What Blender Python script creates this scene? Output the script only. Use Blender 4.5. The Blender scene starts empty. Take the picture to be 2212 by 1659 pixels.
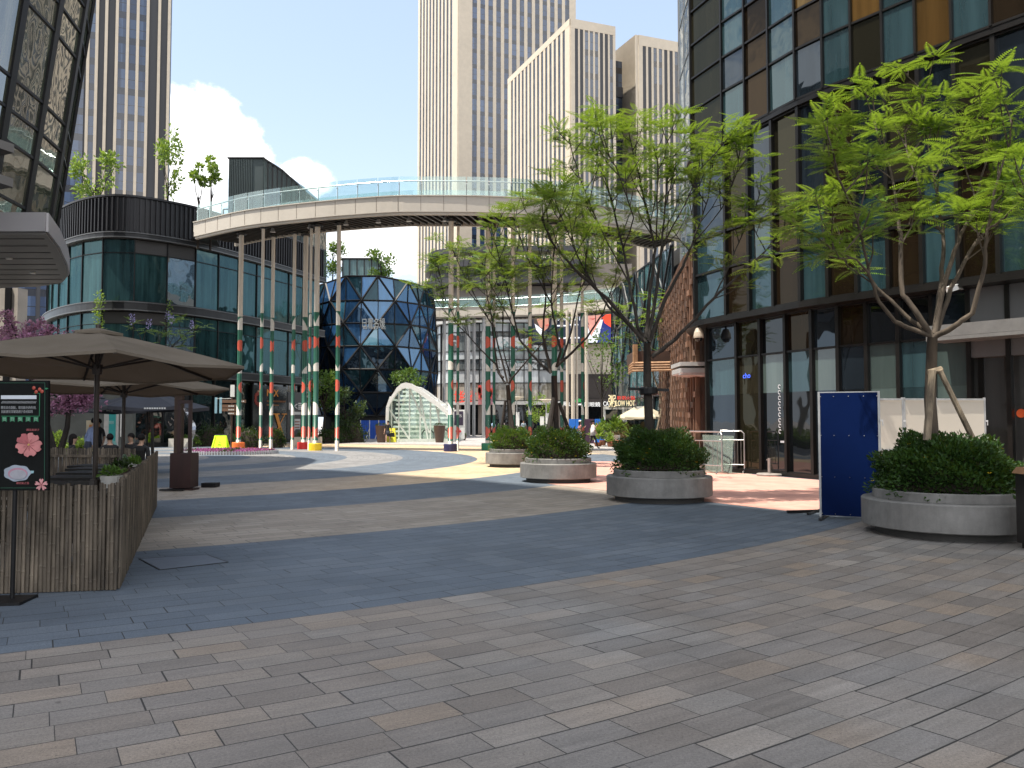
import bpy, bmesh, math, random
from mathutils import Vector, Matrix
rad = math.radians
sc = bpy.context.scene
COL = sc.collection
rnd = random.Random(7)

# ------------------------------------------------------------ camera
CAMH, F, CX, CY, HOR = 1.6, 1787.0, 1106.0, 829.5, 910.0
PITCH = math.atan((HOR - CY) / F)
cd = bpy.data.cameras.new('camera')
cd.sensor_width = 36.0
cd.lens = 36.0 * F / 2212.0
cd.clip_start = 0.1
cd.clip_end = 3000
cam = bpy.data.objects.new('camera', cd)
cam.location = (0, 0, CAMH)
cam.rotation_euler = (math.pi / 2 + PITCH, 0, 0)
COL.objects.link(cam)
sc.camera = cam

# ------------------------------------------------------------ sun, sky, exposure
SUN_EL, SUN_H = rad(67), Vector((-0.93, -0.368, 0))
sun_dir = Vector((SUN_H.x * math.cos(SUN_EL), SUN_H.y * math.cos(SUN_EL), math.sin(SUN_EL)))
ld = bpy.data.lights.new('sun', 'SUN')
ld.energy = 4.7
ld.angle = rad(0.5)
ld.color = (1.0, 0.93, 0.82)
lo = bpy.data.objects.new('sun', ld)
lo.rotation_euler = (-sun_dir).to_track_quat('-Z', 'Y').to_euler()
lo.location = sun_dir * 100
COL.objects.link(lo)
sc.view_settings.view_transform = 'Standard'
sc.view_settings.look = 'None'
sc.view_settings.gamma = 1
sc.view_settings.use_curve_mapping = False
sc.view_settings.exposure = 0.92


class NT:
    """small wrapper that makes node graphs terse"""
    def __init__(s, tree):
        s.t = tree
        s.t.nodes.clear()

    def n(s, kind, props=None, **ins):
        nd = s.t.nodes.new(kind)
        for k, v in (props or {}).items():
            setattr(nd, k, v)
        for k, v in ins.items():
            key = int(k[1:]) if k[0] == '_' and k[1:].isdigit() else k.replace('_', ' ')
            s.put(nd.inputs[key], v)
        return nd

    def put(s, sock, v):
        if isinstance(v, bpy.types.NodeSocket):
            s.t.links.new(v, sock)
        elif v is not None:
            if sock.type == 'RGBA' and len(v) == 3:
                v = (*v, 1)
            sock.default_value = v

    def m(s, op, a, b=None, c=None, clamp=False):
        nd = s.t.nodes.new('ShaderNodeMath')
        nd.operation = op
        nd.use_clamp = clamp
        s.put(nd.inputs[0], a)
        if b is not None:
            s.put(nd.inputs[1], b)
        if c is not None:
            s.put(nd.inputs[2], c)
        return nd.outputs[0]

    def step(s, x, lo, hi):
        """1 where lo<x<hi"""
        return s.m('MULTIPLY', s.m('GREATER_THAN', x, lo), s.m('LESS_THAN', x, hi))

    def smooth(s, x, a, b):
        nd = s.n('ShaderNodeMapRange', {'interpolation_type': 'SMOOTHSTEP'}, _0=x, _1=a, _2=b, _3=0.0, _4=1.0)
        return nd.outputs[0]

    def mix(s, fac, a, b, blend='MIX'):
        nd = s.t.nodes.new('ShaderNodeMix')
        nd.data_type = 'RGBA'
        nd.blend_type = blend
        s.put(nd.inputs[0], fac)
        s.put(nd.inputs[6], a)
        s.put(nd.inputs[7], b)
        return nd.outputs[2]

    def noise(s, vec, scale, detail=4, rough=.55, dist=0.0):
        nd = s.n('ShaderNodeTexNoise', None, Vector=vec, Scale=scale, Detail=detail, Roughness=rough, Distortion=dist)
        return nd.outputs[0]

    def ramp(s, fac, stops):
        nd = s.t.nodes.new('ShaderNodeValToRGB')
        el = nd.color_ramp.elements
        while len(el) < len(stops):
            el.new(0.5)
        for e, (p, c) in zip(el, stops):
            e.position = p
            e.color = (*c, 1)
        s.put(nd.inputs[0], fac)
        return nd.outputs[0]

    def xyz(s, vec):
        nd = s.n('ShaderNodeSeparateXYZ', None, _0=vec)
        return nd.outputs

    def comb(s, x, y, z=0.0):
        return s.n('ShaderNodeCombineXYZ', None, _0=x, _1=y, _2=z).outputs[0]


w = bpy.data.worlds.new('World')
sc.world = w
w.use_nodes = True
k = NT(w.node_tree)
skyn = k.n('ShaderNodeTexSky', {'sky_type': 'NISHITA', 'sun_disc': False, 'sun_elevation': SUN_EL,
                               'sun_rotation': math.atan2(SUN_H.x, SUN_H.y) % (2 * math.pi),
                               'air_density': 1.0, 'dust_density': 2.2, 'ozone_density': 1.2})
gen = k.n('ShaderNodeTexCoord').outputs['Generated']
gx, gy, gz = k.xyz(gen)
hz = k.m('POWER', k.m('SUBTRACT', 1.0, k.m('MAXIMUM', gz, 0.0)), 5.0)
skyc = k.mix(k.m('MULTIPLY', hz, 0.70), skyn.outputs[0], (6.6, 7.3, 8.0))
skyc = k.mix(0.30, skyc, (5.2, 6.2, 7.6))
# cumulus banks: soft lobes in the sky's own directions, broken up by noise
cvec = k.comb(gx, gy, k.m('MULTIPLY', gz, 1.3))
n1 = k.noise(cvec, 7.0, 8, .58)
n2 = k.noise(cvec, 24.0, 6, .62)
n3 = k.noise(cvec, 70.0, 4, .6)
nn = k.m('ADD', k.m('MULTIPLY', n3, .22), k.m('ADD', k.m('MULTIPLY', n1, 0.46), k.m('MULTIPLY', n2, 0.40)))
cl = None
for (cx, cz, sx, sz, thr) in ((-.365, .290, .085, .070, 0), (-.335, .322, .045, .042, 0), (-.300, .290, .036, .048, 0), (-.237, .276, .038, .026, 0),
                             (-.27, .262, .05, .02, 0), (-.13, .205, .13, .035, 0), (-.40, .25, .10, .06, 0), (.9, .30, .3, .12, 0), (-.95, .3, .25, .14, 0), (0.3, -.0, .01, .01, 0)):
    dx = k.m('DIVIDE', k.m('SUBTRACT', gx, cx), sx)
    dz = k.m('DIVIDE', k.m('SUBTRACT', gz, cz), sz)
    dd = k.m('SQRT', k.m('ADD', k.m('MULTIPLY', dx, dx), k.m('MULTIPLY', dz, dz)))
    c = k.m('SUBTRACT', 1.0, dd)
    cl = c if cl is None else k.m('MAXIMUM', cl, c)
cl = k.m('ADD', cl, k.m('MULTIPLY', k.m('SUBTRACT', nn, 0.54), 2.1))
cl = k.smooth(cl, 0.02, 0.38)
cl = k.m('MULTIPLY', cl, k.m('GREATER_THAN', gy, 0.0))
# scattered light cloud behind the camera
back = k.m('MULTIPLY', k.smooth(k.noise(cvec, 2.6, 7, .6), .40, .56), k.smooth(gy, .12, -.25))
skyc = k.mix(cl, skyc, (8.6, 8.6, 8.6))
# back half of the sky brightened with unseen cloud to lift the shade
skyc = k.mix(k.m('MULTIPLY', back, .85), skyc, (11.0, 10.8, 10.6))
bg = k.n('ShaderNodeBackground', None, Color=skyc, Strength=0.118)
k.t.links.new(bg.outputs[0], k.n('ShaderNodeOutputWorld').inputs[0])


# ------------------------------------------------------------ pixel to world
def ray(u, v):
    x, y = (u - CX) / F, (CY - v) / F
    return Vector((x, math.cos(PITCH) - y * math.sin(PITCH), math.sin(PITCH) + y * math.cos(PITCH)))

def P(u, v, d):
    r = ray(u, v)
    return Vector((0, 0, CAMH)) + r * (d / r.y)

def G(u, v, z=0.0):
    r = ray(u, v)
    return Vector((0, 0, CAMH)) + r * ((z - CAMH) / r.z)

def proj(p):
    q = Vector(p) - Vector((0, 0, CAMH))
    yc = q.y * math.cos(PITCH) + q.z * math.sin(PITCH)
    zc = -q.y * math.sin(PITCH) + q.z * math.cos(PITCH)
    if yc < .1:
        return None
    return CX + F * q.x / yc, CY - F * zc / yc

def seen(p, mrg=60):
    q = proj(p)
    return q is not None and -mrg < q[0] < 2212 + mrg and -mrg < q[1] < 1659 + mrg


# ------------------------------------------------------------ materials
MATS = {}

def newmat(name):
    m = bpy.data.materials.new(name)
    m.use_nodes = True
    MATS[name] = m
    return m, NT(m.node_tree)

def finish(k, sh):
    k.t.links.new(sh, k.n('ShaderNodeOutputMaterial').inputs[0])

def mat(name, c, rough=.6, metal=0.0, var=.14, scale=5.0, bump=0.0, spec=.5, stretch=(1, 1, 1), island=0.0, c2=None, emit=0.0, fine=0.0):
    if name in MATS:
        return MATS[name]
    m, k = newmat(name)
    co = k.n('ShaderNodeTexCoord').outputs['Object']
    mp = k.n('ShaderNodeMapping', None, Vector=co, Scale=stretch).outputs[0]
    nz = k.noise(mp, scale, 6, .6)
    lo = tuple(x * (1 - var) for x in c)
    hi = tuple(min(1, x * (1 + var)) for x in (c2 or c))
    colr = k.ramp(nz, ((.3, lo), (.7, hi)))
    if fine:
        fz = k.noise(mp, scale * 14, 3, .7)
        colr = k.mix(fine, colr, k.ramp(fz, ((.35, tuple(x * .55 for x in c)), (.65, tuple(min(1, x * 1.4) for x in c)))))
    if island:
        ri = k.n('ShaderNodeNewGeometry').outputs['Random Per Island']
        colr = k.mix(1.0, colr, k.ramp(ri, ((0, (1 - island,) * 3), (1, (1 + island,) * 3))), 'MULTIPLY')
    b = k.n('ShaderNodeBsdfPrincipled', None, Base_Color=colr, Roughness=rough, Metallic=metal)
    b.inputs['Specular IOR Level'].default_value = spec
    if emit:
        k.put(b.inputs['Emission Color'], colr)
        b.inputs['Emission Strength'].default_value = emit
    if bump:
        bp = k.n('ShaderNodeBump', None, Height=k.noise(mp, scale * 6, 5, .65), Strength=bump, Distance=.02)
        k.t.links.new(bp.outputs[0], b.inputs['Normal'])
    finish(k, b.outputs[0])
    return m

def facade(name, c, refl=.16, rough=.02, wav=.06, streak=.5, c2=None, tint=(1, 1, 1), graze=.34):
    """coated curtain-wall glass: dark body plus a mirror layer, slightly wavy"""
    m, k = newmat(name)
    co = k.n('ShaderNodeNewGeometry').outputs['Position']
    mp = k.n('ShaderNodeMapping', None, Vector=co, Scale=(2.4, 2.4, .16)).outputs[0]
    nz = k.noise(mp, 1.2, 5, .6)
    colr = k.ramp(nz, ((.3, tuple(x * (1 - streak) for x in c)), (.72, tuple(x * (1 + streak) for x in (c2 or c)))))  # vertical streaks painted into the body in place of reflections
    ri = k.n('ShaderNodeObjectInfo').outputs['Random']
    colr = k.mix(1.0, colr, k.ramp(ri, ((0, (.7,) * 3), (1, (1.35,) * 3))), 'MULTIPLY')
    d = k.n('ShaderNodeBsdfDiffuse', None, Color=colr)
    bp = k.n('ShaderNodeBump', None, Height=k.noise(co, .55, 2, .5), Strength=wav, Distance=1.0)
    g = k.n('ShaderNodeBsdfGlossy', None, Color=tint, Roughness=rough, Normal=bp.outputs[0])
    lw = k.n('ShaderNodeLayerWeight', None, Blend=.5).outputs['Facing']
    f = k.m('ADD', k.m('MULTIPLY', k.m('POWER', lw, 3.5), graze), refl * .85, clamp=True)
    mx = k.n('ShaderNodeMixShader', None, _0=f)
    k.t.links.new(d.outputs[0], mx.inputs[1])
    k.t.links.new(g.outputs[0], mx.inputs[2])
    finish(k, mx.outputs[0])
    return m

def clear_glass(name, tint=(.86, .95, .94), body=(.50, .66, .66), a=.09, refl=.07):
    m, k = newmat(name)
    t = k.n('ShaderNodeBsdfTransparent', None, Color=tint)
    d = k.n('ShaderNodeBsdfDiffuse', None, Color=body)
    g = k.n('ShaderNodeBsdfGlossy', None, Color=(1, 1, 1), Roughness=.02)
    m1 = k.n('ShaderNodeMixShader', None, _0=a)
    k.t.links.new(t.outputs[0], m1.inputs[1])
    k.t.links.new(d.outputs[0], m1.inputs[2])
    m2 = k.n('ShaderNodeMixShader', None, _0=refl)
    k.t.links.new(m1.outputs[0], m2.inputs[1])
    k.t.links.new(g.outputs[0], m2.inputs[2])
    finish(k, m2.outputs[0])
    return m

def leaf(name, c, c2, trans=.4, gloss=.35, rough=.45):
    m, k = newmat(name)
    geo = k.n('ShaderNodeNewGeometry')
    nz = k.noise(geo.outputs['Position'], 1.3, 3, .6)
    f = k.m('ADD', k.m('MULTIPLY', geo.outputs['Random Per Island'], .6), k.m('MULTIPLY', nz, .5), clamp=True)
    colr = k.ramp(f, ((.15, c), (.85, c2)))
    b = k.n('ShaderNodeBsdfPrincipled', None, Base_Color=colr, Roughness=rough)
    b.inputs['Specular IOR Level'].default_value = gloss
    t = k.n('ShaderNodeBsdfTranslucent', None, Color=k.mix(.5, colr, (.32, .42, .03), 'MIX'))
    mx = k.n('ShaderNodeMixShader', None, _0=trans)
    k.t.links.new(b.outputs[0], mx.inputs[1])
    k.t.links.new(t.outputs[0], mx.inputs[2])
    finish(k, mx.outputs[0])
    return m

def tower_glass(name, fh, dark, blue, span, split=1.0, z0=0.0):
    """glass strip of a tower: storeys with a spandrel band, a transom, and random panes"""
    m, k = newmat(name)
    pos = k.n('ShaderNodeNewGeometry').outputs['Position']
    x, y, z = k.xyz(pos)
    zz = k.m('DIVIDE', k.m('SUBTRACT', z, z0), fh)
    fl = k.m('FLOOR', zz)
    fr = k.m('FRACT', zz)
    sx = k.m('FLOOR', k.m('MULTIPLY', x, split))
    sy = k.m('FLOOR', k.m('MULTIPLY', y, split * .77))
    wn = k.n('ShaderNodeTexWhiteNoise', {'noise_dimensions': '3D'}, Vector=k.comb(sx, sy, fl)).outputs[0]
    cl = k.ramp(wn, ((0, dark), (.55, tuple((a + b) / 2 for a, b in zip(dark, blue))), (1, blue)))
    cl = k.mix(k.m('LESS_THAN', fr, .24), cl, span)
    tr = k.m('ADD', k.step(fr, .24, .27), k.step(fr, .60, .625), clamp=True)
    cl = k.mix(tr, cl, (.02, .022, .026))
    cl = k.mix(1.0, cl, k.ramp(k.noise(pos, .04, 3), ((.3, (.7,) * 3), (.7, (1.25,) * 3))), 'MULTIPLY')
    b = k.n('ShaderNodeBsdfPrincipled', None, Base_Color=cl, Roughness=.12)
    b.inputs['Specular IOR Level'].default_value = .9
    finish(k, b.outputs[0])
    return m


# ------------------------------------------------------------ mesh builder
ORG = {}

class MB:
    def __init__(s):
        s.v, s.f, s.m = [], [], []

    def face(s, pts, mi=0):
        b = len(s.v)
        s.v.extend(Vector(p) for p in pts)
        s.f.append(tuple(range(b, b + len(pts))))
        s.m.append(mi)

    def hexa(s, p, mi=0):
        b = len(s.v)
        s.v.extend(Vector(q) for q in p)
        for f in ((0, 3, 2, 1), (4, 5, 6, 7), (0, 1, 5, 4), (1, 2, 6, 5), (2, 3, 7, 6), (3, 0, 4, 7)):
            s.f.append(tuple(b + i for i in f))
            s.m.append(mi)

    def obox(s, c, ax, ay, az, mi=0):
        c, ax, ay, az = Vector(c), Vector(ax), Vector(ay), Vector(az)
        s.hexa([c - ax - ay - az, c + ax - ay - az, c + ax + ay - az, c - ax + ay - az,
                c - ax - ay + az, c + ax - ay + az, c + ax + ay + az, c - ax + ay + az], mi)

    def box(s, c, size, rz=0.0, mi=0):
        ca, sa = math.cos(rz), math.sin(rz)
        s.obox(c, Vector((ca, sa, 0)) * size[0] / 2, Vector((-sa, ca, 0)) * size[1] / 2, (0, 0, size[2] / 2), mi)

    def beam(s, p, q, w, h, mi=0, up=(0, 0, 1)):
        p, q = Vector(p), Vector(q)
        d = q - p
        if d.length < 1e-6:
            return
        t = d.normalized()
        u = Vector(up)
        sd = t.cross(u)
        if sd.length < 1e-3:
            sd = t.cross(Vector((1, 0, 0)))
        sd.normalize()
        u = sd.cross(t)
        s.obox((p + q) / 2, d / 2, sd * w / 2, u * h / 2, mi)

    def tube(s, pts, rads, n=8, mi=0, cap=True):
        pts = [Vector(p) for p in pts]
        if not hasattr(rads, '__len__'):
            rads = [rads] * len(pts)
        base = len(s.v)
        ref = None
        for i, p in enumerate(pts):
            a, b = pts[max(0, i - 1)], pts[min(len(pts) - 1, i + 1)]
            t = (b - a).normalized()
            if ref is None:
                ref = Vector((0, 0, 1)) if abs(t.z) < .9 else Vector((1, 0, 0))
            e1 = t.cross(ref).normalized()
            e2 = t.cross(e1)
            ref = -e2 if False else ref
            for j in range(n):
                an = 2 * math.pi * j / n
                s.v.append(p + (e1 * math.cos(an) + e2 * math.sin(an)) * rads[i])
        for i in range(len(pts) - 1):
            for j in range(n):
                j2 = (j + 1) % n
                s.f.append((base + i * n + j, base + i * n + j2, base + (i + 1) * n + j2, base + (i + 1) * n + j))
                s.m.append(mi)
        if cap:
            s.f.append(tuple(base + j for j in range(n)))
            s.f.append(tuple(base + (len(pts) - 1) * n + j for j in reversed(range(n))))
            s.m.extend((mi, mi))

    def lathe(s, c, prof, n=32, mi=0, sx=1.0, sy=1.0, mis=None):
        c = Vector(c)
        base = len(s.v)
        for (r, z) in prof:
            for j in range(n):
                an = 2 * math.pi * j / n
                s.v.append(c + Vector((r * sx * math.cos(an), r * sy * math.sin(an), z)))
        for i in range(len(prof) - 1):
            for j in range(n):
                j2 = (j + 1) % n
                s.f.append((base + i * n + j, base + i * n + j2, base + (i + 1) * n + j2, base + (i + 1) * n + j))
                s.m.append(mis[i] if mis else mi)
        s.f.append(tuple(base + j for j in reversed(range(n))))
        s.f.append(tuple(base + (len(prof) - 1) * n + j for j in range(n)))
        s.m.extend((mis[0] if mis else mi, mis[-1] if mis else mi))

    def prism(s, poly, z0, z1, mi=0):
        n = len(poly)
        b = len(s.v)
        for z in (z0, z1):
            s.v.extend(Vector((p[0], p[1], z)) for p in poly)
        s.f.append(tuple(b + i for i in reversed(range(n))))
        s.f.append(tuple(b + n + i for i in range(n)))
        s.m.extend((mi, mi))
        for i in range(n):
            j = (i + 1) % n
            s.f.append((b + i, b + j, b + n + j, b + n + i))
            s.m.append(mi)

    def slab(s, pts, nrm, th, mi=0):
        """flat outline given thickness th along -nrm"""
        nrm = Vector(nrm).normalized() * th
        a = [Vector(p) for p in pts]
        b = [p - nrm for p in a]
        n = len(a)
        o = len(s.v)
        s.v.extend(a + b)
        s.f.append(tuple(o + i for i in range(n)))
        s.f.append(tuple(o + n + i for i in reversed(range(n))))
        s.m.extend((mi, mi))
        for i in range(n):
            j = (i + 1) % n
            s.f.append((o + j, o + i, o + n + i, o + n + j))
            s.m.append(mi)

    def build(s, name, mats, parent=None, at=None, smooth=False, loc=None):
        org = Vector(at) if at is not None else (ORG[parent.name] if parent else Vector((0, 0, 0)))
        me = bpy.data.meshes.new(name)
        me.from_pydata([p - org for p in s.v], [], s.f)
        if not isinstance(mats, (list, tuple)):
            mats = [mats]
        for m in mats:
            me.materials.append(m)
        if len(mats) > 1:
            me.polygons.foreach_set('material_index', s.m)
        if smooth:
            me.polygons.foreach_set('use_smooth', [True] * len(me.polygons))
        me.update()
        o = bpy.data.objects.new(name, me)
        COL.objects.link(o)
        if parent:
            o.parent = parent
            o.location = org - ORG[parent.name]
        else:
            o.location = org
        ORG[o.name] = org
        return o


def tag(o, label=None, cat=None, group=None, kind=None):
    for kk, vv in (('label', label), ('category', cat), ('group', group), ('kind', kind)):
        if vv:
            o[kk] = vv
    return o

def thing(name, label, cat, loc, group=None):
    o = bpy.data.objects.new(name, None)
    o.empty_display_size = .2
    COL.objects.link(o)
    o.location = loc
    ORG[o.name] = Vector(loc)
    return tag(o, label, cat, group)

def dup(root, loc, rz=0.0, scale=None, label=None):
    def cp(o, par):
        c = o.copy()
        COL.objects.link(c)
        if par:
            c.parent = par
            c.matrix_parent_inverse = o.matrix_parent_inverse
        for ch in o.children:
            cp(ch, c)
        return c
    r = cp(root, None)
    r.location = loc
    r.rotation_euler = (0, 0, rz)
    if scale:
        r.scale = scale if hasattr(scale, '__len__') else (scale,) * 3
    if label:
        r['label'] = label
    ORG[r.name] = Vector(loc)
    return r

def text(body, p, right, up, h, m, name='lettering', parent=None, center=True, depth=.01, width=None):
    """solid lettering standing on a surface; p is its centre (or left foot)"""
    c = bpy.data.curves.new(name, 'FONT')
    c.body = body
    c.size = 1.0
    c.extrude = .02
    o = bpy.data.objects.new(name + '_tmp', c)
    COL.objects.link(o)
    bpy.context.view_layer.update()
    me = bpy.data.meshes.new_from_object(o.evaluated_get(bpy.context.evaluated_depsgraph_get()))
    bpy.data.objects.remove(o)
    xs = [v.co.x for v in me.vertices]
    ys = [v.co.y for v in me.vertices]
    if not xs:
        return None
    x0, x1, y0, y1 = min(xs), max(xs), min(ys), max(ys)
    s = h / (y1 - y0)
    sxx = s if width is None else width / (x1 - x0)
    right, up = Vector(right).normalized(), Vector(up).normalized()
    nrm = right.cross(up)
    mb = MB()
    for v in me.vertices:
        a = (v.co.x - ((x0 + x1) / 2 if center else x0)) * sxx
        b = (v.co.y - ((y0 + y1) / 2 if center else y0)) * s
        mb.v.append(Vector(p) + right * a + up * b + nrm * (v.co.z / .02 * depth))
    for pl in me.polygons:
        mb.f.append(tuple(pl.vertices))
        mb.m.append(0)
    bpy.data.meshes.remove(me)
    return mb.build(name, m, parent)


class Curve2:
    """smooth plan curve with arc length"""
    def __init__(s, pts, n=24):
        q = [Vector((*p, 0)) for p in pts]
        q = [q[0] * 2 - q[1]] + q + [q[-1] * 2 - q[-2]]
        s.p = []
        for i in range(1, len(q) - 2):
            a, b, c, d = q[i - 1:i + 3]
            for j in range(n):
                t = j / n
                s.p.append(.5 * ((2 * b) + (c - a) * t + (2 * a - 5 * b + 4 * c - d) * t * t + (3 * b - a - 3 * c + d) * t ** 3))
        s.p.append(q[-2])
        s.l = [0.0]
        for i in range(1, len(s.p)):
            s.l.append(s.l[-1] + (s.p[i] - s.p[i - 1]).length)
        s.L = s.l[-1]

    def at(s, x):
        x = min(max(x, 0), s.L)
        lo, hi = 0, len(s.l) - 1
        while hi - lo > 1:
            md = (lo + hi) // 2
            if s.l[md] <= x:
                lo = md
            else:
                hi = md
        t = (x - s.l[lo]) / max(1e-9, s.l[hi] - s.l[lo])
        return s.p[lo].lerp(s.p[hi], t)

    def nrm(s, x):
        """street side: to the right of the walking direction"""
        t = s.at(x + .15) - s.at(x - .15)
        t.normalize()
        return Vector((t.y, -t.x, 0))

    def off(s, x, o):
        return s.at(x) + s.nrm(x) * o

    def at_u(s, u, v=910):
        """arc length where the curve crosses image column u (nearest to the camera)"""
        best = None
        for i in range(0, 2000):
            x = s.L * i / 1999
            q = proj((s.at(x).x, s.at(x).y, CAMH))
            if q and (best is None or abs(q[0] - u) < best[0]):
                best = (abs(q[0] - u), x)
        return best[1]


def ring(mb, cv, s0, s1, o_in, o_out, z0, z1, step=.6, mi=0, lean=None):
    """solid band that follows a plan curve"""
    n = max(1, int((s1 - s0) / step))
    ln = lean or (lambda z: Vector((0, 0, 0)))
    for i in range(n):
        a, b = s0 + (s1 - s0) * i / n, s0 + (s1 - s0) * (i + 1) / n
        pts = []
        for z in (z0, z1):
            for (x, o) in ((a, o_out), (b, o_out), (b, o_in), (a, o_in)):
                p = cv.off(x, o) + ln(z)
                pts.append((p.x, p.y, z))
        mb.hexa(pts, mi)


def curtain(root, cv, ss, zs, pick, fmat, off=0.0, mw=.08, md=.14, tw=.06, lean=None, gap=.0, name='window', jit=0.004, limit=100, th=.02, mull=True, trans=True, skip=()):
    """curtain wall: one pane per bay and row, mullions, transoms"""
    ln = lean or (lambda z: Vector((0, 0, 0)))
    def S(s, z, o):
        p = cv.off(s, off + o) + ln(z)
        return Vector((p.x, p.y, z))
    panes, rest = [], MB()
    restm = []
    for i in range(len(ss) - 1):
        for j in range(len(zs) - 1):
            m = pick(i, j)
            if m is None:
                continue
            a, b = ss[i], ss[i + 1]
            z0, z1 = zs[j], zs[j + 1]
            q = [S(a, z0, 0), S(b, z0, 0), S(b, z1, 0), S(a, z1, 0)]
            nn = (q[1] - q[0]).cross(q[3] - q[0]).normalized()
            q = [p + nn * rnd.uniform(-jit, jit) for p in q]
            c = sum(q, Vector()) / 4
            vis = seen(c)
            area = (q[1] - q[0]).length * (q[3] - q[0]).length / max(1, c.y) ** 2 if vis else 0
            panes.append((area, vis, q, nn, m))
    panes.sort(key=lambda t: -t[0])
    rest_by = {}
    for n_, (ar, vis, q, nn, m) in enumerate(panes):
        if vis and n_ < limit:
            mb = MB()
            mb.slab(q, nn, th)
            mb.build(name, m, root)
        else:
            rest_by.setdefault(m.name, (m, MB()))[1].slab(q, nn, th)
    if rest_by:
        mb = MB()
        ms = []
        for nm, (m, b) in rest_by.items():
            o = len(mb.v)
            mb.v += b.v
            mb.f += [tuple(x + o for x in f) for f in b.f]
            mb.m += [len(ms)] * len(b.f)
            ms.append(m)
        ob = mb.build('upper_windows', ms, root)
        ob['kind'] = 'stuff'
    fr = MB()
    if mull:
        for s in ss:
            for j in range(len(zs) - 1):
                t = (cv.at(s + .1) - cv.at(s - .1)).normalized() * mw / 2
                n = cv.nrm(s) * md / 2
                lo, hi = S(s, zs[j], md * .3), S(s, zs[j + 1], md * .3)
                fr.hexa([lo - t + n, lo + t + n, lo + t - n, lo - t - n, hi - t + n, hi + t + n, hi + t - n, hi - t - n])
    if trans:
        for j, z in enumerate(zs):
            if j in skip:
                continue
            for i in range(len(ss) - 1):
                if pick(i, min(j, len(zs) - 2)) is None:
                    continue
                a, b = S(ss[i], z, md * .22), S(ss[i + 1], z, md * .22)
                fr.beam(a, b, md * .7, tw)
    if fr.v:
        fr.build('window_frame', fmat, root)

# ============================================================ GROUND
m, k = newmat('paving')
pos = k.n('ShaderNodeNewGeometry').outputs['Position']
x, y, z = k.xyz(pos)
PX, PY = -19.6, 34.4
dx, dy = k.m('SUBTRACT', x, PX), k.m('SUBTRACT', y, PY)
r = k.m('SQRT', k.m('ADD', k.m('MULTIPLY', dx, dx), k.m('MULTIPLY', dy, dy)))
th = k.m('ARCTAN2', dy, dx)
RH, BL = .245, .46
wob = k.m('MULTIPLY', k.m('SUBTRACT', k.noise(pos, 1.5, 2), .5), .012)
rr = k.m('DIVIDE', k.m('ADD', r, wob), RH)
row = k.m('FLOOR', rr)
fr = k.m('FRACT', rr)
rw = k.n('ShaderNodeTexWhiteNoise', {'noise_dimensions': '1D'}, W=row).outputs[0]
xr = k.m('ADD', k.m('MULTIPLY', k.m('MULTIPLY', th, row), RH / BL), k.m('MULTIPLY', rw, 7.3))
colm = k.m('FLOOR', xr)
fx = k.m('FRACT', xr)
wn = k.n('ShaderNodeTexWhiteNoise', {'noise_dimensions': '2D'}, Vector=k.comb(row, colm)).outputs[0]
wn2 = k.n('ShaderNodeTexWhiteNoise', {'noise_dimensions': '2D'}, Vector=k.comb(colm, k.m('ADD', row, 91.7))).outputs[0]
rc = k.m('MULTIPLY', k.m('ADD', row, .5), RH)
# two dark joints: thin between rows, wider at some ends
wj = k.m('MULTIPLY', k.m('POWER', wn2, 3.0), .02)
j1 = k.m('LESS_THAN', fr, k.m('ADD', .020, k.m('MULTIPLY', wn2, .040)))
j2 = k.m('LESS_THAN', fx, k.m('ADD', .010, wj))
joint = k.m('MAXIMUM', j1, j2)
patch = k.noise(pos, .22, 3)
sel = k.m('ADD', k.m('MULTIPLY', wn, .75), k.m('MULTIPLY', patch, .35), clamp=True)
multi = k.ramp(sel, ((0, (.175, .158, .146)), (.3, (.225, .20, .18)), (.5, (.235, .225, .22)), (.65, (.265, .23, .20)), (.78, (.27, .255, .24)),
                     (.86, (.30, .24, .185)), (.93, (.36, .335, .31)), (1.0, (.44, .40, .36))))
multi = k.mix(1.0, multi, (.90, .86, .80), 'MULTIPLY')
multi = k.mix(.28, multi, (.205, .19, .175))
multi = k.mix(k.smooth(patch, .47, .70), multi, k.ramp(wn, ((0, (.175, .172, .166)), (1, (.27, .265, .255)))))
slate = k.ramp(wn, ((0, (.090, .113, .142)), (.6, (.104, .129, .159)), (1, (.119, .144, .173))))
tan = k.ramp(wn, ((0, (.25, .215, .175)), (.6, (.29, .25, .205)), (1, (.325, .285, .24))))
yel = k.ramp(wn, ((0, (.48, .35, .22)), (.6, (.54, .395, .25)), (1, (.58, .43, .28))))
pale = k.ramp(wn, ((0, (.185, .183, .18)), (1, (.235, .23, .225))))
far_side = k.m('GREATER_THAN', dy, 6.0)
c = k.mix(k.m('GREATER_THAN', rc, 32.9), k.mix(far_side, tan, tan), multi)
def band(c, lo, hi, cc):
    return k.mix(k.step(rc, lo, hi), c, cc)
c = band(c, 28.3, 32.9, slate)
c = band(c, 24.65, 28.3, tan)
c = band(c, 21.5, 24.65, k.mix(far_side, slate, yel))
c = band(c, 18.2, 21.5, k.mix(k.m('MAXIMUM', far_side, k.smooth(dx, 12.5, 19.0)), tan, yel))  # tan turns yellow where the sun falls, sunlight put into the colour
c = band(c, 15.0, 18.2, slate)
c = band(c, 12.5, 15.0, pale)
c = band(c, 10.4, 12.5, slate)
c = band(c, 8.3, 10.4, pale)
c = band(c, 6.7, 8.3, slate)
c = band(c, -1, 6.7, pale)
far2 = k.m('MULTIPLY', far_side, k.m('GREATER_THAN', rc, 27.0))
c = k.mix(far2, c, k.ramp(wn, ((0, (.33, .31, .30)), (1, (.42, .40, .385)))))
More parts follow.
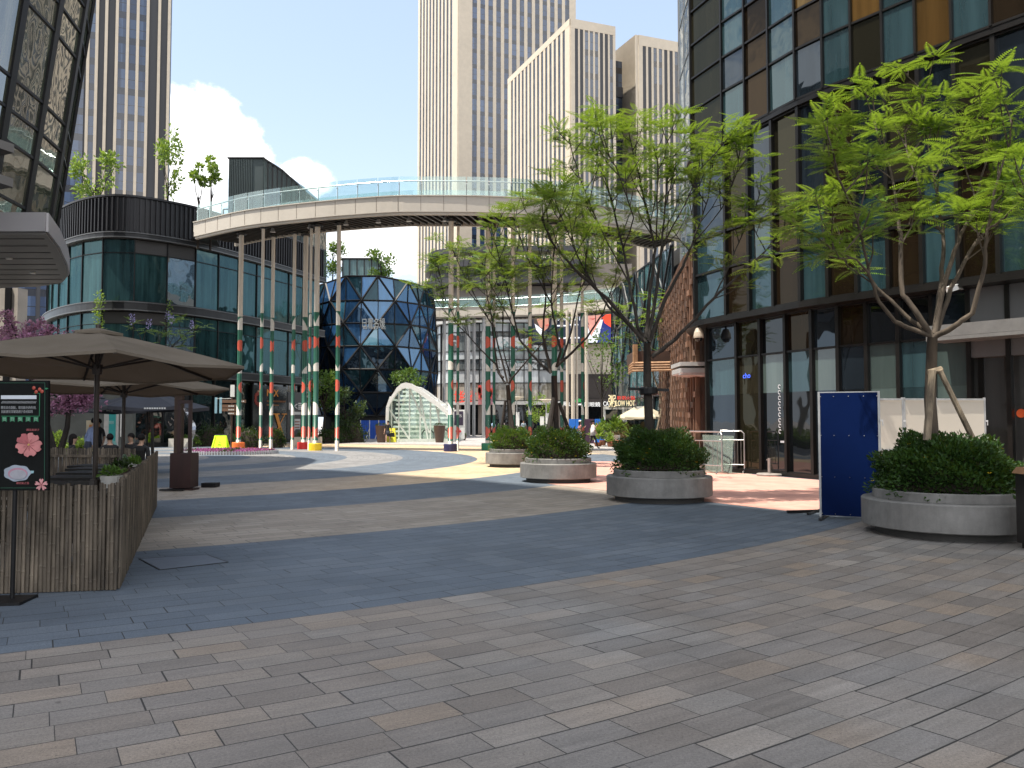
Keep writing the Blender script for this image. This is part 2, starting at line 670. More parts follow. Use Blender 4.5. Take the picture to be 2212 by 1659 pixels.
# grain, stains and worn streaks in the stone itself
g1 = k.m('ADD', k.m('MULTIPLY', k.noise(pos, 60, 5, .75), .6), k.m('MULTIPLY', k.noise(pos, 170, 2, .6), .4))
g2 = k.noise(k.comb(k.m('MULTIPLY', r, 9.0), k.m('MULTIPLY', th, 26.0), wn), 2.0, 5, .65)
c = k.mix(1.0, c, k.ramp(g1, ((.34, (.58,) * 3), (.5, (1.0,) * 3), (.66, (1.36,) * 3))), 'MULTIPLY')
c = k.mix(1.0, c, k.ramp(g2, ((.25, (.80,) * 3), (.75, (1.18,) * 3))), 'MULTIPLY')
st = k.noise(pos, .55, 6, .65)
c = k.mix(1.0, c, k.ramp(st, ((.28, (.74,) * 3), (.55, (1.0,) * 3), (.8, (1.08,) * 3))), 'MULTIPLY')
spot = k.m('MAXIMUM', k.smooth(k.noise(pos, 11.0, 2, .5), .735, .76), k.m('MULTIPLY', k.smooth(k.noise(pos, 42.0, 1, .5), .70, .74), .8))
c = k.mix(k.m('MULTIPLY', spot, .55), c, (.05, .045, .04))
c = k.mix(k.m('MULTIPLY', joint, .92), c, (.022, .021, .020))
b = k.n('ShaderNodeBsdfPrincipled', None, Base_Color=c, Roughness=k.m('ADD', .5, k.m('MULTIPLY', g2, .3)))
b.inputs['Specular IOR Level'].default_value = .35
hgt = k.m('ADD', k.m('MULTIPLY', joint, -1.0), k.m('ADD', k.m('MULTIPLY', g1, .25), k.m('MULTIPLY', wn, .5)))
bp = k.n('ShaderNodeBump', None, Height=hgt, Strength=.35, Distance=.012)
k.t.links.new(bp.outputs[0], b.inputs['Normal'])
finish(k, b.outputs[0])
mb = MB()
mb.face([(-700, -200, 0), (700, -200, 0), (700, 1500, 0), (-700, 1500, 0)])
tag(mb.build('ground', m), kind='structure')

m, k = newmat('red_paving')
pos = k.n('ShaderNodeNewGeometry').outputs['Position']
br = k.n('ShaderNodeTexBrick', None, Vector=k.n('ShaderNodeMapping', None, Vector=pos, Rotation=(0, 0, rad(57))).outputs[0], Scale=1.0,
         Color1=(.58, .31, .245), Color2=(.52, .265, .21), Mortar=(.40, .22, .18))
br.inputs['Mortar Size'].default_value = .008
br.inputs['Brick Width'].default_value = .6
br.inputs['Row Height'].default_value = .3
c = k.mix(1.0, br.outputs[0], k.ramp(k.noise(pos, 1.1, 6, .7), ((.3, (.8,) * 3), (.7, (1.15,) * 3))), 'MULTIPLY')
c = k.mix(k.m('MULTIPLY', k.smooth(k.noise(k.n('ShaderNodeMapping', None, Vector=pos, Rotation=(0, 0, .4), Scale=(.7, 3, 1)).outputs[0], 1.6, 6, .7), .52, .7), .5), c, (.52, .36, .31))
b = k.n('ShaderNodeBsdfPrincipled', None, Base_Color=c, Roughness=.7)
finish(k, b.outputs[0])
mb = MB()
mb.face([(x, y, .004) for x, y in ((.9, 21.3), (5.02, 14.65), (9.4, 16.9), (9.6, 20), (6.4, 26.6), (6.2, 33), (2.9, 33), (.4, 27.5))])
tag(mb.build('red_paving', m), kind='structure')
M_kerb = mat('pale_stone', (.36, .34, .31), .7, var=.12, bump=.15)
mb = MB()
mb.beam((5.02, 14.60, .003), (9.4, 16.85, .003), .22, .01)
tag(mb.build('kerb_strip', M_kerb), kind='structure')

# ============================================================ shared materials
M_dark = mat('dark_metal', (.014, .0145, .016), .38, .3, var=.25, scale=3)
M_blk = mat('black_steel', (.008, .008, .009), .5, var=.3, spec=.25)
M_grey = mat('grey_panel', (.17, .175, .18), .45, .2, var=.1, scale=.6)
M_lgrey = mat('light_panel', (.42, .42, .41), .4, .1, var=.07, scale=.8)
M_beige = mat('beige_paint', (.50, .44, .36), .5, var=.07, scale=.7)
M_white = mat('white_paint', (.74, .74, .71), .45, var=.06)
M_steel = mat('brushed_steel', (.50, .49, .48), .28, .9, var=.15, scale=2)
M_bark = mat('bark', (.014, .011, .009), .9, var=.5, scale=7, bump=.5, stretch=(1, 1, .25), c2=(.034, .026, .020), fine=.4)
M_bark2 = mat('pale_bark', (.13, .10, .068), .85, var=.45, scale=7, bump=.4, stretch=(1, 1, .3), c2=(.22, .175, .12))
M_soil = mat('soil', (.03, .022, .016), .95, var=.4)

# ============================================================ RIGHT: amber and teal office block
cvR = Curve2([(8.0, 33), (6.9, 30.6), (6.22, 28.4), (6.35, 27), (7.45, 24.5), (8.26, 22.6), (9.68, 20.56), (11.3, 18.3), (13.6, 15.3), (16, 12), (18.6, 8), (20.5, 3)])
G_teal = facade('teal_glass', (.012, .027, .032), .115, c2=(.018, .038, .044), wav=.04, streak=.22, tint=(.7, .85, .88), graze=.16)
G_slate = facade('slate_glass', (.008, .012, .016), .085, wav=.015, graze=.16, tint=(.75, .85, .95))
G_amber = facade('amber_glass', (.050, .026, .007), .09, c2=(.070, .038, .011), tint=(1.0, .78, .42), graze=.16, streak=.25, wav=.06)
G_brown = facade('brown_glass', (.010, .0068, .004), .055, tint=(.7, .56, .42), wav=.02, graze=.16, streak=.25)
G_olive = facade('olive_glass', (.012, .011, .007), .055, tint=(.75, .72, .55), wav=.02, graze=.12, streak=.25)
G_sage = facade('sage_glass', (.040, .060, .057), .09, c2=(.05, .072, .068), streak=.12, wav=.02)
G_ink = facade('ink_glass', (.003, .004, .005), .07, wav=.015)
M_frame = mat('dark_bronze_frame', (.014, .013, .012), .35, .5, var=.25, scale=2)
sR = [cvR.at_u(u) for u in (1509, 1533, 1576, 1626, 1680, 1738, 1798, 1860, 1929, 2003, 2083, 2170)]
sR = sorted(sR)
step = sR[-1] - sR[-2]
while sR[-1] + step < cvR.L:
    sR.append(sR[-1] + step)
while sR[0] - .9 > 0:
    sR.insert(0, sR[0] - .9)
nb = sum(1 for s in sR if s < cvR.at_u(1509) - .01)
bR = thing('office_building', 'curved office block with checkered teal and amber glass panels behind the hoarding', 'building', (9.7, 20.6, 0))
ZU = [10.62, 12.05, 13.15, 14.3, 15.45, 16.6, 17.8, 19, 20.2, 21.4, 22.6, 23.8, 25]
chk = [
    'TBTABSTATT', 'TTSABTABTS', 'TBSBTABTAS', 'SBTBSATSBT', 'BTABTSABTA', 'TABTSATBAS']
def pick_up(i, j):
    if i < nb:
        return G_olive
    ch = random.Random(i * 31 + j * 7).choice('TTBBASS')
    i0 = i - nb
    if i0 == 0:
        return G_olive
    if j < 4:
        rows = ('BTBTSTOTATBT', 'BSBTBTATATAT', 'BTBTATBTASAT', 'STSTBSATATST')
        ch = rows[j][i0 % 12]
    return {'T': G_teal, 'B': G_brown, 'A': G_amber, 'S': G_slate, 'O': G_olive}[ch]
curtain(bR, cvR, sR, ZU, pick_up, M_frame, off=.12, mw=.06, md=.10, tw=.06, limit=52)
def pick_mid(i, j):
    i0 = i - nb
    a = (G_slate, G_olive) if j == 2 else (G_teal, G_brown)
    if j == 2 and i0 % 6 == 5:
        return G_brown
    return a[i0 % 2] if i >= nb else G_slate
curtain(bR, cvR, sR, [4.92, 6.45, 7.62, 10.42], pick_mid, M_frame, off=0.0, mw=.10, md=.16, tw=.07, limit=36)
sdoor = cvR.at_u(2030)
def pick_gr(i, j):  # dark lower, sage upper panes: a reflection put into the glass colour
    if sR[i] > sdoor - .3:
        return None
    i0 = i - nb
    if j == 0:
        return (G_slate, G_olive, G_ink, G_ink, G_slate, G_ink, G_sage, G_teal, G_sage, G_slate)[max(i0, 0) % 10]
    if j == 1:
        return (G_teal, G_olive, G_sage, G_teal, G_sage, G_slate, G_sage, G_teal, G_sage, G_slate)[max(i0, 0) % 10]
    return (G_slate, G_olive, G_ink, G_brown, G_slate, G_brown, G_ink, G_ink, G_slate, G_brown)[max(i0, 0) % 10]
curtain(bR, cvR, sR, [.12, 2.45, 3.62, 4.72], pick_gr, M_frame, off=-.38, mw=.10, md=.15, tw=.05, limit=33, skip=(1,))
mb = MB()
for o0, o1, z0, z1 in ((-1.2, .22, 4.74, 4.90), (-1.2, .16, 10.44, 10.60), (-.60, -.22, 0, .12), (-1.2, .2, 25.0, 25.9)):
    mb = MB()
    ring(mb, cvR, 0, cvR.L, o0, o1, z0, z1)
    mb.build('floor_band', M_frame, bR)
mb = MB()
pl = [tuple(cvR.off(cvR.L * i / 40, -1.25).xy) for i in range(41)] + [(38, 3), (38, 33)]
mb.prism(pl, .005, 25.3)
mb.build('wall', mat('core_wall', (.03, .03, .03), .8), bR)
# entrance bay: grey wall, canopy, doors
mb = MB()
ring(mb, cvR, cvR.at_u(2076), cvR.L - 4, -.60, -.30, 3.1, 4.73)
mb.build('entrance_wall', mat('entrance_stone', (.085, .085, .087), .5, var=.08, scale=1.2), bR)
mb = MB()
ring(mb, cvR, sdoor, cvR.L - 4, -.3, .55, 3.48, 3.56)
ring(mb, cvR, sdoor, cvR.L - 4, .47, .55, 3.565, 3.84)
ring(mb, cvR, sdoor, cvR.L - 4, -.3, .47, 3.76, 3.83)
for i in range(7):
    s_ = sdoor + .1 + i * 1.1
    mb.beam(cvR.off(s_, -.28) + Vector((0, 0, 3.66)), cvR.off(s_, .46) + Vector((0, 0, 3.66)), .05, .18)
mb.build('entrance_canopy', mat('canopy_grey', (.12, .118, .115), .5), bR)
sd0 = cvR.at_u(2103)
for i, (a, b) in enumerate(((sdoor + .12, sd0 - .1), (sd0, sd0 + 1.05), (sd0 + 1.1, sd0 + 2.15), (sd0 + 2.2, sd0 + 3.4))):
    mb = MB()
    ring(mb, cvR, a, b, -.62, -.56, .06, 3.4, 2)
    d = mb.build('door' if i in (1, 2) else 'side_panel', [facade('door_glass', (.045, .046, .045), .08, streak=.2, wav=.02)][0] if 'door_glass' not in MATS else MATS['door_glass'], bR)
    if i in (1, 2):
        sh = b - .12 if i == 1 else a + .12
        mb = MB()
        p = cvR.off(sh, -.48)
        mb.tube([p + Vector((0, 0, .75)), p + Vector((0, 0, 2.0))], .022, 8)
        for zz in (.85, 1.9):
            mb.beam(p + Vector((0, 0, zz)), cvR.off(sh, -.57) + Vector((0, 0, zz)), .02, .02)
        mb.build('handle', M_steel, d)
mb = MB()
for s_ in (sdoor + .06, sd0 - .05, sd0 + 1.075, sd0 + 2.17):
    p = cvR.off(s_, -.56)
    mb.box((p.x, p.y, 1.74), (.07, .12, 3.48), math.atan2(cvR.nrm(s_).y, cvR.nrm(s_).x))
mb.build('door_frame', M_frame, bR)
# round orange sticker on the door
p = cvR.off(sd0 + .8, -.545)
t_ = (cvR.at(sd0 + .9) - cvR.at(sd0 + .7)).normalized()
mb = MB()
n_ = cvR.nrm(sd0 + .8)
mb.slab([p + Vector((0, 0, 1.78)) + t_ * math.cos(a) * .1 + Vector((0, 0, 1)) * math.sin(a) * .1 for a in [i * math.pi / 12 for i in range(24)]], n_, .006)
stk = mb.build('door_sticker', mat('orange_vinyl', (.75, .12, .03), .5), None, at=p + Vector((0, 0, 1.78)))
tag(stk, 'round orange sticker on the dark entrance door at far right', 'sticker')
# white vertical fin at the corner
p = cvR.off(cvR.at_u(1517), .34)
mb = MB()
mb.box((p.x, p.y, 6.35), (.10, .22, 2.5), .5)
tag(mb.build('blade_sign', M_white, at=(p.x, p.y, 6.35)), 'blank white vertical blade sign on the corner of the amber glass block', 'sign')
# window decals: blue letters and a vertical white word seen through the shop glass
def on_wall(cv, u, z, off):
    s_ = cv.at_u(u)
    p = cv.off(s_, off)
    return Vector((p.x, p.y, z)), (cv.at(s_ + .1) - cv.at(s_ - .1)).normalized()
p, t_ = on_wall(cvR, 1595, 3.02, -.35)
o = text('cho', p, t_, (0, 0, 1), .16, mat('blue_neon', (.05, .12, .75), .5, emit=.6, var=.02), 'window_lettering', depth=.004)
tag(o, 'small blue lettering on the dark shop glass above the steel barrier', 'lettering')
p, t_ = on_wall(cvR, 1664, 1.95, -.35)
mb = MB()
for i in range(9):
    zz = 2.62 - i * .165
    for a in range(10):
        a0, a1 = 2 * math.pi * (a + 1) / 13, 2 * math.pi * (a + 2) / 13
        q = Vector((p.x, p.y, zz))
        mb.beam(q + t_ * .05 * math.cos(a0) + Vector((0, 0, .055)) * math.sin(a0), q + t_ * .05 * math.cos(a1) + Vector((0, 0, .055)) * math.sin(a1), .006, .018)
for i in range(6):
    mb.box((p.x + t_.x * (.03 + i * .035), p.y + t_.y * (.03 + i * .035), 1.0), (.022, .006, .06), math.atan2(t_.y, t_.x))
o = mb.build('window_decal', mat('white_vinyl', (.6, .62, .66), .5), at=p)
tag(o, 'vertical column of white round letters on the dark shop glass', 'decal')

# ============================================================ LEFT: leaning glass block with canopy
cvL = Curve2([(-17.9, 13.6), (-18.1, 20), (-18.5, 26), (-18.9, 30), (-19.4, 32.3), (-20.4, 34.2), (-22.4, 35.5), (-26, 36)])
lean = lambda z: Vector((.154 * z, -.03 * z, 0))
G_green = facade('green_glass', (.016, .030, .025), .26, c2=(.055, .065, .045), streak=.5, wav=.02)  # pale reflection streaks carried in the body colour of both green glasses
G_green2 = facade('pale_green_glass', (.045, .06, .045), .22, c2=(.10, .10, .07), streak=.5, wav=.02)
bL = thing('leaning_building', 'dark glass building with outward leaning mullions above a grey canopy', 'building', (-18.5, 26, 0))
sL = [i * 2.3 for i in range(int(cvL.L / 2.3) + 1)]
zL = [7.9, 9.2, 11.0, 12.0, 13.0, 15.6, 16.6, 17.6, 20.2]
curtain(bL, cvL, sL, zL, lambda i, j: G_green2 if (i * 5 + j * 3) % 4 == 1 else G_green, M_blk, lean=lean, mw=.34, md=.10, tw=.10, limit=70)
mb = MB()
for z0, z1 in ((0, 7.9), (7.9, 14), (14, 20.2)):
    n = 24
    top = []
    for i in range(n):
        a, b = cvL.L * i / n, cvL.L * (i + 1) / n
        q = []
        for z_ in (z0, z1):
            for s_, o_ in ((a, -.25), (b, -.25), (b, -4), (a, -4)):
                p = cvL.off(s_, o_) + lean(max(z_, 7.9)) if z_ >= 7.9 else cvL.off(s_, o_) + lean(7.9)
                q.append((p.x, p.y, z_))
        if z0 > 0:
            mb.hexa(q)
mb.build('wall', MATS['core_wall'], bL)
# stone base with dark strips
M_stone = mat('warm_stone', (.40, .36, .31), .6, var=.12, scale=1.5)
mb = MB()
md_ = MB()
a0, b0 = Vector((-34, 40.5, 0)), Vector((-22.9, 38.5, 0))
mb.beam(a0 + Vector((0, 0, 3.9)), b0 + Vector((0, 0, 3.9)), .6, 7.8)
for i in range(12):
    p = a0.lerp(b0, (i + .4) / 12)
    md_.box((p.x + .05, p.y - .35, 3.9), (.28, .14, 7.8))
mb.build('stone_wall', M_stone, bL)
md_.build('wall_strip', M_blk, bL)
# canopy
M_soff = mat('soffit_metal', (.105, .10, .095), .5, .2, var=.08, scale=.4)
poly = [(-14.1, 24.8), (-14.95, 27), (-16.3, 30), (-17.3, 32), (-18.4, 33.6), (-20, 34.6), (-23, 35), (-23, 24.8)]
mb = MB()
mb.prism(poly, 7.25, 7.33)
for i in range(9):
    yy = 25.4 + i * 1.05
    x1_ = -14.3 - max(0, yy - 25) * .47
    mb.box(((x1_ - 23) / 2, yy, 7.24), (x1_ + 23, .03, .02))
cp = mb.build('canopy', M_soff, bL)
mb = MB()
for i in range(len(poly) - 2):
    a, b = poly[i], poly[i + 1]
    mb.beam((a[0], a[1], 7.62), (b[0], b[1], 7.62), .12, .58)
mb.beam((-14.1, 24.8, 7.62), (-23, 24.8, 7.62), .12, .58)
mb.build('canopy_fascia', mat('fascia_panel', (.30, .29, .30), .4, .1, var=.08, scale=.5), bL)
for (xx, yy) in ((-17.4, 28.4), (-18.2, 31.2)):
    mb = MB()
    mb.lathe((xx, yy, 7.2), ((.10, 0), (.11, .045)), 16)
    mb.build('downlight', mat('downlight_lens', (.5, .5, .47), .4), bL)
mb = MB()
for zz in (9.1, 10.1):
    mb.hexa([(-17.6, 20.5, zz), (-14.4, 23.6, zz - .75), (-17.6, 25.2, zz - .7), (-18.6, 25, zz), (-17.6, 20.5, zz + .3), (-14.4, 23.6, zz - .5), (-17.6, 25.2, zz - .45), (-18.6, 25, zz + .3)])
mb.build('upper_canopy', M_soff, bL)

# unseen tall slab added off-frame left, outline fitted to shade the near paving
bS = thing('shade_slab', 'unseen concrete slab block left of frame, outlined to shade the near paving', 'building', (-36, 0, 0))
t_, n_ = Vector((-.5, .86, 0)).normalized(), Vector((-.86, -.5, 0)).normalized()
SLAB = [(-18, -3.7), (-22.3, 3.5), (-26.1, 8.3), (-28.6, 11.7), (-33.6, 16.3), (-40.6, 20.1), (-53.6, 23.1), (-56, -8), (-36, -23)]
p0, p1 = Vector((-18, -3.7, 0)), Vector((-22.3, 3.5, 0))
mb = MB()
mb.prism(SLAB, .002, 70)
mb.build('wall', mat('slab_concrete', (.30, .29, .27), .7), bS)
mb = MB()
for j in range(19):
    a, b = p0 - n_ * .05, p1 - n_ * .05
    mb.beam(a + Vector((0, 0, 3 + j * 3.4)), b + Vector((0, 0, 3 + j * 3.4)), .12, 1.7)
mb.build('window', G_slate, bS)

# ============================================================ round dark glass pavilion
KP = 1.2
zP = lambda z_: 1.6 + (z_ - 1.6) * (KP if z_ > 1.6 else .93)
cvP = Curve2([(a_ * KP, b_ * KP) for a_, b_ in ((-31, 58), (-28.2, 50), (-24.5, 44.7), (-20.6, 42), (-17.8, 43.6), (-15.8, 47.4), (-12.85, 55.6))])
bP = thing('round_building', 'round dark glass pavilion with ribbed black parapet left of the footbridge', 'building', (-24.7, 53, 0))
G_pav = facade('pavilion_glass', (.008, .022, .025), .12, c2=(.016, .040, .043), streak=.7, wav=.04, tint=(.38, .62, .66), graze=.2)
G_pav2 = facade('pavilion_glass_sky', (.02, .04, .06), .26, streak=.4, wav=.03, tint=(.8, .92, 1))  # bluer mirror pane, the sky's reflection put into its colour
G_shop = facade('shop_glass', (.005, .008, .009), .09, streak=.6, wav=.06)
M_louv = mat('louvre_metal', (.035, .034, .034), .5, .2, var=.1, scale=30, stretch=(0, 0, 1))
sP = [i * 1.94 for i in range(int(cvP.L / 1.94) + 1)]
iu = lambda u: min(range(len(sP)), key=lambda i: abs(sP[i] - cvP.at_u(u)))
i_l, i_r = iu(250), iu(400)
i_sky = iu(370)
curtain(bP, cvP, sP, [zP(7.75), zP(10.25), zP(10.95)], lambda i, j: (M_louv if i_l <= i < i_r and j == 1 else G_pav2 if i == i_sky and j == 0 else G_pav), M_blk, mw=.06, md=.10, tw=.05, limit=44, jit=.012)
curtain(bP, cvP, sP, [zP(4.45), zP(6.6), zP(7.2)], lambda i, j: (M_louv if i_l - 1 <= i < i_l + 1 and j == 1 else G_pav2 if i == i_sky and j == 0 else G_pav), M_blk, mw=.06, md=.10, tw=.03, limit=32, jit=.012)
curtain(bP, cvP, sP, [.25, zP(3.9)], lambda i, j: G_shop, M_blk, off=-.25, mw=.10, md=.16, tw=.06, limit=22, jit=.012)
mb = MB()
ring(mb, cvP, 0, cvP.L, -.5, -.1, 0, .24)
mb.build('plinth', M_dark, bP)
for z0, z1 in ((3.95, 4.4), (7.25, 7.7), (10.98, 11.25)):
    mb = MB()
    ring(mb, cvP, 0, cvP.L, -.6, .30, zP(z0) + .06, zP(z1) - .06)
    mb.build('floor_band', M_dark, bP)
for z in (3.95, 4.36, 7.25, 7.66, 10.98, 11.22):
    mb = MB()
    ring(mb, cvP, 0, cvP.L, -.5, .34, zP(z), zP(z) + .065)
    mb.build('ledge_trim', mat('ledge_metal', (.10, .102, .105), .4, .5), bP)
mb = MB()
ring(mb, cvP, 0, cvP.L, -.3, .12, zP(11.29), zP(13.1))
n = int(cvP.L / .30)
for i in range(n):
    s_ = cvP.L * (i + .5) / n
    p, nn_ = cvP.off(s_, .17), cvP.nrm(s_)
    mb.box((p.x, p.y, zP(12.2)), (.13, .08, 2.05), math.atan2(nn_.y, nn_.x))
ring(mb, cvP, 0, cvP.L, -.35, .26, zP(13.1), zP(13.2))
mb.build('parapet', mat('ribbed_black_metal', (.020, .020, .023), .45, .3, var=.15, scale=2), bP)
mb = MB()
pl = [tuple(cvP.off(cvP.L * i / 40, -.7).xy) for i in range(41)] + [(-18.6, 78), (-41, 86)]
mb.prism(pl, .005, zP(11.4))
mb.build('wall', MATS['core_wall'], bP)

# shop front boards
def board(name, label, u0, u1, z0, z1, cv, off, m, cat='sign'):
    s0, s1 = cv.at_u(u0), cv.at_u(u1)
    a, b = cv.off(s0, off), cv.off(s1, off)
    mb = MB()
    nrm_ = Vector(((b - a).y, -(b - a).x, 0)).normalized()
    z0, z1 = zP(z0), zP(z1)
    mb.slab([(a.x, a.y, z0), (b.x, b.y, z0), (b.x, b.y, z1), (a.x, a.y, z1)], nrm_, .08)
    o = mb.build(name, m, at=((a + b) / 2) + Vector((0, 0, z0)))
    tag(o, label, cat)
    return o, a, b, nrm_
M_gold = mat('orange_lettering', (.62, .25, .05), .45, var=.05)
o, a, b, n_ = board('bar_sign', 'dark bar shop sign with orange serif lettering and a giant letter X', 543, 616, .15, 3.75, cvP, .12, mat('smoked_panel', (.022, .026, .030), .15, var=.2))
t_ = (b - a).normalized()
W = (b - a).length
f_ = lambda q, z: a + t_ * (W * q) + n_ * .015 + Vector((0, 0, zP(z)))
text('MIX', f_(.56, 3.32), t_, (0, 0, 1), .5, M_gold, 'lettering', o, depth=.02, width=W * .34)
mb = MB()
for i in range(18):
    c_ = f_(.40 + i * .032, 2.82)
    mb.beam(c_ - t_ * .02 + Vector((0, 0, -.06)), c_ + t_ * .02 + Vector((0, 0, .06)), .02, .035)
for i in range(10):
    c_ = f_(.40 + i * .037, 2.58)
    mb.box(c_, (.06, .02, .09), math.atan2(t_.y, t_.x))
mb.build('small_lettering', mat('dull_orange', (.32, .13, .04), .5), o)
mb = MB()
V = lambda q, z: f_(q, z) + n_ * .02
def bar2(q0, z0, q1, z1, wd, th=.03):
    d_ = t_ * wd / 2
    mb.slab([V(q0, z0) - d_, V(q0, z0) + d_, V(q1, z1) + d_, V(q1, z1) - d_][::-1], -n_, th)
bar2(.66, 2.05, .88, .22, .36)
bar2(.93, 2.05, .67, .75, .05)
mb.beam(V(.55, 2.05), V(.77, 2.05), .03, .07)
mb.beam(V(.84, 2.05), V(1.0, 2.05), .03, .07)
mb.beam(V(.77, .22), V(.97, .22), .03, .07)
mb.build('giant_letter', M_gold, o)
mb = MB()
for i in range(20):
    an = i * math.pi / 10
    rr_ = .34 + rnd.uniform(-.05, .05)
    c_ = V(.14, 2.95) + t_ * rr_ * math.cos(an) + Vector((0, 0, rr_ * 1.25 * math.sin(an)))
    mb.obox(c_, t_ * .10, Vector((0, 0, .10)), n_ * .02, rnd.choice((0, 0, 1)))
mb.build('emblem', [mat('emblem_red', (.22, .03, .02), .5), mat('emblem_pale', (.35, .24, .16), .5)], o)
o, a, b, n_ = board('poster_sign', 'dark shop panel with white letters and a speech bubble beside the giant X', 618, 650, .15, 3.45, cvP, .12, mat('grey_poster', (.045, .045, .05), .4))
t_ = (b - a).normalized()
W = (b - a).length
M_offw = mat('off_white_vinyl', (.66, .66, .64), .5, var=.04)
text('M<', f_(.36, 2.55), t_, (0, 0, 1), .55, M_offw, 'lettering', o, depth=.02, width=W * .55)
mb = MB()
mb.slab([V(.30, 2.02), V(.86, 2.02), V(.86, 2.2), V(.30, 2.2)], n_, .02)
for i in range(4):
    mb.slab([V(.70, 2.35 + i * .12), V(.95, 2.35 + i * .12), V(.95, 2.42 + i * .12), V(.70, 2.42 + i * .12)], n_, .02)
mb.slab([V(.40, .95), V(.84, .95), V(.84, 1.75), V(.40, 1.75)], n_, .02)
mb.slab([V(.40, .95), V(.46, .78), V(.52, .95)], n_, .02)
mb.build('speech_bubble', M_offw, o)
mb = MB()
for i in range(3):
    mb.slab([V(.46, 1.05 + i * .23) + n_ * .02, V(.78, 1.05 + i * .23) + n_ * .02, V(.78, 1.15 + i * .23) + n_ * .02, V(.46, 1.15 + i * .23) + n_ * .02], n_, .01)
mb.build('bubble_print', mat('bubble_ink', (.35, .15, .12), .5), o)

# ============================================================ faceted glass drum
GC = Vector((-13.5, 80.5, 0))
bG = thing('faceted_building', 'faceted drum of dark blue triangular glass panels with white lettering', 'building', GC)
zz_ = [2.1 + i * 2.1 for i in range(7)]
NA = 12
def node(i, j):
    rr_ = (5.1, 5.75, 6.05, 6.0, 5.85, 5.75, 5.45)[j]
    an = 2 * math.pi * (i + .5 * (j % 2)) / NA + rad(-90 + 13)
    rr_ += .22 if (i + j) % 2 else -.1
    return GC + Vector((rr_ * math.cos(an), rr_ * math.sin(an), zz_[j] + (.25 * math.sin(an * 3) if j == 6 else 0)))
Gf = [facade('facet_blue', (.012, .040, .095), .18, tint=(.42, .68, 1), wav=.01), facade('facet_teal', (.007, .022, .030), .06, wav=.03, tint=(.5, .75, .9), graze=.2),
      facade('facet_ink', (.004, .008, .014), .05, wav=.03, tint=(.5, .7, .95), graze=.2), facade('facet_sky', (.02, .075, .12), .24, tint=(.6, .85, 1), wav=.01),
      facade('facet_slate', (.007, .014, .026), .08, wav=.03, tint=(.5, .7, 1), graze=.2)]
fm, rest = MB(), MB()
edges = set()
q_ = []
for j in range(6):
    for i in range(NA):
        if j % 2 == 0:
            tri = [(i, j), (i + 1, j), (i, j + 1)], [(i + 1, j), (i + 1, j + 1), (i, j + 1)]
        else:
            tri = [(i, j), (i + 1, j), (i + 1, j + 1)], [(i, j), (i + 1, j + 1), (i, j + 1)]
        for t3 in tri:
            p3 = [node(*t) for t in t3]
            nn_ = (p3[1] - p3[0]).cross(p3[2] - p3[0]).normalized()
            ctr = sum(p3, Vector()) / 3
            vis = nn_.dot(Vector((0, 0, CAMH)) - ctr) > 0
            horiz = [e for e in ((0, 1), (1, 2), (2, 0)) if t3[e[0]][1] == t3[e[1]][1]][0]
            apex = [kk for kk in range(3) if kk not in horiz][0]
            mid = (p3[horiz[0]] + p3[horiz[1]]) / 2 + nn_ * .0
            up = t3[apex][1] > j
            h1 = [p3[horiz[0]], mid, p3[apex]]
            h2 = [mid, p3[horiz[1]], p3[apex]]
            q_.append((vis, [h1, h2], nn_, j, up))
            for e in ((0, 1), (1, 2), (2, 0)):
                aa, bb = sorted(((t3[e[0]][0] % NA, t3[e[0]][1]), (t3[e[1]][0] % NA, t3[e[1]][1])))
                edges.add((aa, bb))
            fm.beam(mid + nn_ * .04, p3[apex] + nn_ * .04, .07, .07)
for e in edges:
    a, b = node(*e[0]), node(*e[1])
    if (a - b).length > 6:
        continue
    fm.beam(a, b, .14, .14, up=(a - GC).normalized())
for vis, hs, nn_, j, up in q_:
    lst = [0, 3, 0, 1] if (j >= 3) else [1, 2, 4, 0]
    if vis:
        mi = rnd.choice(lst) if not (j in (4, 5) and not up) else rnd.choice((0, 3, 0, 1))
        for h in hs:
            mb = MB()
            mb.slab(h, nn_, .02)
            mb.build('window', Gf[mi if rnd.random() < .75 else rnd.choice(lst)], bG)
    else:
        for h in hs:
            rest.slab(h, nn_, .02)
rest.build('rear_glazing', Gf[1], bG)
fm.build('window_frame', M_blk, bG)
mb = MB()
mb.lathe(GC, ((4.9, 0), (4.7, 2.1), (4.7, 2.2), (4.7, 14.4), (4.5, 14.7)), 24)
mb.build('wall', MATS['core_wall'], bG)
dirc = Vector((math.sin(rad(1)), -1, 0))
def drum(u, v):
    d = 74.6
    return P(u, v, d)
text('日置名媛', drum(807.5, 697.5), (1, 0, 0), (0, 0, 1), .85, mat('dull_white_letter', (.36, .38, .38), .5), 'lettering', bG, depth=.06, width=2.05)
text('美容 丰胸 瘦身 一站式', drum(808.5, 708), (1, 0, 0), (0, 0, 1), .26, M_offw, 'small_lettering', bG, depth=.04, width=2.05)
# glazed roof lantern on top
mb = MB()
a, b = P(740, 598, 79), P(818, 598, 79)
zt = P(740, 559, 79).z
mb.prism([(a.x, 79), (b.x, 79), (b.x, 84), (a.x, 84)], 14.6, zt)
ln_ = thing('roof_lantern', 'pale teal glass rooftop box between the trees on the faceted drum', 'roof lantern', ((a.x + b.x) / 2, 81, 14.6))
mb.build('glass', facade('lantern_glass', (.16, .26, .27), .2, wav=.02), ln_)
mb = MB()
for i in range(6):
    xx = a.x + (b.x - a.x) * i / 5
    mb.box((xx, 78.95, (14.6 + zt) / 2), (.09, .09, zt - 14.6))
mb.box(((a.x + b.x) / 2, 78.95, zt), (b.x - a.x + .2, .12, .14))
mb.build('glass_frame', M_dark, ln_)
mb = MB()
o = None

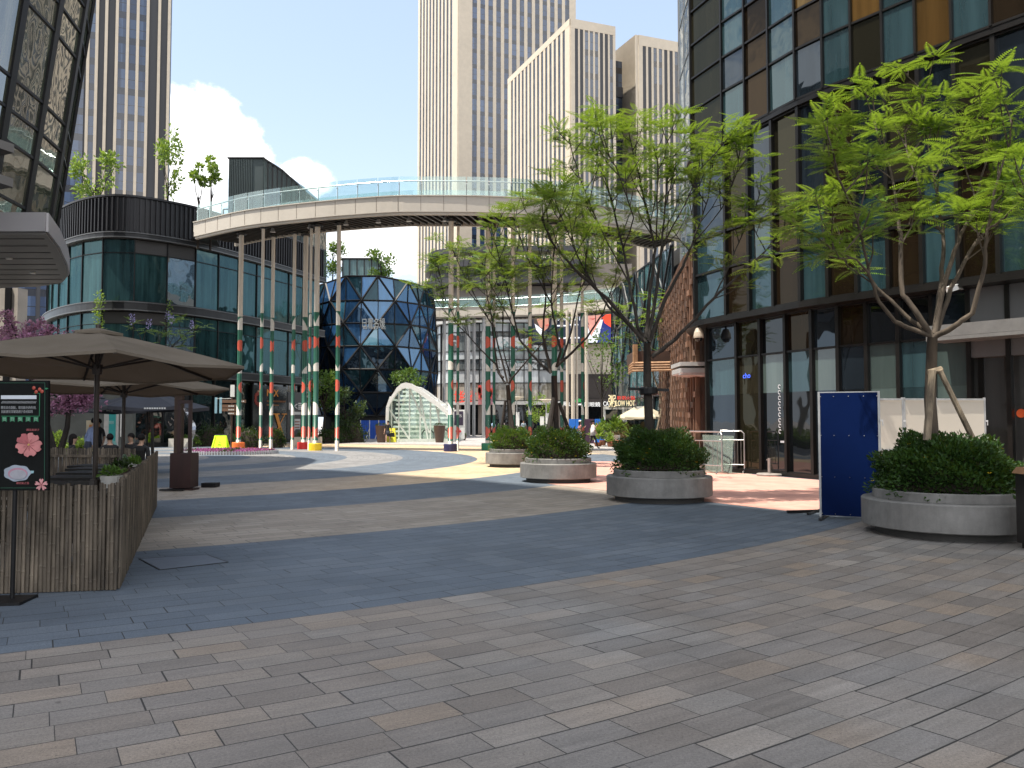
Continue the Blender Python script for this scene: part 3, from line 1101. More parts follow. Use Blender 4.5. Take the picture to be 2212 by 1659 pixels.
# ============================================================ towers
M_cream = mat('cream_stone', (.49, .425, .335), .65, var=.07, scale=.08, fine=.1)
M_taupe = mat('taupe_recess', (.17, .135, .105), .7, var=.12, scale=.15)
M_charc = mat('charcoal_panel', (.028, .029, .034), .5, var=.15, scale=.1)
TG_blue = tower_glass('tower_blue_glass', 3.3, (.012, .022, .045), (.05, .085, .16), (.014, .02, .034), .5)
TG_dark = tower_glass('tower_dark_glass', 3.5, (.014, .018, .026), (.06, .085, .13), (.022, .022, .026), .5)
TG_slot = tower_glass('tower_slot_glass', 3.3, (.010, .009, .008), (.042, .036, .031), (.050, .041, .033), .9)

def face_strips(root, a, d, L, n, H, pw, nrm_, glass, wallm, recess, z0=0.0, cap=2.5, dep=.5, pat=None, ends=(1.2, 1.2)):
    """one tower face: piers standing proud, one window strip per bay"""
    d, nrm_ = Vector((*d, 0)).normalized(), Vector((*nrm_, 0)).normalized()
    a = Vector((*a, 0))
    mb = MB()
    def bx(s0, s1, z0_, z1_, o0, o1, mi=0):
        q = []
        for z_ in (z0_, z1_):
            for s_, o_ in ((s0, o1), (s1, o1), (s1, o0), (s0, o0)):
                p = a + d * s_ + nrm_ * o_
                q.append((p.x, p.y, z_))
        mb.hexa(q, mi)
    w_ = (L - ends[0] - ends[1]) / n
    bx(0, ends[0] + pw / 2, z0, H, 0, dep)
    bx(L - ends[1] - pw / 2, L, z0, H, 0, dep)
    for i in range(1, n):
        s_ = ends[0] + i * w_
        bx(s_ - pw / 2, s_ + pw / 2, z0, H - cap, 0, dep)
    bx(0, L, H - cap, H, 0.002, dep + .02)
    mb.build('pier_wall', wallm, root)
    for i in range(n):
        mb = MB()
        s0, s1 = ends[0] + i * w_ + pw / 2, ends[0] + (i + 1) * w_ - pw / 2
        bx(s0, s1, z0, H - cap, .0, .08)
        dk = pat is not None and pat[i % len(pat)] == 'D'
        mb.build('dark_panel' if dk else 'window_strip', recess if dk else glass, root)

# cream pair on the right
bA = thing('cream_tower', 'lower cream twin block with flat roof, square corner and dark recessed link', 'tower', (8.66, 120, 0))
dL, dR = Vector((-9.29, 21.8, 0)).normalized(), Vector((6.94, 2.6, 0)).normalized()
nL, nR = Vector((-dL.y, dL.x, 0)) * 1, Vector((dR.y, -dR.x, 0))
nL = Vector((-.92, -.39, 0))
HA = 61.2
c0 = Vector((8.66, 120, 0))
mb = MB()
e1, e2 = c0 + dL * 23.7, c0 + dR * 7.4
mb.prism([tuple(q.xy) for q in (c0, e2, e2 + dL * 23.7, e1)], .01, HA - .3)
c1 = Vector((19.3, 124, 0))
e3 = c1 + dR * 14
mb.prism([tuple(q.xy) for q in (c1, e3, e3 + dL * 20, c1 + dL * 20)], .01, HA - .8)
mb.build('wall', M_charc, bA)
face_strips(bA, c0.xy, dL.xy, 23.7, 14, HA, .72, nL.xy, TG_slot, M_cream, M_taupe, cap=1.0, dep=.15)
face_strips(bA, (c0 - dR * .0).xy, dR.xy, 7.4, 8, HA, .30, nR.xy, TG_dark, M_cream, M_charc, cap=1.4, dep=.12, pat='DDWWWDDW', ends=(.5, .3))
face_strips(bA, c1.xy, dR.xy, 14, 14, HA - .6, .36, nR.xy, TG_dark, M_cream, M_charc, cap=1.6, dep=.14, pat='DDWWDDWW', ends=(.5, .3))
mb = MB()
mb.prism([tuple(q.xy) for q in (c1 + nL * .5 + dL * .1, c1 + dL * 20, c1 + dL * 20 + nL * .5)], .02, HA - .6)
mb.hexa([tuple((q + Vector((0, 0, zq)))) for zq in (.02, HA - .6) for q in (c1 + nL * .5, c1 - nL * .3, c1 - nL * .3 + dL * 20, c1 + nL * .5 + dL * 20)])
mb.build('side_wall', M_cream, bA)
mb = MB()
q0, q1 = e2 + dL * 4, c1 + dL * 4
mb.prism([tuple(q.xy) for q in (q0, q1, q1 + dL * 10, q0 + dL * 10)], .02, HA - 3.2)
mb.build('link_glass', TG_dark, bA)
for j in range(6):
    mb = MB()
    zz = 18 + j * 7.0
    mb.beam(q0 + nR * .1 + Vector((0, 0, zz)), q1 + nR * .1 + Vector((0, 0, zz)), .3, 1.6)
    mb.build('link_band', M_charc, bA)

# tallest cream tower
bB = thing('tall_tower', 'tallest cream tower with blue window strips, its roof above the frame', 'tower', (-11, 170, 0))
c0 = Vector((-11.2, 170, 0))
HB = 118
mb = MB()
mb.prism([tuple(q.xy) for q in (c0, c0 + dR * 27, c0 + dR * 27 + dL * 29, c0 + dL * 29)], .01, HB - .3)
mb.build('wall', M_charc, bB)
face_strips(bB, c0.xy, dL.xy, 29, 10, HB, 1.15, nL.xy, TG_slot, M_cream, M_taupe, cap=4, dep=.2, ends=(3.0, 1.0))
face_strips(bB, c0.xy, dR.xy, 27, 13, HB, .74, nR.xy, TG_blue, M_cream, M_charc, cap=4, dep=.16, ends=(2.6, 1.2))
# left tower
bC = thing('grey_tower', 'tall charcoal tower with cream vertical fins at the upper left', 'tower', (-55, 130, 0))
c0 = Vector((-55.4, 131.5, 0))
HC = 104
d_ = Vector((-.925, -.38, 0)).normalized()
n_ = Vector((.38, -.925, 0)).normalized()
mb = MB()
mb.prism([tuple(q.xy) for q in (c0, c0 + d_ * 34, c0 + d_ * 34 - n_ * 24, c0 - n_ * 24)], .01, HC - .2)
mb.build('wall', M_charc, bC)
mb = MB()
def strip(s0, s1, o, z0_=0, z1_=HC - 3):
    mb.hexa([tuple((c0 + d_ * s_ + n_ * o_) + Vector((0, 0, zq))) for zq in (z0_, z1_) for s_, o_ in ((s0, o), (s1, o), (s1, 0), (s0, 0))])
xs = [0.0, 1.45, 3.15, 4.6, 6.05, 7.6, 9.1, 10.4, 11.6]
for s_ in xs:
    strip(s_, s_ + .42, .42, 0, HC)
mb.build('fin', M_cream, bC)
for a_, b_ in ((3.57, 4.6), (5.02, 6.05), (6.47, 7.6), (10.82, 11.6), (12.3, 14.6), (15.2, 17.5), (18.1, 20.4), (21, 23.3), (24, 26.3)):
    mb = MB()
    strip(a_, b_, .10)
    mb.build('window_strip', tower_glass('grey_tower_glass', 4.1, (.02, .032, .065), (.06, .095, .17), (.024, .027, .036), 1.1) if 'grey_tower_glass' not in MATS else MATS['grey_tower_glass'], bC)

# ============================================================ pale glass tower edge, grey slats beneath
bD = thing('pale_glass_building', 'sliver of pale sky-blue glass tower beside the amber block', 'building', (9.4, 44, 0))
pts = [(11.2, 52), (9.45, 46), (8.95, 40.5), (8.5, 35.5)]
cvD = Curve2(pts)
sD = [i * cvD.L / 9 for i in range(10)]
curtain(bD, cvD, sD, [9.2, 12, 14.8, 17.6, 20.4, 23.2, 26, 28.8, 31.6, 34.4], lambda i, j: MATS.get('pale_sky_glass') or facade('pale_sky_glass', (.10, .15, .20), .45, c2=(.16, .21, .27), streak=.15, wav=.01, tint=(.9, .97, 1)), M_grey, mw=.04, md=.06, tw=.04, limit=60)
mb = MB()
mb.prism(list(reversed([tuple(cvD.off(s_, -.1).xy) for s_ in sD])) + [(14, 34), (16, 52)], .006, 34.4)
mb.build('wall', mat('tower_core_grey', (.30, .31, .32), .6), bD)
mb = MB()
for i in range(34):
    s_ = cvD.L * (i + .5) / 34
    p, nn_ = cvD.off(s_, .06), cvD.nrm(s_)
    mb.box((p.x, p.y, 8.1), (.14, .10, 2.2), math.atan2(nn_.y, nn_.x))
mb.build('slat_panel', M_lgrey, bD)

# ============================================================ brown timber lattice building
cvB = Curve2([(8.35, 46), (8.0, 43), (7.35, 37), (6.75, 31.5), (6.78, 29.6)])
bW = thing('timber_building', 'rust brown timber lattice house front with projecting beam porch', 'building', (7.4, 37, 0))
M_rust = mat('rust_timber', (.085, .045, .028), .6, var=.35, scale=3, c2=(.15, .08, .048), stretch=(1, 1, .2), island=.25)
M_rustd = mat('dark_timber', (.055, .028, .018), .7, var=.3, scale=3)
mb = MB()
pl = [tuple(cvB.off(s_, -.06).xy) for s_ in [cvB.L * i / 8 for i in range(9)]] + [(9.6, 29.6), (11, 46)]
mb.prism(pl, .006, 7.9)
mb.build('wall', M_rustd, bW)
mb = MB()
n = 52
for i in range(n):
    s_ = cvB.L * (i + .5) / n
    p, nn_ = cvB.off(s_, .09), cvB.nrm(s_)
    mb.box((p.x, p.y, 3.97), (.16, .07, 7.94), math.atan2(nn_.y, nn_.x))
    for q in range(6):
        z_ = ((i * .37) % 1.5) + q * 1.5 + .2
        if z_ < 7.7:
            mb.box((p.x + nn_.x * .06, p.y + nn_.y * .06, z_), (.16, .33, .20), math.atan2(nn_.y, nn_.x))
mb.build('lattice', M_rust, bW)
mb = MB()
z0, z1 = P(1400, 785, 39).z, P(1400, 762, 39).z
mb.box((6.75, 39.3, (z0 + z1) / 2), (2.2, 2.6, z1 - z0))
pr = mb.build('porch', M_rustd, bW)
mb = MB()
for i in range(4):
    zq = z0 - .06 - i * .115
    mb.tube([(5.55, 38.0, zq), (7.7, 37.4, zq)], .055, 8)
    mb.tube([(5.6, 38.0, zq + .02), (5.75, 40.6, zq + .02)], .055, 8)
mb.box((5.68, 38.05, (z0 + z1) / 2 + .05), (.2, .25, z1 - z0 + .5))
mb.build('log_beam', mat('lit_timber', (.36, .20, .10), .6, var=.3, scale=4, island=.2), bW)
mb = MB()
mb.box((7.42, 37.5, 2.0), (.42, .42, 4.0))
mb.build('porch_post', M_rust, bW)
# awning
aw = thing('awning', 'pale grey metal awning over the timber house door', 'awning', (6.5, 29.8, 3.4))
mb = MB()
mb.box((6.42, 29.9, 3.62), (1.0, 1.7, .14))
mb.box((6.42, 29.9, 3.40), (.96, 1.6, .16))
mb.box((6.40, 29.2, 3.28), (1.0, .1, .10))
mb.build('panel', M_lgrey, aw)
mb = MB()
mb.hexa([(5.95, 29.1, 3.28), (6.9, 29.1, 3.18), (6.9, 30.7, 3.18), (5.95, 30.7, 3.28), (5.95, 29.1, 3.32), (6.9, 29.1, 3.31), (6.9, 30.7, 3.31), (5.95, 30.7, 3.32)])
mb.build('soffit', mat('pinkish_panel', (.45, .34, .31), .5), aw)

# ============================================================ teal angular glass building
cvT = Curve2([(9.0, 74), (9.4, 68), (10.0, 61), (10.6, 54)])
bT = thing('teal_building', 'dark teal angular glass building behind the slender tree', 'building', (9.8, 62, 0))
G_tl = facade('dark_teal_facade', (.03, .075, .085), .2, c2=(.05, .11, .12), wav=.05)
G_tl2 = facade('deep_teal_facade', (.014, .03, .036), .16, wav=.06)
sT = [i * cvT.L / 8 for i in range(9)]
curtain(bT, cvT, sT, [.2, 3.4, 6.6, 9.6, 13.2], lambda i, j: (G_tl, G_tl2)[(i * 2 + j * 3 + i // 3) % 2] if j > 0 else G_tl2, M_dark, mw=.09, md=.14, tw=.09, jit=.10, limit=40)
mb = MB()
mb.prism([tuple(cvT.off(s_, -.5).xy) for s_ in sT] + [(16, 54), (16, 74)], .006, 13.1)
mb.build('wall', MATS['core_wall'], bT)
mb = MB()
for i in range(4):
    a, b = cvT.off(sT[i * 2], .14), cvT.off(sT[i * 2 + 2], .14)
    mb.beam((a.x, a.y, 6.6), (b.x, b.y, 13.2), .14, .14)
    mb.beam((b.x, b.y, 6.6), (a.x, a.y, 13.2), .10, .10)
mb.build('brace', M_dark, bT)

# ============================================================ stone mall with glazed curved corner
cvM = Curve2([(-8.0, 107), (-9.3, 101.5), (-8.2, 97), (-4.5, 95.2), (0, 95), (6.5, 95)])
bM = thing('mall_building', 'beige stone shopping mall with white-banded curved glass corner', 'building', (2, 98, 0))
G_spand = facade('white_spandrel', (.36, .385, .40), .12, streak=.1, wav=.01)
G_mall = facade('mall_glass', (.06, .075, .085), .22, c2=(.12, .13, .13), wav=.05)
G_mallw = facade('mall_warm_glass', (.20, .18, .15), .10, c2=(.28, .255, .215), streak=.3, wav=.03)
sM = [i * cvM.L / 15 for i in range(16)]
zM = [3.95, 6.0, 7.5, 8.7, 9.7, 11.9, 12.9]
curtain(bM, cvM, sM, zM, lambda i, j: {0: G_mallw, 1: G_spand, 2: G_mall, 3: G_spand, 4: G_mall, 5: G_spand}[j], M_dark, mw=.12, md=.2, tw=.10, limit=90)
curtain(bM, cvM, sM[::2], [.1, 3.5], lambda i, j: G_ink, M_dark, off=-.5, mw=.16, md=.2, tw=.1, limit=10, name='shop_window')
mb = MB()
ring(mb, cvM, 0, cvM.L, -1.0, .45, 3.5, 3.9)
ring(mb, cvM, 0, cvM.L, -1.0, .6, 12.95, 13.4)
mb.build('ledge', M_lgrey, bM)
mb = MB()
ring(mb, cvM, 0, cvM.L, -.6, .05, 13.42, 17.2)
mb.prism([tuple(cvM.off(s_, -.62).xy) for s_ in sM] + [(14, 96.0), (14, 120), (-8, 120)], .005, 20)
mb.build('wall', mat('mall_taupe', (.16, .14, .125), .7, var=.1, scale=.4), bM)
mb = MB()
cvMr = Curve2([(-8.4, 107), (-10.3, 101.5), (-9.2, 96), (-4.5, 93.9), (0, 93.5), (9, 93)])
ring(mb, cvMr, 0, cvMr.L, -2.5, 0, 17.3, 18.1)
ring(mb, cvMr, 0, cvMr.L, -2.5, .25, 19.3, 20.1)
ring(mb, cvMr, 0, cvMr.L, -2.5, -.4, 18.1, 19.3)
ring(mb, cvMr, 0, cvMr.L, -2.5, -.2, 21.0, 21.6)
mb.build('roof_ring', M_charc, bM)
m, k = newmat('mall_stone')
pos = k.n('ShaderNodeNewGeometry').outputs['Position']
x, y, z = k.xyz(pos)
br = k.n('ShaderNodeTexBrick', None, Vector=k.comb(x, z), Scale=1.0, Color1=(.45, .40, .32), Color2=(.41, .365, .295), Mortar=(.25, .22, .18))
br.inputs['Mortar Size'].default_value = .02
br.inputs['Brick Width'].default_value = 1.5
br.inputs['Row Height'].default_value = .62
b = k.n('ShaderNodeBsdfPrincipled', None, Base_Color=k.mix(1.0, br.outputs[0], k.ramp(k.noise(pos, .5, 5), ((.3, (.88,) * 3), (.7, (1.1,) * 3))), 'MULTIPLY'), Roughness=.65)
finish(k, b.outputs[0])
mb = MB()
mb.box((9.9, 95.6, 12.1), (6.8, 2.0, 10.2))
mb.build('stone_wall', m, bM)
mb = MB()
mb.box((9.9, 95.4, 5.6), (6.9, 1.8, 2.78))
mb.box((9.9, 95.35, 3.75), (6.9, 2.3, .85))
mb.build('sign_fascia', mat('black_brown_fascia', (.022, .017, .016), .5), bM)
mb = MB()
mb.box((9.9, 95.7, 1.65), (6.8, 1.2, 3.28))
mb.build('shop_front', G_ink, bM)
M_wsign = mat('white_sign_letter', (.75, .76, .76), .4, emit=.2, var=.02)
def msign(name, label, body, u, v, h, wd, m_, d=94.1, cat='sign'):
    p = P(u, v, d)
    o = text(body, p, (1, 0, 0), (0, 0, 1), h, m_, name, depth=.08, width=wd)
    # re-origin at its own place
    me = o.data
    for vt in me.vertices:
        vt.co -= p
    o.location = p
    tag(o, label, cat)
    return o
msign('shop_sign', 'white brush-style optician lettering on the black shop fascia', '業眼鏡', 1279, 873.5, .52, 1.85, M_wsign)
msign('shop_sign', 'white Latin lettering on the black fascia behind the second tree', 'PARIAL', 1220, 873, .42, 1.3, M_wsign)
msign('shop_sign', 'small white outlined lettering beside the cream neon sign', 'CA', 1309, 872, .5, .6, M_wsign)
p = P(1251, 869, 94.1)
mb = MB()
mb.slab([p + Vector((math.cos(a) * .55, 0, max(0, math.sin(a)) * .42)) for a in [i * math.pi / 12 for i in range(24)]][:13], (0, -1, 0), .1)
mb.box(p + Vector((0, 0, -.24)), (.75, .08, .16), 0, 1)
tag(mb.build('round_sign', [mat('sign_green', (.03, .32, .08), .4), M_wsign], at=p), 'green half-round shop logo with a white caption strip', 'sign')
# big red characters in the corner glazing
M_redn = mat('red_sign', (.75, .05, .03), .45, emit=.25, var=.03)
for i, (ch, u) in enumerate((('世', 990), ('谷', 1003), ('省', 1020))):
    p = P(u, 856.5, 93.0 - i * .1)
    o = text(ch, p, (1, 0, 0), (0, 0, 1), 1.35, M_redn, 'red_character', depth=.1, width=.95)
    for vt in o.data.vertices:
        vt.co -= p
    o.location = p
    tag(o, ('leftmost red Chinese character standing on the mall corner ledge, nearest the glass arch', 'middle red Chinese character between two others on the mall corner ledge', 'rightmost red Chinese character on the mall corner ledge')[i], 'sign', 'red characters on the mall corner')
for u, lab in ((1040, 'wide red and mauve poster in the mall corner window'), (1060, 'narrow faded mauve poster in the mall corner window')):
    p = P(u, 853, 93.9)
    mb = MB()
    wd = .75 if u < 1050 else .55
    mb.box(p, (wd, .06, 2.2))
    for q in range(9):
        mb.box(p + Vector((rnd.uniform(-wd / 3, wd / 3), -.05, rnd.uniform(-.9, .9))), (wd * .4, .05, .5), 0, 1)
    tag(mb.build('window_poster', [mat('mauve_print', (.36, .17, .22), .5) if u > 1050 else mat('pink_print', (.42, .16, .17), .5), mat('red_print', (.62, .07, .05), .5)], at=p), lab, 'poster')

# LED screen
SD = 93.9
def sp(u, v, o=0.0):
    return P(u, v, SD - o)
scr = thing('video_screen', 'large video advertising screen with two suited men and a red brush stroke', 'screen', sp(1245, 706))
mb = MB()
mb.slab([sp(1148, 742), sp(1348, 742), sp(1348, 668), sp(1148, 668)], (0, -1, 0), .5)
mb.build('cabinet', mat('screen_black', (.006, .008, .016), .4, emit=.0), scr)
def lit(name, c):
    return MATS.get(name) or mat(name, c, .5, var=.04, emit=.35)
def shape(name, pts, m_, o):
    mb = MB()
    mb.slab([sp(u, v, o) for u, v in pts], (0, -1, 0), .02)
    mb.build(name, m_, scr)
shape('backdrop', [(1151, 740), (1345, 740), (1345, 670), (1151, 670)], lit('screen_navy', (.01, .016, .035)), .03)
shape('face', [(1154, 700), (1158, 712), (1172, 718), (1184, 708), (1187, 696), (1186, 676), (1156, 677)], lit('screen_skin', (.40, .18, .13)), .06)
shape('beard', [(1153, 698), (1158, 712), (1172, 718), (1176, 712), (1166, 706), (1160, 692), (1158, 677), (1153, 677)], lit('screen_beard', (.04, .025, .02)), .09)
shape('lips', [(1178, 702), (1185, 700), (1185, 703), (1180, 705)], lit('screen_lips', (.42, .07, .06)), .09)
shape('collar', [(1155, 699), (1172, 712), (1186, 736), (1176, 734), (1158, 712)], lit('screen_white', (.62, .64, .70)), .12)
shape('tie', [(1172, 716), (1180, 716), (1190, 738), (1178, 738)], lit('screen_tie', (.02, .025, .035)), .14)
shape('face', [(1265, 671), (1268, 690), (1274, 704), (1282, 712), (1294, 704), (1299, 690), (1301, 671)], lit('screen_skin_light', (.55, .25, .20)), .06)
shape('neck', [(1270, 700), (1277, 728), (1290, 714), (1297, 694), (1282, 712)], lit('screen_skin_light', (.55, .25, .20)), .05)
shape('lips', [(1273, 688), (1281, 691), (1288, 687), (1281, 688)], lit('screen_lips', (.42, .07, .06)), .09)
shape('jacket', [(1290, 740), (1302, 692), (1330, 704), (1340, 740)], lit('screen_blue', (.012, .022, .15)), .08)
shape('shirt', [(1267, 698), (1277, 727), (1297, 691), (1303, 690), (1290, 740), (1268, 740)], lit('screen_white', (.62, .64, .70)), .12)
shape('brush_stroke', [(1301, 686), (1310, 678), (1322, 670), (1334, 672), (1345, 684), (1345, 738), (1338, 739), (1336, 718), (1318, 706), (1306, 698)], lit('screen_red', (.85, .06, .02)), .14)
tx = lit('screen_text', (.65, .68, .75))
for body, u, v, h, wd in (('启', 1222, 685, .75, .6), ('门', 1234, 683, .75, .55), ('川', 1247, 684, .9, .6), ('北', 1204, 686, .7, .5)):
    text(body, sp(u, v, .1), (1, 0, 0), (0, 0, 1), h, tx, 'screen_lettering', scr, depth=.02, width=wd)
for u, v, wd in ((1215, 703, 26), (1240, 701, 18), (1213, 730, 22), (1228, 729, 14), (1245, 729, 14)):
    shape('caption', [(u - wd / 2, v + 2), (u + wd / 2, v + 2), (u + wd / 2, v - 1), (u - wd / 2, v - 1)], tx, .1)

# ============================================================ footbridges
M_rail = clear_glass('rail_glass')
M_fas = mat('bridge_fascia', (.47, .43, .37), .45, var=.08, scale=.35, fine=.06)
def bridge(name, label, pts, wdt, zb, zt, railh, npan, slats=True, org=None):
    cv = Curve2(pts)
    b_ = thing(name, label, 'footbridge', org)
    mb = MB()
    ring(mb, cv, 0, cv.L, -.12, 0, zb + .12, zt)
    ring(mb, cv, 0, cv.L, -.30, -.10, zb, zb + .12)
    ring(mb, cv, 0, cv.L, -.35, .06, zt, zt + .05)
    fm_ = MB()
    ring(fm_, cv, 0, cv.L, -wdt, -wdt + .12, zb + .05, zt)
    fm_.build('fascia', M_fas, b_)
    n = npan // 2
    for i in range(1, n * 2):
        s_ = cv.L * i / (n * 2)
        p, q = cv.off(s_, .003), cv.nrm(s_)
        mb.box((p.x, p.y, (zb + zt) / 2 + .08), (.012, .02, zt - zb - .2), math.atan2(q.y, q.x), 1)
    mb.build('fascia', [M_fas, M_taupe], b_)
    mb = MB()
    ring(mb, cv, 0, cv.L, -wdt + .13, -.125, zb + .55, zt - .05)
    mb.build('deck', M_dark, b_)
    mb = MB()
    ns = int(cv.L / .42)
    for i in range(ns):
        s_ = cv.L * (i + .5) / ns
        a, c_ = cv.off(s_ - .5, -.2), cv.off(s_ + .5, -wdt + .16)
        mb.beam((a.x, a.y, zb + .25), (c_.x, c_.y, zb + .25), .10, .30)
    mb.build('soffit_slat', mat('soffit_slat_metal', (.040, .036, .033), .5), b_)
    for i in range(npan):
        a, c_ = cv.L * i / npan + .03, cv.L * (i + 1) / npan - .03
        mb = MB()
        ring(mb, cv, a, c_, -.20, -.185, zt + .05, zt + railh, 2.0)
        mb.build('rail_glass', M_rail, b_)
    mb = MB()
    for i in range(npan + 1):
        p = cv.off(cv.L * i / npan, -.26)
        mb.tube([(p.x, p.y, zt + .04), (p.x, p.y, zt + .82)], .025, 6)
        q = cv.off(cv.L * i / npan, -.20)
        mb.beam((p.x, p.y, zt + .72), (q.x, q.y, zt + .72), .06, .05)
    mb.tube([tuple(cv.off(cv.L * i / 80, -.32).xy) + (zt + .90,) for i in range(81)], .035, 6)
    mb.tube([tuple(cv.off(cv.L * i / 80, -.26).xy) + (zt + .12,) for i in range(81)], .02, 6)
    mb.build('handrail', M_steel, b_)
    mb = MB()
    for i in range(npan + 1):
        pass
    ring(mb, cv, 0, cv.L, -wdt + .2, -wdt + .215, zt + .05, zt + railh, .8)
    mb.build('far_rail_glass', M_rail, b_)
    return b_, cv
b1, cvK = bridge('footbridge', 'curved beige footbridge with glass railing spanning the plaza on tall poles',
                 [(-18.95, 48.75), (-15, 46), (-10.7, 44.2), (-6.9, 43.1), (-4.85, 42.9), (-1.56, 43), (1.44, 43.5), (3.5, 44.2), (5.9, 45.7), (8.4, 47.6), (11, 50)],
                 3.0, 12.45, 13.4, 1.10, 28, org=(-4.85, 44, 12.4))
for s_ in [cvK.L * f for f in (.08, .17, .25, .32, .38, .44, .5, .56, .63, .7, .78, .86)]:
    p = cvK.off(s_, -1.3)
    mb = MB()
    mb.lathe((p.x, p.y, 12.38), ((.16, 0), (.10, .12), (.06, .3)), 12)
    mb.build('downlight', M_lgrey, b1)
mb = MB()
mb.prism([(-18.9, 48.95), (-18.2, 49.7), (-20.2, 57.5), (-22.4, 57)], 13.22, 13.38)
mb.build('landing', M_dark, b1)
b2, cvK2 = bridge('footbridge', 'second beige footbridge with glass railing in front of the mall', [(-12, 87.5), (-6, 86), (0, 85), (5, 83), (9, 80.5), (13, 77.5)], 3.0, 12.4, 13.45, 1.15, 18, org=(0, 86, 12.4))
mb = MB()
M_gpole = mat('grey_pole', (.38, .38, .38), .4, .4, var=.06)
def pole(u, d, r_, z1, m_, label, z0=0):
    p = P(u, 910, d)
    mb = MB()
    mb.tube([(p.x, d, 0), (p.x, d, z1)], r_, 14)
    mb.box((p.x, d, .03), (r_ * 3, r_ * 3, .06))
    o = mb.build('bridge_pole', m_, at=(p.x, d, 0), smooth=False)
    tag(o, label, 'pole', 'plain poles under the second footbridge')
for i, (u, d) in enumerate(((959, 87), (1012, 86.3), (1023.5, 86.6), (1044.5, 86), (1007, 87.5))):
    pole(u, d, .17, 12.6, M_gpole, 'plain grey bridge pole, %s of the group in front of the mall corner glass' % ('leftmost', 'third', 'fourth', 'rightmost', 'second')[i])
for i, (u, d, r_) in enumerate(((1226, 81.6, .15), (1238, 81.2, .19), (1246.5, 81.5, .11), (1267.5, 80.6, .16))):
    pole(u, d, r_, 12.6, M_beige, 'plain cream pole below the video screen, %s' % ('leftmost of four', 'the thickest of four', 'the thinnest of four', 'rightmost of four')[i])

# ============================================================ painted poles
m, k = newmat('painted_pole')
co = k.n('ShaderNodeTexCoord').outputs['Object']
x, y, z = k.xyz(co)
th = k.m('ARCTAN2', y, x)
cs = k.m('COSINE', th)
c = k.mix(k.step(z, .55, 7.62), (.50, .445, .37), (.008, .088, .052))
W_ = (.56, .53, .47)
def wb(c, lo, hi, amp, ph, sg=1):
    cc = k.m('COSINE', k.m('ADD', th, ph))
    e = k.m('MULTIPLY', k.m('POWER', k.m('ADD', .5, k.m('MULTIPLY', cc, .5)), .4), amp)
    inside = k.m('MULTIPLY', k.m('GREATER_THAN', z, lo), k.m('LESS_THAN', z, k.m('ADD', hi, e)))
    return k.mix(inside, c, W_)
c = wb(c, 6.85, 6.95, .62, .5)
c = wb(c, 4.35, 4.45, .38, 2.4)
c = wb(c, 1.95, 2.05, .62, 4.0)
for zc, ph in ((5.95, 1.2), (3.55, 2.9), (.98, 4.6), (5.95, 4.2), (.98, 1.5)):
    t2 = k.m('SUBTRACT', k.m('FLOORED_MODULO', k.m('ADD', th, ph), 2 * math.pi), math.pi)
    ax = k.m('MULTIPLY', t2, .17)
    dz = k.m('SUBTRACT', z, zc)
    dd = k.m('ADD', k.m('MULTIPLY', ax, ax), k.m('MULTIPLY', dz, k.m('MULTIPLY', dz, .9)))
    c = k.mix(k.m('LESS_THAN', dd,   .098), c, (.46, .07, .035))
c = k.mix(1.0, c, k.ramp(k.noise(k.n('ShaderNodeMapping', None, Vector=co, Scale=(3, 3, .6)).outputs[0], 1.5, 5), ((.3, (.88,) * 3), (.7, (1.08,) * 3))), 'MULTIPLY')
b = k.n('ShaderNodeBsdfPrincipled', None, Base_Color=c, Roughness=.42)
finish(k, b.outputs[0])
M_pp = m
PL = [(515, 47.5, .135, 'orange'), (562.5, 45.9, .085, 0), (585, 48.0, .105, 0), (631.5, 47.2, .10, 0), (656, 47.7, .145, 'red'), (667.5, 45.8, .075, 0), (681, 45.5, .145, 'yellow'), (728, 45.1, .115, 0),
      (973, 44.2, .14, 'navy'), (988.5, 45.2, .075, 0), (1054, 45.6, .14, 'green'), (1067, 46.0, .08, 0), (1108, 45.3, .115, 0), (1145, 45.6, .10, 0), (1198, 45.0, .15, 0), (1214, 46.1, .095, 0), (1259, 45.8, .085, 0)]
PLAB = ['', 'slender pole just right of the orange-based pole', 'pole in front of the orange shop lettering', 'pole left of the red-based pole', '', 'thinnest pole squeezed between the red and yellow bases', '', 'lone pole in front of the faceted drum',
        '', 'thin pole just right of the navy-based pole', '', 'thin pole just right of the green-based pole', 'pole behind the trunk of the farthest tree', 'pole between the two planted trees', 'thick pole behind the second planter tree', 'pole just right of the second planter trunk', 'rightmost pole beside the cream poles']
BC = {'orange': (.75, .16, .03), 'red': (.72, .03, .025), 'yellow': (.80, .55, .02), 'navy': (.02, .018, .07), 'green': (.012, .16, .09)}
for i, (u, d, r_, bc) in enumerate(PL):
    p = P(u, 955, d)
    lab = ('green, white and red painted bridge pole on a %s round base' % bc) if bc else 'green, white and red painted ' + PLAB[i]
    t = thing('painted_pole', lab, 'pole', (p.x, d, 0), 'painted poles under the footbridge')
    mb = MB()
    mb.tube([(p.x, d, 0), (p.x, d, 6), (p.x, d, 12.5)], r_, 20)
    s = mb.build('shaft', M_pp, t, at=(p.x, d, 0), smooth=True)
    s.rotation_euler = (0, 0, i * 2.39)
    mb = MB()
    mb.lathe((p.x, d, 12.36), ((r_ * 1.9, 0), (r_ * 2.2, .08)), 16)
    mb.build('collar', M_dark, t)
    if bc:
        mb = MB()
        mb.lathe((p.x, d, 0), ((.36, 0), (.36, .36), (.34, .40)), 28)
        mb.build('base_block', mat(bc + '_base', BC[bc], .45, var=.08), t)

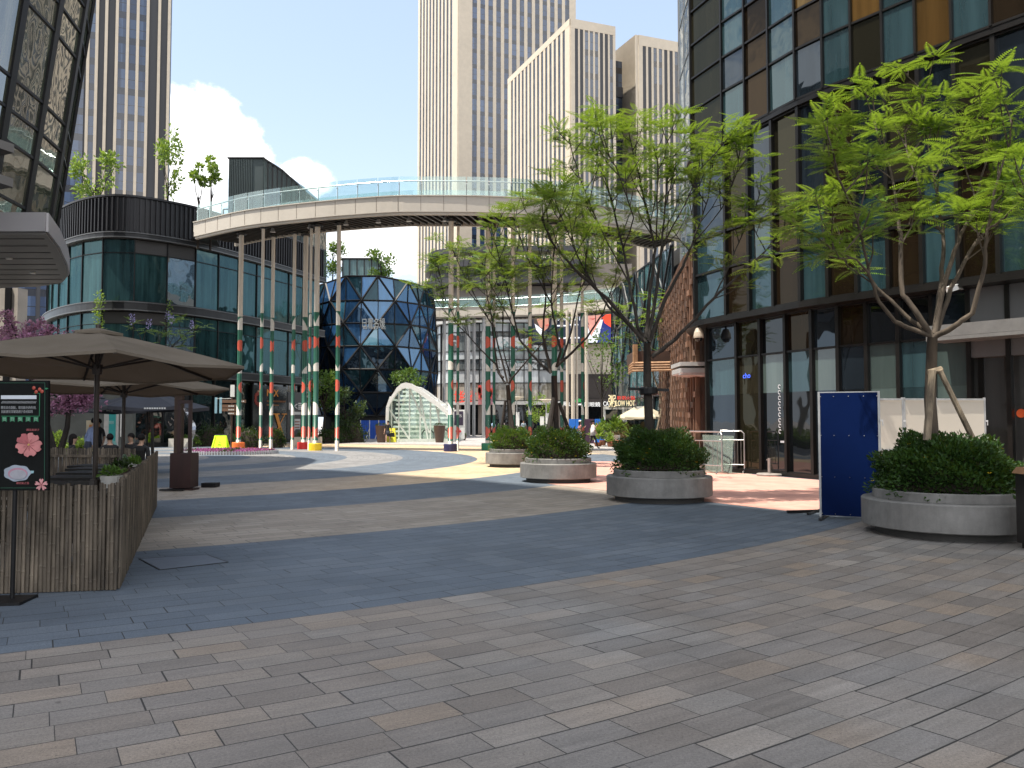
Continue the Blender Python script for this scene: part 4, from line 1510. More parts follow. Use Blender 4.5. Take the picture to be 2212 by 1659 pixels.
# ============================================================ roof stair house beyond the footbridge
st_ = thing('stair_house', 'dark green ribbed stair house with sloping roof beyond the footbridge', 'building', (-21, 67, 13.5))
d = 66.0
ZB = 13.5
pr_ = [P(569, 341.7, d), P(611, 368.7, d), P(659, 412.5, d), P(659, 589, d), P(569, 589, d)]
M_dgr = mat('dark_green_ribs', (.045, .062, .064), .5, .2, var=.15, scale=.6)
mb = MB()
back_ = Vector((0.6, 5, 0))
mb.hexa([pr_[4], pr_[3], pr_[3] + back_, pr_[4] + back_, pr_[0], pr_[2], pr_[2] + back_, pr_[0] + back_])
o_ = len(mb.v)
mb.v, mb.f, mb.m = [], [], []
n_ = len(pr_)
mb.slab(list(reversed(pr_)), (0, -1, 0), -.01)
mb.v, mb.f, mb.m = [], [], []
fr_ = [Vector(p) for p in reversed(pr_)]
bk_ = [p + back_ for p in fr_]
o_ = 0
mb.v = fr_ + bk_
mb.f = [tuple(range(5)), tuple(reversed(range(5, 10)))] + [((i + 1) % 5, i, 5 + i, 5 + (i + 1) % 5) for i in range(5)]
mb.m = [0] * 7
mb.build('glazed_side', facade('stair_glass', (.05, .07, .07), .14, wav=.06), st_)
mb = MB()
for i in range(1, 9):
    f_ = i / 9
    xx = pr_[0].x + (pr_[3].x - pr_[0].x) * f_
    zt = pr_[0].z + (pr_[1].z - pr_[0].z) * min(1, f_ / .467) if f_ < .467 else pr_[1].z + (pr_[2].z - pr_[1].z) * (f_ - .467) / .533
    mb.box((xx, d - .05, (zt + ZB) / 2), (.07, .12, zt - ZB))
mb.beam(pr_[0], pr_[1], .3, .12)
mb.beam(pr_[1], pr_[2], .3, .12)
mb.build('mullion', M_dark, st_)
a, b = P(493.5, 342, d), P(568, 342, d)
mb = MB()
mb.box(((a.x + b.x) / 2, d + 1.3, (ZB + a.z) / 2), (b.x - a.x, 2.4, a.z - ZB - .02))
for i in range(14):
    mb.box((a.x + (b.x - a.x) * (i + .5) / 20, d + .07, (ZB + a.z) / 2), (.06, .1, a.z - ZB - .1))
mb.build('wall', M_dgr, st_)
mb = MB()
mb.box(((a.x + b.x) / 2, d + 1.3, a.z + .06), (b.x - a.x + .2, 2.6, .1))
mb.build('roof', M_dark, st_)
c_ = P(478, 440, d)
mb = MB()
mb.box((c_.x, d + .5, 16.2), (.1, .1, 5.2))
mb.box((c_.x + .45, d + .5, 18.8), (.9, .1, .1))
mb.build('door_frame', M_dark, st_)

# ============================================================ PLANTS
L_fern = leaf('fern_leaf', (.028, .078, .008), (.140, .262, .022), .42)
L_fern_dk = leaf('fern_leaf_far', (.024, .066, .008), (.088, .175, .02), .38)
L_bush = leaf('bush_leaf', (.010, .030, .007), (.030, .075, .014), .18, gloss=.3)
L_dark = leaf('dark_leaf', (.008, .022, .007), (.025, .055, .014), .15)
L_mid = leaf('mid_leaf', (.03, .075, .012), (.085, .17, .03), .3)
L_pale = leaf('pale_leaf', (.07, .15, .025), (.22, .32, .06), .4)
L_pink = leaf('pink_blossom', (.19, .055, .13), (.46, .22, .37), .25)
L_mag = leaf('magenta_petal', (.22, .03, .17), (.48, .12, .40), .25)
L_orange = leaf('orange_petal', (.30, .05, .01), (.55, .22, .02), .2)
L_lilac = leaf('lilac_petal', (.25, .2, .5), (.45, .4, .7), .2)
M_yel = mat('yellow_petal', (.75, .5, .02), .5, var=.2)

def rnd_dir(r=rnd):
    while True:
        v = Vector((r.uniform(-1, 1), r.uniform(-1, 1), r.uniform(-1, 1)))
        if .05 < v.length < 1:
            return v.normalized()

def frond(mb, p, az, el, L, pairs, r):
    h = Vector((math.cos(az), math.sin(az), 0))
    sd = Vector((-h.y, h.x, 0))
    ce, se = math.cos(el), math.sin(el)
    drp = r.uniform(.25, .6)
    roll = r.uniform(-.35, .35)
    def at(t):
        return p + h * (L * t * ce) + Vector((0, 0, L * (t * se - drp * t * t * .55)))
    for i in range(pairs):
        t = .14 + .86 * (i + .5) / pairs
        q = at(t)
        d = (at(t + .02) - q).normalized()
        up = sd.cross(d)
        ll = L * .235 * (math.sin(math.pi * min(1, .26 + t * .70)) ** .7) + .006
        wd = L * .35 / pairs
        for sg in (-1, 1):
            o = (sd * sg * math.cos(roll) + up * math.sin(roll) * sg + d * .55 + Vector((0, 0, -.16))).normalized()
            e = q + o * ll
            m_ = q + o * ll * .45
            mb.face([q, m_ + d * wd, e, m_ - d * wd])
    q = at(1)
    d = (at(1) - at(.96)).normalized()
    mb.face([q, q + d * .05 + sd * L * .03, q + d * L * .12, q + d * .05 - sd * L * .03])

def rosette(mb, p, L, n, pairs, r):
    a0 = r.uniform(0, 6.28)
    for i in range(n):
        az = a0 + i * 2.4 + r.uniform(-.3, .3)
        frond(mb, p + rnd_dir(r) * .03 - Vector((0, 0, r.uniform(0, .36) * L)), az, r.uniform(-.05, .7), L * r.uniform(.6, 1.15), pairs, r)

def fern_tree(name, label, base, trunk, limbs, d, rt, L=.5, n=8, pairs=10, seed=1, twig_gap=.34, lm=None, group=None, bark=None, spread=1.5, fork_r=.6, twl=(.35, .95), dens=1.0, start=.42):
    """trunk and limbs placed in metres; twigs and feathery leaf sprays grow on them"""
    r = random.Random(seed)
    t = thing(name, label, 'tree', base, group)
    mb, lf = MB(), MB()
    tp = [Vector(q) for q in trunk]
    nt = len(tp)
    mb.tube(tp, [rt * (1.15 - (1.15 - .8) * i / (nt - 1)) for i in range(nt)], 10)
    br_ = MB()
    grown = []
    f0 = limbs[0][0]
    for lb in limbs:
        pts = []
        child = abs(lb[0][0] - f0[0]) + abs(lb[0][1] - f0[1]) > 45 and grown
        d_base = d
        if child:
            near = min(grown, key=lambda g: (g[0] - lb[0][0]) ** 2 + (g[1] - lb[0][1]) ** 2)
            d_base = near[2].y
        ph = r.uniform(0, 6)
        dd = r.uniform(-spread, spread)
        nl = len(lb)
        for i, (u, v) in enumerate(lb):
            f = i / (nl - 1)
            pts.append(near[2].copy() if child and i == 0 else P(u, v, d_base + dd * f ** 1.1 + (.12 * math.sin(ph + 3 * f) if i else 0)))
        # densify
        den = []
        for i in range(len(pts) - 1):
            for q in range(4):
                den.append(pts[i].lerp(pts[i + 1], q / 4) + (rnd_dir(r) * .012 if (q or i) else Vector()))
        den.append(pts[-1])
        N = len(den)
        ra = rt * fork_r * r.uniform(.8, 1.1) * (.42 if child else 1)
        grown += [(*proj(q), q) for q in den]
        mb.tube(den, [max(.012, ra * (1 - i / (N - 1)) ** .8) for i in range(N)], 7)
        acc = 0
        ln_ = sum((den[i + 1] - den[i]).length for i in range(N - 1))
        cum = 0
        nextt = ln_ * start
        for i in range(N - 1):
            sg = (den[i + 1] - den[i])
            while cum + sg.length > nextt:
                q = den[i].lerp(den[i + 1], (nextt - cum) / max(1e-6, sg.length))
                dr = (sg.normalized() * .55 + rnd_dir(r) * .75 + Vector((0, 0, .45))).normalized()
                tl = r.uniform(*twl)
                e1 = q + dr * tl * .55 + Vector((0, 0, .02))
                e2 = e1 + (dr + Vector((0, 0, .6)) + rnd_dir(r) * .25).normalized() * tl * .5
                br_.tube([q, e1, e2], [.013, .010, .006], 5)
                if r.random() < .45 * dens:
                    e3 = e1 + (dr + rnd_dir(r) * .9 + Vector((0, 0, .25))).normalized() * tl * .5
                    br_.tube([e1, e3], [.009, .005], 4)
                    rosette(lf, e3, L * r.uniform(.7, .95), max(5, n - 2), pairs, r)
                rosette(lf, e2, L * r.uniform(.75, 1.1), n, pairs, r)
                nextt += twig_gap * r.uniform(.7, 1.35)
            cum += sg.length
        rosette(lf, den[-1], L * 1.05, n + 1, pairs, r)
    o_ = len(mb.v)
    mb.v += br_.v
    mb.f += [tuple(x + o_ for x in f) for f in br_.f]
    mb.m += br_.m
    mb.build('trunk', bark or M_bark, t, smooth=True)
    lf.build('crown', lm or L_fern, t)
    return t

def leafball(mb, c, rx, ry, rz, n, size, r, flat=.0, hemi=False, mi=0, up=.3, shell=.55):
    for _ in range(n):
        d = rnd_dir(r)
        if hemi and d.z < -.08:
            d.z = -d.z
        if hemi:
            hn = math.hypot(d.x, d.y) or 1e-6
            g_ = hn ** .72 / hn
            d = Vector((d.x * g_, d.y * g_, math.copysign(abs(d.z) ** .8, d.z)))
        k_ = shell + (1 - shell) * r.random()
        k_ *= 1 + .10 * math.sin(d.x * 9 + c[0]) * math.sin(d.y * 8 + 1) + .08 * math.sin(d.z * 11 + d.x * 5)
        p = Vector(c) + Vector((d.x * rx, d.y * ry, d.z * rz)) * k_
        a = (d + rnd_dir(r) * .9 + Vector((0, 0, up))).normalized()
        b = a.cross(rnd_dir(r)).normalized()
        s = size * r.uniform(.6, 1.25)
        m_ = p + a * s * .5
        nrm_ = a.cross(b) * s * .08
        mb.face([p, m_ + b * s * .26 + nrm_, p + a * s, m_ - b * s * .26 + nrm_], mi)

def plain_tree(name, label, base, h, rx, rz, lm, n=1400, size=.16, seed=3, group=None, rt=.09, clumps=14, bark=None, trunkf=.55):
    r = random.Random(seed)
    t = thing(name, label, 'tree', base, group)
    b_ = Vector(base)
    mb, lf = MB(), MB()
    c = b_ + Vector((0, 0, h - rz))
    mb.tube([b_, b_ + Vector((.05, 0, h * .25)), b_ + Vector((0, .05, h * trunkf))], [rt, rt * .8, rt * .55], 8)
    for i in range(clumps):
        d = rnd_dir(r)
        q = c + Vector((d.x * rx * .8, d.y * rx * .8, d.z * rz * .8))
        mb.tube([b_ + Vector((0, .0, h * trunkf * r.uniform(.6, 1))), b_.lerp(q, .6) + Vector((0, 0, h * .15)), q], [rt * .4, rt * .22, .008], 5)
        leafball(lf, q, rx * .42, rx * .42, rz * .30, n // clumps, size, r, shell=.2)
    mb.build('trunk', bark or M_bark, t)
    lf.build('crown', lm, t)
    return t

def bush(name, label, c, rx, ry, rz, lm, n, size, seed=5, group=None, flowers=0, fm=None, cat='shrub', fs=.06):
    r = random.Random(seed)
    t = thing(name, label, cat, c, group)
    mb = MB()
    leafball(mb, c, rx, ry, rz, n, size, r, hemi=True, shell=.72)
    mb.build('foliage', lm, t)
    mb = MB()
    mb.lathe(c, [(rx * .80 * math.cos(a) , rz * .80 * math.sin(a)) for a in [i * math.pi / 16 for i in range(8)]], 16, sy=ry / rx)
    mb.build('dark_core', M_soil, t)  # solid dark core added so the foliage is not see-through
    if flowers:
        mb = MB()
        for _ in range(flowers):
            d = rnd_dir(r)
            d.z = abs(d.z)
            p = Vector(c) + Vector((d.x * rx, d.y * ry, d.z * rz)) * r.uniform(.97, 1.10)
            for q in range(5):
                a = 2 * math.pi * q / 5
                v1 = Vector((math.cos(a), math.sin(a), .35)) * fs * .5
                v2 = Vector((math.cos(a + .9), math.sin(a + .9), .35)) * fs * .5
                mb.face([p, p + v1, p + (v1 + v2) * .62, p + v2])
        mb.build('flowers', fm or M_yel, t)
    return t

# ------------------------------------------------------------ round planters with trees
m, k = newmat('cast_concrete')
co = k.n('ShaderNodeNewGeometry').outputs['Position']
x, y, z = k.xyz(co)
base_ = k.ramp(k.noise(co, 2.2, 7, .65), ((.28, (.115, .112, .105)), (.5, (.17, .166, .158)), (.75, (.225, .22, .21))))
drip = k.noise(k.comb(k.m('MULTIPLY', x, 2.4), k.m('MULTIPLY', y, 2.4), k.m('MULTIPLY', z, 1.1)), 1.6, 7, .7)
base_ = k.mix(1.0, base_, k.ramp(drip, ((.3, (.74,) * 3), (.7, (1.14,) * 3))), 'MULTIPLY')
base_ = k.mix(k.m('MULTIPLY', k.smooth(k.noise(co, 16, 3), .70, .74), .5), base_, (.05, .048, .045))
b = k.n('ShaderNodeBsdfPrincipled', None, Base_Color=base_, Roughness=.6)
bp = k.n('ShaderNodeBump', None, Height=k.noise(co, 30, 5, .7), Strength=.25, Distance=.01)
k.t.links.new(bp.outputs[0], b.inputs['Normal'])
finish(k, b.outputs[0])
M_conc = m
def planter(label, c, R_, h0=.11, h1=.50, h2=.63):
    t = thing('round_planter', label, 'planter', c, 'round concrete planters')
    mb = MB()
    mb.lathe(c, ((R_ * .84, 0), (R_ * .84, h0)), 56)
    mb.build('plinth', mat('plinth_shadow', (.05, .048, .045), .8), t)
    mb = MB()
    mb.lathe(c, ((R_ * .985, h0 + .002), (R_, h0 + .015), (R_, h1 - .018), (R_ * .985, h1), (R_ * .80, h1 + .001)), 64)
    mb.build('bench', M_conc, t, smooth=False)
    mb = MB()
    mb.lathe(c, ((R_ * .865, h1 + .003), (R_ * .865, h2 - .012), (R_ * .855, h2), (R_ * .80, h2), (R_ * .795, h2 - .10)), 64)
    mb.build('rim', M_conc, t)
    return t
PLN = [((6.25, 11.95), 1.14, 'nearest round concrete planter with bench rim, before the blue hoarding board'), ((3.0, 16.95), 1.066, 'round concrete planter with bench rim at the centre, between two pink paved strips'),
       ((1.235, 22.2), 1.02, 'second farthest round concrete planter, half hiding a smaller sunlit one'), ((-.02, 29.4), .92, 'farthest round concrete planter, its bench lit by the sun')]
for i, ((x_, y_), R_, lab) in enumerate(PLN):
    planter(lab, (x_, y_, 0), R_)
BL_ = ['dark green flowering shrub mound in the nearest planter, sunlit at its right edge', 'dark green shrub mound with yellow flowers in the middle planter', 'dark green shrub mound with yellow flowers in the second farthest planter', 'sunlit green shrub mound in the farthest planter']
bb = [(.93, .93, .76, 22000, .064), (.89, .89, .80, 18000, .062), (.86, .86, .80, 11000, .066), (.78, .78, .78, 7000, .068)]
for i, ((x_, y_), R_, lab) in enumerate(PLN):
    rx, ry, rz, n_, sz = bb[i]
    bush('planter_shrub', BL_[i], (x_, y_, .64), rx, ry, rz, L_bush if i < 3 else leaf('sunny_bush_leaf', (.02, .06, .010), (.055, .13, .02), .25), n_, sz, seed=20 + i, group='shrubs in the round planters', flowers=(16, 26, 24, 8)[i], fs=.055)

# nearest tree
x_, y_ = PLN[0][0]
d4 = 12.0
def PV(lst, d):
    return [P(u, v, d) for u, v in lst]
T4 = [[(2012, 728), (1975, 712), (1934, 696), (1898, 650), (1876, 591), (1863, 521), (1841, 446), (1817, 400), (1800, 330)],
      [(2010, 725), (1955, 680), (1893, 619), (1826, 535), (1800, 480), (1768, 415)],
      [(2012, 728), (1985, 680), (1948, 636), (1946, 505), (1940, 470), (1926, 377), (1902, 310), (1888, 270)],
      [(2018, 722), (2030, 640), (2036, 560), (2037, 490), (2020, 400), (2000, 290), (1988, 190)],
      [(2018, 722), (2042, 600), (2070, 520), (2100, 460), (2130, 350), (2122, 245)],
      [(2018, 728), (2060, 706), (2100, 676), (2128, 574), (2131, 500), (2155, 390), (2180, 310), (2188, 255)],
      [(2020, 725), (2055, 620), (2110, 520), (2180, 450), (2240, 380)],
      [(1876, 591), (1850, 560), (1800, 540), (1750, 500)],
      [(1944, 480), (1890, 420), (1850, 340), (1810, 270)],
      [(2036, 500), (1990, 420), (1962, 340), (1952, 262)],
      [(2131, 500), (2170, 470), (2210, 430), (2240, 440)]]
b0 = Vector((x_ - .14, y_, .55))
fork = P(2014, 730, d4)
t4 = fern_tree('planted_tree', 'nearest feathery tree with bright lime leaves in the nearest planter, by the hoarding', (b0.x, b0.y, .55),
          [b0, b0.lerp(fork, .25) + Vector((-.03, 0, 0)), b0.lerp(fork, .6) + Vector((-.06, 0, 0)), fork], T4, d4, .088, L=.48, n=10, pairs=13, seed=4, spread=1.7, group='feathery trees in the round planters', twig_gap=.255, fork_r=.52, dens=1.5, twl=(.3, .85), bark=mat('warm_bark', (.050, .036, .025), .85, var=.5, scale=7, bump=.5, stretch=(1, 1, .25), c2=(.075, .057, .040), fine=.3))
mb = MB()
mb.tube([P(2002, 952, 11.6), P(2014, 800, 11.75)], [.055, .05], 8)
mb.tube([P(2105, 955, 11.9), P(2030, 800, 11.85)], [.042, .038], 8)
mb.tube([P(2006, 806, 11.9), P(2034, 798, 11.9)], .05, 8)
tag(mb.build('tree_stake', M_bark2, at=P(2010, 952, 11.7)), 'pair of timber props tied to the trunk of the nearest tree', 'tree stakes')

x_, y_ = PLN[1][0]
d3 = 17.0
T3 = [[(1396, 738), (1356, 697), (1314, 663), (1255, 570), (1225, 500), (1195, 420)],
      [(1390, 728), (1377, 705), (1360, 613), (1347, 537), (1318, 420), (1292, 340), (1282, 305)],
      [(1396, 730), (1406, 613), (1415, 537), (1385, 400), (1364, 310), (1357, 275)],
      [(1399, 735), (1421, 613), (1428, 537), (1440, 410), (1450, 320)],
      [(1402, 740), (1437, 644), (1475, 575), (1494, 530), (1530, 430), (1545, 320)],
      [(1408, 771), (1452, 739), (1486, 705), (1541, 644), (1600, 590), (1680, 520), (1735, 470)],
      [(1392, 738), (1310, 645), (1240, 580), (1190, 520), (1170, 470)],
      [(1360, 613), (1300, 500), (1250, 380), (1230, 300)],
      [(1428, 537), (1480, 440), (1510, 370), (1580, 290)],
      [(1541, 644), (1590, 540), (1620, 470), (1650, 440)],
      [(1415, 537), (1420, 430), (1420, 345), (1410, 315)],
      [(1347, 537), (1370, 470), (1330, 360), (1310, 330)],
      [(1494, 530), (1560, 450), (1590, 380), (1600, 320)]]
b0 = Vector((x_ - .17, y_, .55))
fork = P(1398, 742, d3)
fern_tree('planted_tree', 'tall feathery tree with a black trunk in the middle planter, before the timber house', b0,
          [b0, b0.lerp(fork, .3), b0.lerp(fork, .7) + Vector((-.02, 0, 0)), fork], T3, d3, .092, lm=leaf('fern_leaf_mid', (.024, .068, .008), (.108, .215, .02), .40), L=.50, n=10, pairs=11, seed=9, spread=1.8, group='feathery trees in the round planters', twig_gap=.235, fork_r=.50, dens=1.5)
tx_ = P(1401, 845, d3)
mb = MB()
mb.lathe((tx_.x, tx_.y, tx_.z), ((.17, -.08), (.19, -.05), (.19, .05), (.17, .08)), 14)
mb.beam(tx_ + Vector((-.42, 0, .05)), tx_ + Vector((.42, 0, .02)), .06, .06)
tag(mb.build('trunk_collar', M_blk, at=tx_), 'black cable collar strapped round the middle tree trunk', 'collar')

x_, y_ = PLN[2][0]
d2 = 22.3
T2 = [[(1190, 806), (1154, 771), (1122, 733), (1108, 678), (1090, 600), (1075, 540), (1060, 490)],
      [(1190, 806), (1177, 746), (1172, 723), (1179, 643), (1168, 560), (1150, 470)],
      [(1202, 792), (1211, 758), (1190, 655), (1195, 560), (1212, 450)],
      [(1204, 790), (1216, 774), (1234, 712), (1252, 632), (1262, 540), (1256, 430)],
      [(1204, 790), (1222, 774), (1268, 730), (1302, 678), (1330, 600), (1340, 540)],
      [(1122, 733), (1085, 660), (1050, 600), (1040, 560)],
      [(1252, 632), (1290, 560), (1310, 500)],
      [(1190, 655), (1140, 560), (1110, 480), (1120, 440)]]
b0 = Vector((x_ - .06, y_, .55))
fork = P(1197, 812, d2)
fern_tree('planted_tree', 'feathery tree with a propped forked trunk in the second farthest planter', b0, [b0, b0.lerp(fork, .5), fork], T2, d2, .10, L=.54, n=9, pairs=9, seed=13, spread=1.7, lm=L_fern_dk, group='feathery trees in the round planters', twig_gap=.25, fork_r=.45, dens=1.3)
mb = MB()
mb.tube([P(1185, 935, 21.9), P(1196, 860, 22.2)], [.08, .06], 8)
mb.tube([P(1231, 935, 22.4), P(1208, 870, 22.3)], [.05, .045], 8)
tag(mb.build('tree_stake', M_bark, at=P(1190, 930, 22)), 'dark timber props leaning on the second farthest planted tree', 'tree stakes')
x_, y_ = PLN[3][0]
d1 = 29.5
T1 = [[(1092, 828), (1083, 815), (1071, 787), (1039, 755), (994, 707), (948, 659), (918, 615)],
      [(1088, 815), (1076, 806), (1062, 700), (1035, 655), (1000, 590), (978, 540)],
      [(1099, 828), (1103, 815), (1087, 758), (1083, 632), (1075, 550)],
      [(1099, 828), (1108, 815), (1142, 774), (1177, 735), (1195, 680)],
      [(1096, 826), (1076, 746), (1053, 643), (1040, 560)],
      [(994, 707), (960, 640), (945, 570)],
      [(1062, 700), (1020, 640), (985, 600), (940, 560)],
      [(1083, 632), (1110, 580), (1120, 520)]]
b0 = Vector((x_ + .04, y_, .55))
fork = P(1097, 832, d1)
fern_tree('planted_tree', 'farthest feathery tree spreading left over the glass arch, in the farthest planter', b0, [b0, b0.lerp(fork, .5), fork], T1, d1, .095, L=.58, n=9, pairs=8, seed=17, spread=1.9, lm=L_fern_dk, group='feathery trees in the round planters', twig_gap=.27, fork_r=.45, dens=1.3)
mb = MB()
mb.tube([P(1082, 936, 29.3), P(1092, 865, 29.4)], [.06, .05], 8)
mb.tube([P(1110, 936, 29.2), P(1100, 865, 29.4)], [.06, .05], 8)
tag(mb.build('tree_stake', M_bark, at=P(1090, 930, 29.3)), 'thin dark props leaning on the farthest planted tree', 'tree stakes')

# slender multi-stem tree behind the middle one, and a small tree by the mall
TX = [[(1432, 930), (1425, 850), (1405, 790), (1372, 760), (1350, 720)], [(1432, 930), (1428, 860), (1440, 760), (1450, 690), (1470, 640)],
      [(1432, 930), (1430, 800), (1420, 700), (1400, 640)], [(1440, 760), (1475, 700), (1490, 660)], [(1405, 790), (1370, 720), (1340, 660)]]
fern_tree('slender_tree', 'slender pale-stemmed tree with props behind the middle planter tree', P(1432, 965, 44) * 1, [P(1432, 966, 44), P(1432, 945, 44), P(1432, 930, 44)], TX, 44, .10, L=.8, n=8, pairs=6, seed=21, spread=2.0, lm=L_fern, bark=M_bark2, twig_gap=.75, twl=(.5, 1.2), start=.5)
mb = MB()
for u0, u1 in ((1412, 1430), (1452, 1434), (1440, 1432)):
    mb.tube([P(u0, 965, 43.6), P(u1, 880, 43.9)], .06, 6)
tag(mb.build('tree_stake', M_bark2, at=P(1430, 965, 43.6)), 'three pale poles propping the slender tree by the timber house', 'tree stakes')
plain_tree('street_tree', 'small round-leafed green tree left of the neon shop sign', P(1300, 955, 60) * 1, 8.2, 1.9, 2.2, L_mid, 620, .24, 31)
plain_tree('street_tree', 'green tree crown rising behind the glass escalator arch', P(880, 940, 74), 6.0, 1.5, 1.4, L_mid, 1100, .24, 33)
plain_tree('street_tree', 'low green tree between the mall entrance and the second planter', P(1168, 940, 84), 4.2, 1.4, 1.5, L_pale, 700, .26, 34)

# roof trees
def rooftree(u, vb, vt, d, rx, lab, lm, n=700, seed=1, rz=None, clumps=10, z0=None):
    b_ = P(u, vb, d)
    if z0:
        b_.z = z0
    h = P(u, vt, d).z - b_.z
    return plain_tree('roof_tree', lab, b_, h, rx, rz or h * .42, lm, n, .30, seed, 'trees on the roofs', .08, clumps, trunkf=.6)
rooftree(205, 440, 318, 56, 1.5, 'spreading young tree on the pavilion roof, in front of the charcoal tower', L_pale, 900, 41, 2.2, z0=13.4)
rooftree(362, 440, 268, 59, .9, 'tall thin tree on the pavilion roof against the cloud', L_pale, 700, 42, 2.7, z0=13.4)
rooftree(428, 470, 352, 52, .42, 'short slim sapling at the left end of the footbridge', L_pale, 260, 43, .8, 5, z0=12.5)
rooftree(455, 470, 340, 52.5, .5, 'taller slim sapling at the left end of the footbridge', L_pale, 300, 44, .9, 5, z0=12.5)
rooftree(718, 606, 507, 79.5, 1.25, 'left green tree on the faceted drum, behind the poles', L_mid, 900, 45, 2.0, z0=14.7)
rooftree(822, 606, 530, 78, 1.35, 'right green tree on the faceted drum roof', L_mid, 900, 46, 1.7, z0=14.7)
hb = P(285, 425, 56)
mb = MB()
r_ = random.Random(8)
for i in range(10):
    leafball(mb, (hb.x - 1.8 + i * .42, hb.y + r_.uniform(-.5, .5), 15.4 + r_.uniform(-.2, .2)), .65, .6, .95 + r_.uniform(0, .3), 110, .24, r_, shell=.3)
tag(mb.build('roof_hedge', L_pale, at=(hb.x, hb.y, 14.4)), 'pale green hedge along the pavilion parapet', 'hedge')
tk = P(1110, 560, 100)
mb = MB()
for i in range(12):
    leafball(mb, (-3 + i * 1.0, 101 + r_.uniform(-.6, .6), 21.8 + r_.uniform(0, .5)), .9, .7, 1.0, 90, .35, r_, shell=.3)
tag(mb.build('roof_hedge', L_mid, at=(2, 101, 21)), 'green planting on the mall roof behind the trees', 'hedge')

# blossom trees and greenery on the left
def blossom(label, base, c, rx, rz, n, seed, lm, size=.10, extra=None):
    r = random.Random(seed)
    t = thing('blossom_tree', label, 'tree', base)
    mb, lf = MB(), MB()
    b_, c = Vector(base), Vector(c)
    mb.tube([b_, b_.lerp(c, .5) + Vector((.08, 0, 0)), c - Vector((0, 0, rz * .3))], [.09, .07, .05], 8)
    for i in range(26):
        d = rnd_dir(r)
        q = c + Vector((d.x * rx, d.y * rx * .7, d.z * rz)) * r.uniform(.55, 1)
        mid = c.lerp(q, .5) + rnd_dir(r) * .15
        mb.tube([c - Vector((0, 0, rz * .3)), mid, q], [.03, .02, .008], 5)
        for s_ in range(n // 26):
            f = r.uniform(.35, 1.05)
            p = (mid.lerp(q, (f - .5) * 2) if f > .5 else c.lerp(mid, f * 2)) + rnd_dir(r) * r.uniform(.02, .22)
            leafball(lf, p, .05, .05, .05, 5, size, r, shell=.1)
    mb.build('trunk', M_bark, t)
    lf.build('blossom', lm, t)
    return t
blossom('pink blossom tree behind the big brown parasol at the left edge', P(120, 985, 24.2), P(48, 752, 24.2), 1.9, 1.15, 1700, 51, L_pink)
blossom('lower pink blossom branchy tree beside the menu board', P(128, 985, 22), P(150, 858, 22), .95, .55, 800, 52, L_pink)
TJ = [[(330, 830), (322, 780), (300, 720), (285, 700)], [(330, 830), (335, 770), (350, 720), (362, 695)], [(330, 830), (350, 770), (390, 730), (415, 712)], [(330, 830), (340, 780), (370, 750), (405, 745)]]
tj = fern_tree('flowering_tree', 'light green young tree with lilac flower tips above the brown parasol', P(330, 1000, 29) , [P(330, 1001, 29), P(328, 900, 29), P(330, 830, 29)], TJ, 29, .05, L=.42, n=6, pairs=6, seed=55, spread=.8, lm=L_pale, twig_gap=.5)
mb = MB()
for u, v in ((285, 690), (362, 683), (372, 690), (415, 706), (322, 700)):
    leafball(mb, P(u, v, 29), .08, .08, .22, 40, .07, r_, shell=.2)
mb.build('flowers', L_lilac, tj)
mb, mc = MB(), MB()
for i in range(9):
    leafball(mb, P(214 + 3 * math.sin(i), 640 + i * 9, 49.4), .30, .24, .36, 30, .17, r_, shell=.2)
    leafball(mc, P(366 + 2 * math.sin(i * 2), 655 + i * 8, 51.5), .12, .12, .26, 12, .14, r_, shell=.2)
tag(mb.build('climbing_plant', L_pale, at=P(214, 700, 49.4)), 'thick pale green creeper trailing down the left of the pavilion glass', 'plant')
tag(mc.build('climbing_plant', L_pale, at=P(366, 690, 51.5)), 'thin green creeper hanging in front of the pavilion louvres', 'plant')
bush('shrub', 'sunlit yellow-green bush left of the dark parasol pole, near the menu board', (P(118, 900, 38.5).x, 38.5, 0), .6, .5, 1.1, L_pale, 900, .15, 61, group='sunlit cafe bushes')
bush('shrub', 'sunlit round bush behind the seated woman at the cafe', (P(190, 900, 37.5).x, 37.5, 0), .8, .5, .8, L_pale, 900, .15, 62, group='sunlit cafe bushes')
for i, (u, v, d, rx, rz, lm, lab) in enumerate(((404, 951, 52, .9, .75, L_mid, 'leafy green shrub in the cream trough left of the yellow sign'), (456, 962, 53, .9, 1.5, L_dark, 'dark upright shrub beside the signpost'), (535, 960, 50.5, 1.0, 1.3, L_dark, 'dark shrub between the signpost and the orange-based pole'),
                                                (598, 957, 50, .5, 1.2, L_dark, 'dark small shrub in front of the giant letter X'), (660, 957, 54, .8, .9, L_dark, 'dark shrub behind the red and yellow pole bases'))):
    bush('shrub', lab, G(u, v) if False else (P(u, 900, d).x, d, 0), rx, rx * .7, rz, lm, 900, .14, 70 + i, group='shop front shrubs')
mb = MB()
p = P(404, 900, 51.6)
mb.box((p.x - .2, 51.2, .27), (1.2, .8, .54))
mb.box((p.x - .2, 51.2, .545), (1.1, .7, .02), 0, 1)
tag(mb.build('trough_planter', [mat('cream_trough', (.55, .51, .44), .6), M_soil], at=(p.x, 51.2, 0)), 'cream rectangular trough planter left of the yellow sign', 'planter')
p = P(665, 900, 53)
mb = MB()
mb.box((p.x, 53, .3), (1.7, .7, .6))
mb.box((p.x, 53, .605), (1.6, .6, .02), 0, 1)
tag(mb.build('trough_planter', [mat('cream_trough', (.55, .51, .44), .6), M_soil], at=(p.x, 53, 0)), 'cream rectangular trough planter behind the yellow pole base', 'planter')
plain_tree('street_tree', 'dark tree mass in front of the faceted drum, left of the blue hoarding', (P(745, 900, 63).x, 63, 0), 4.4, 1.5, 1.6, L_dark, 1800, .24, 81, rt=.08)
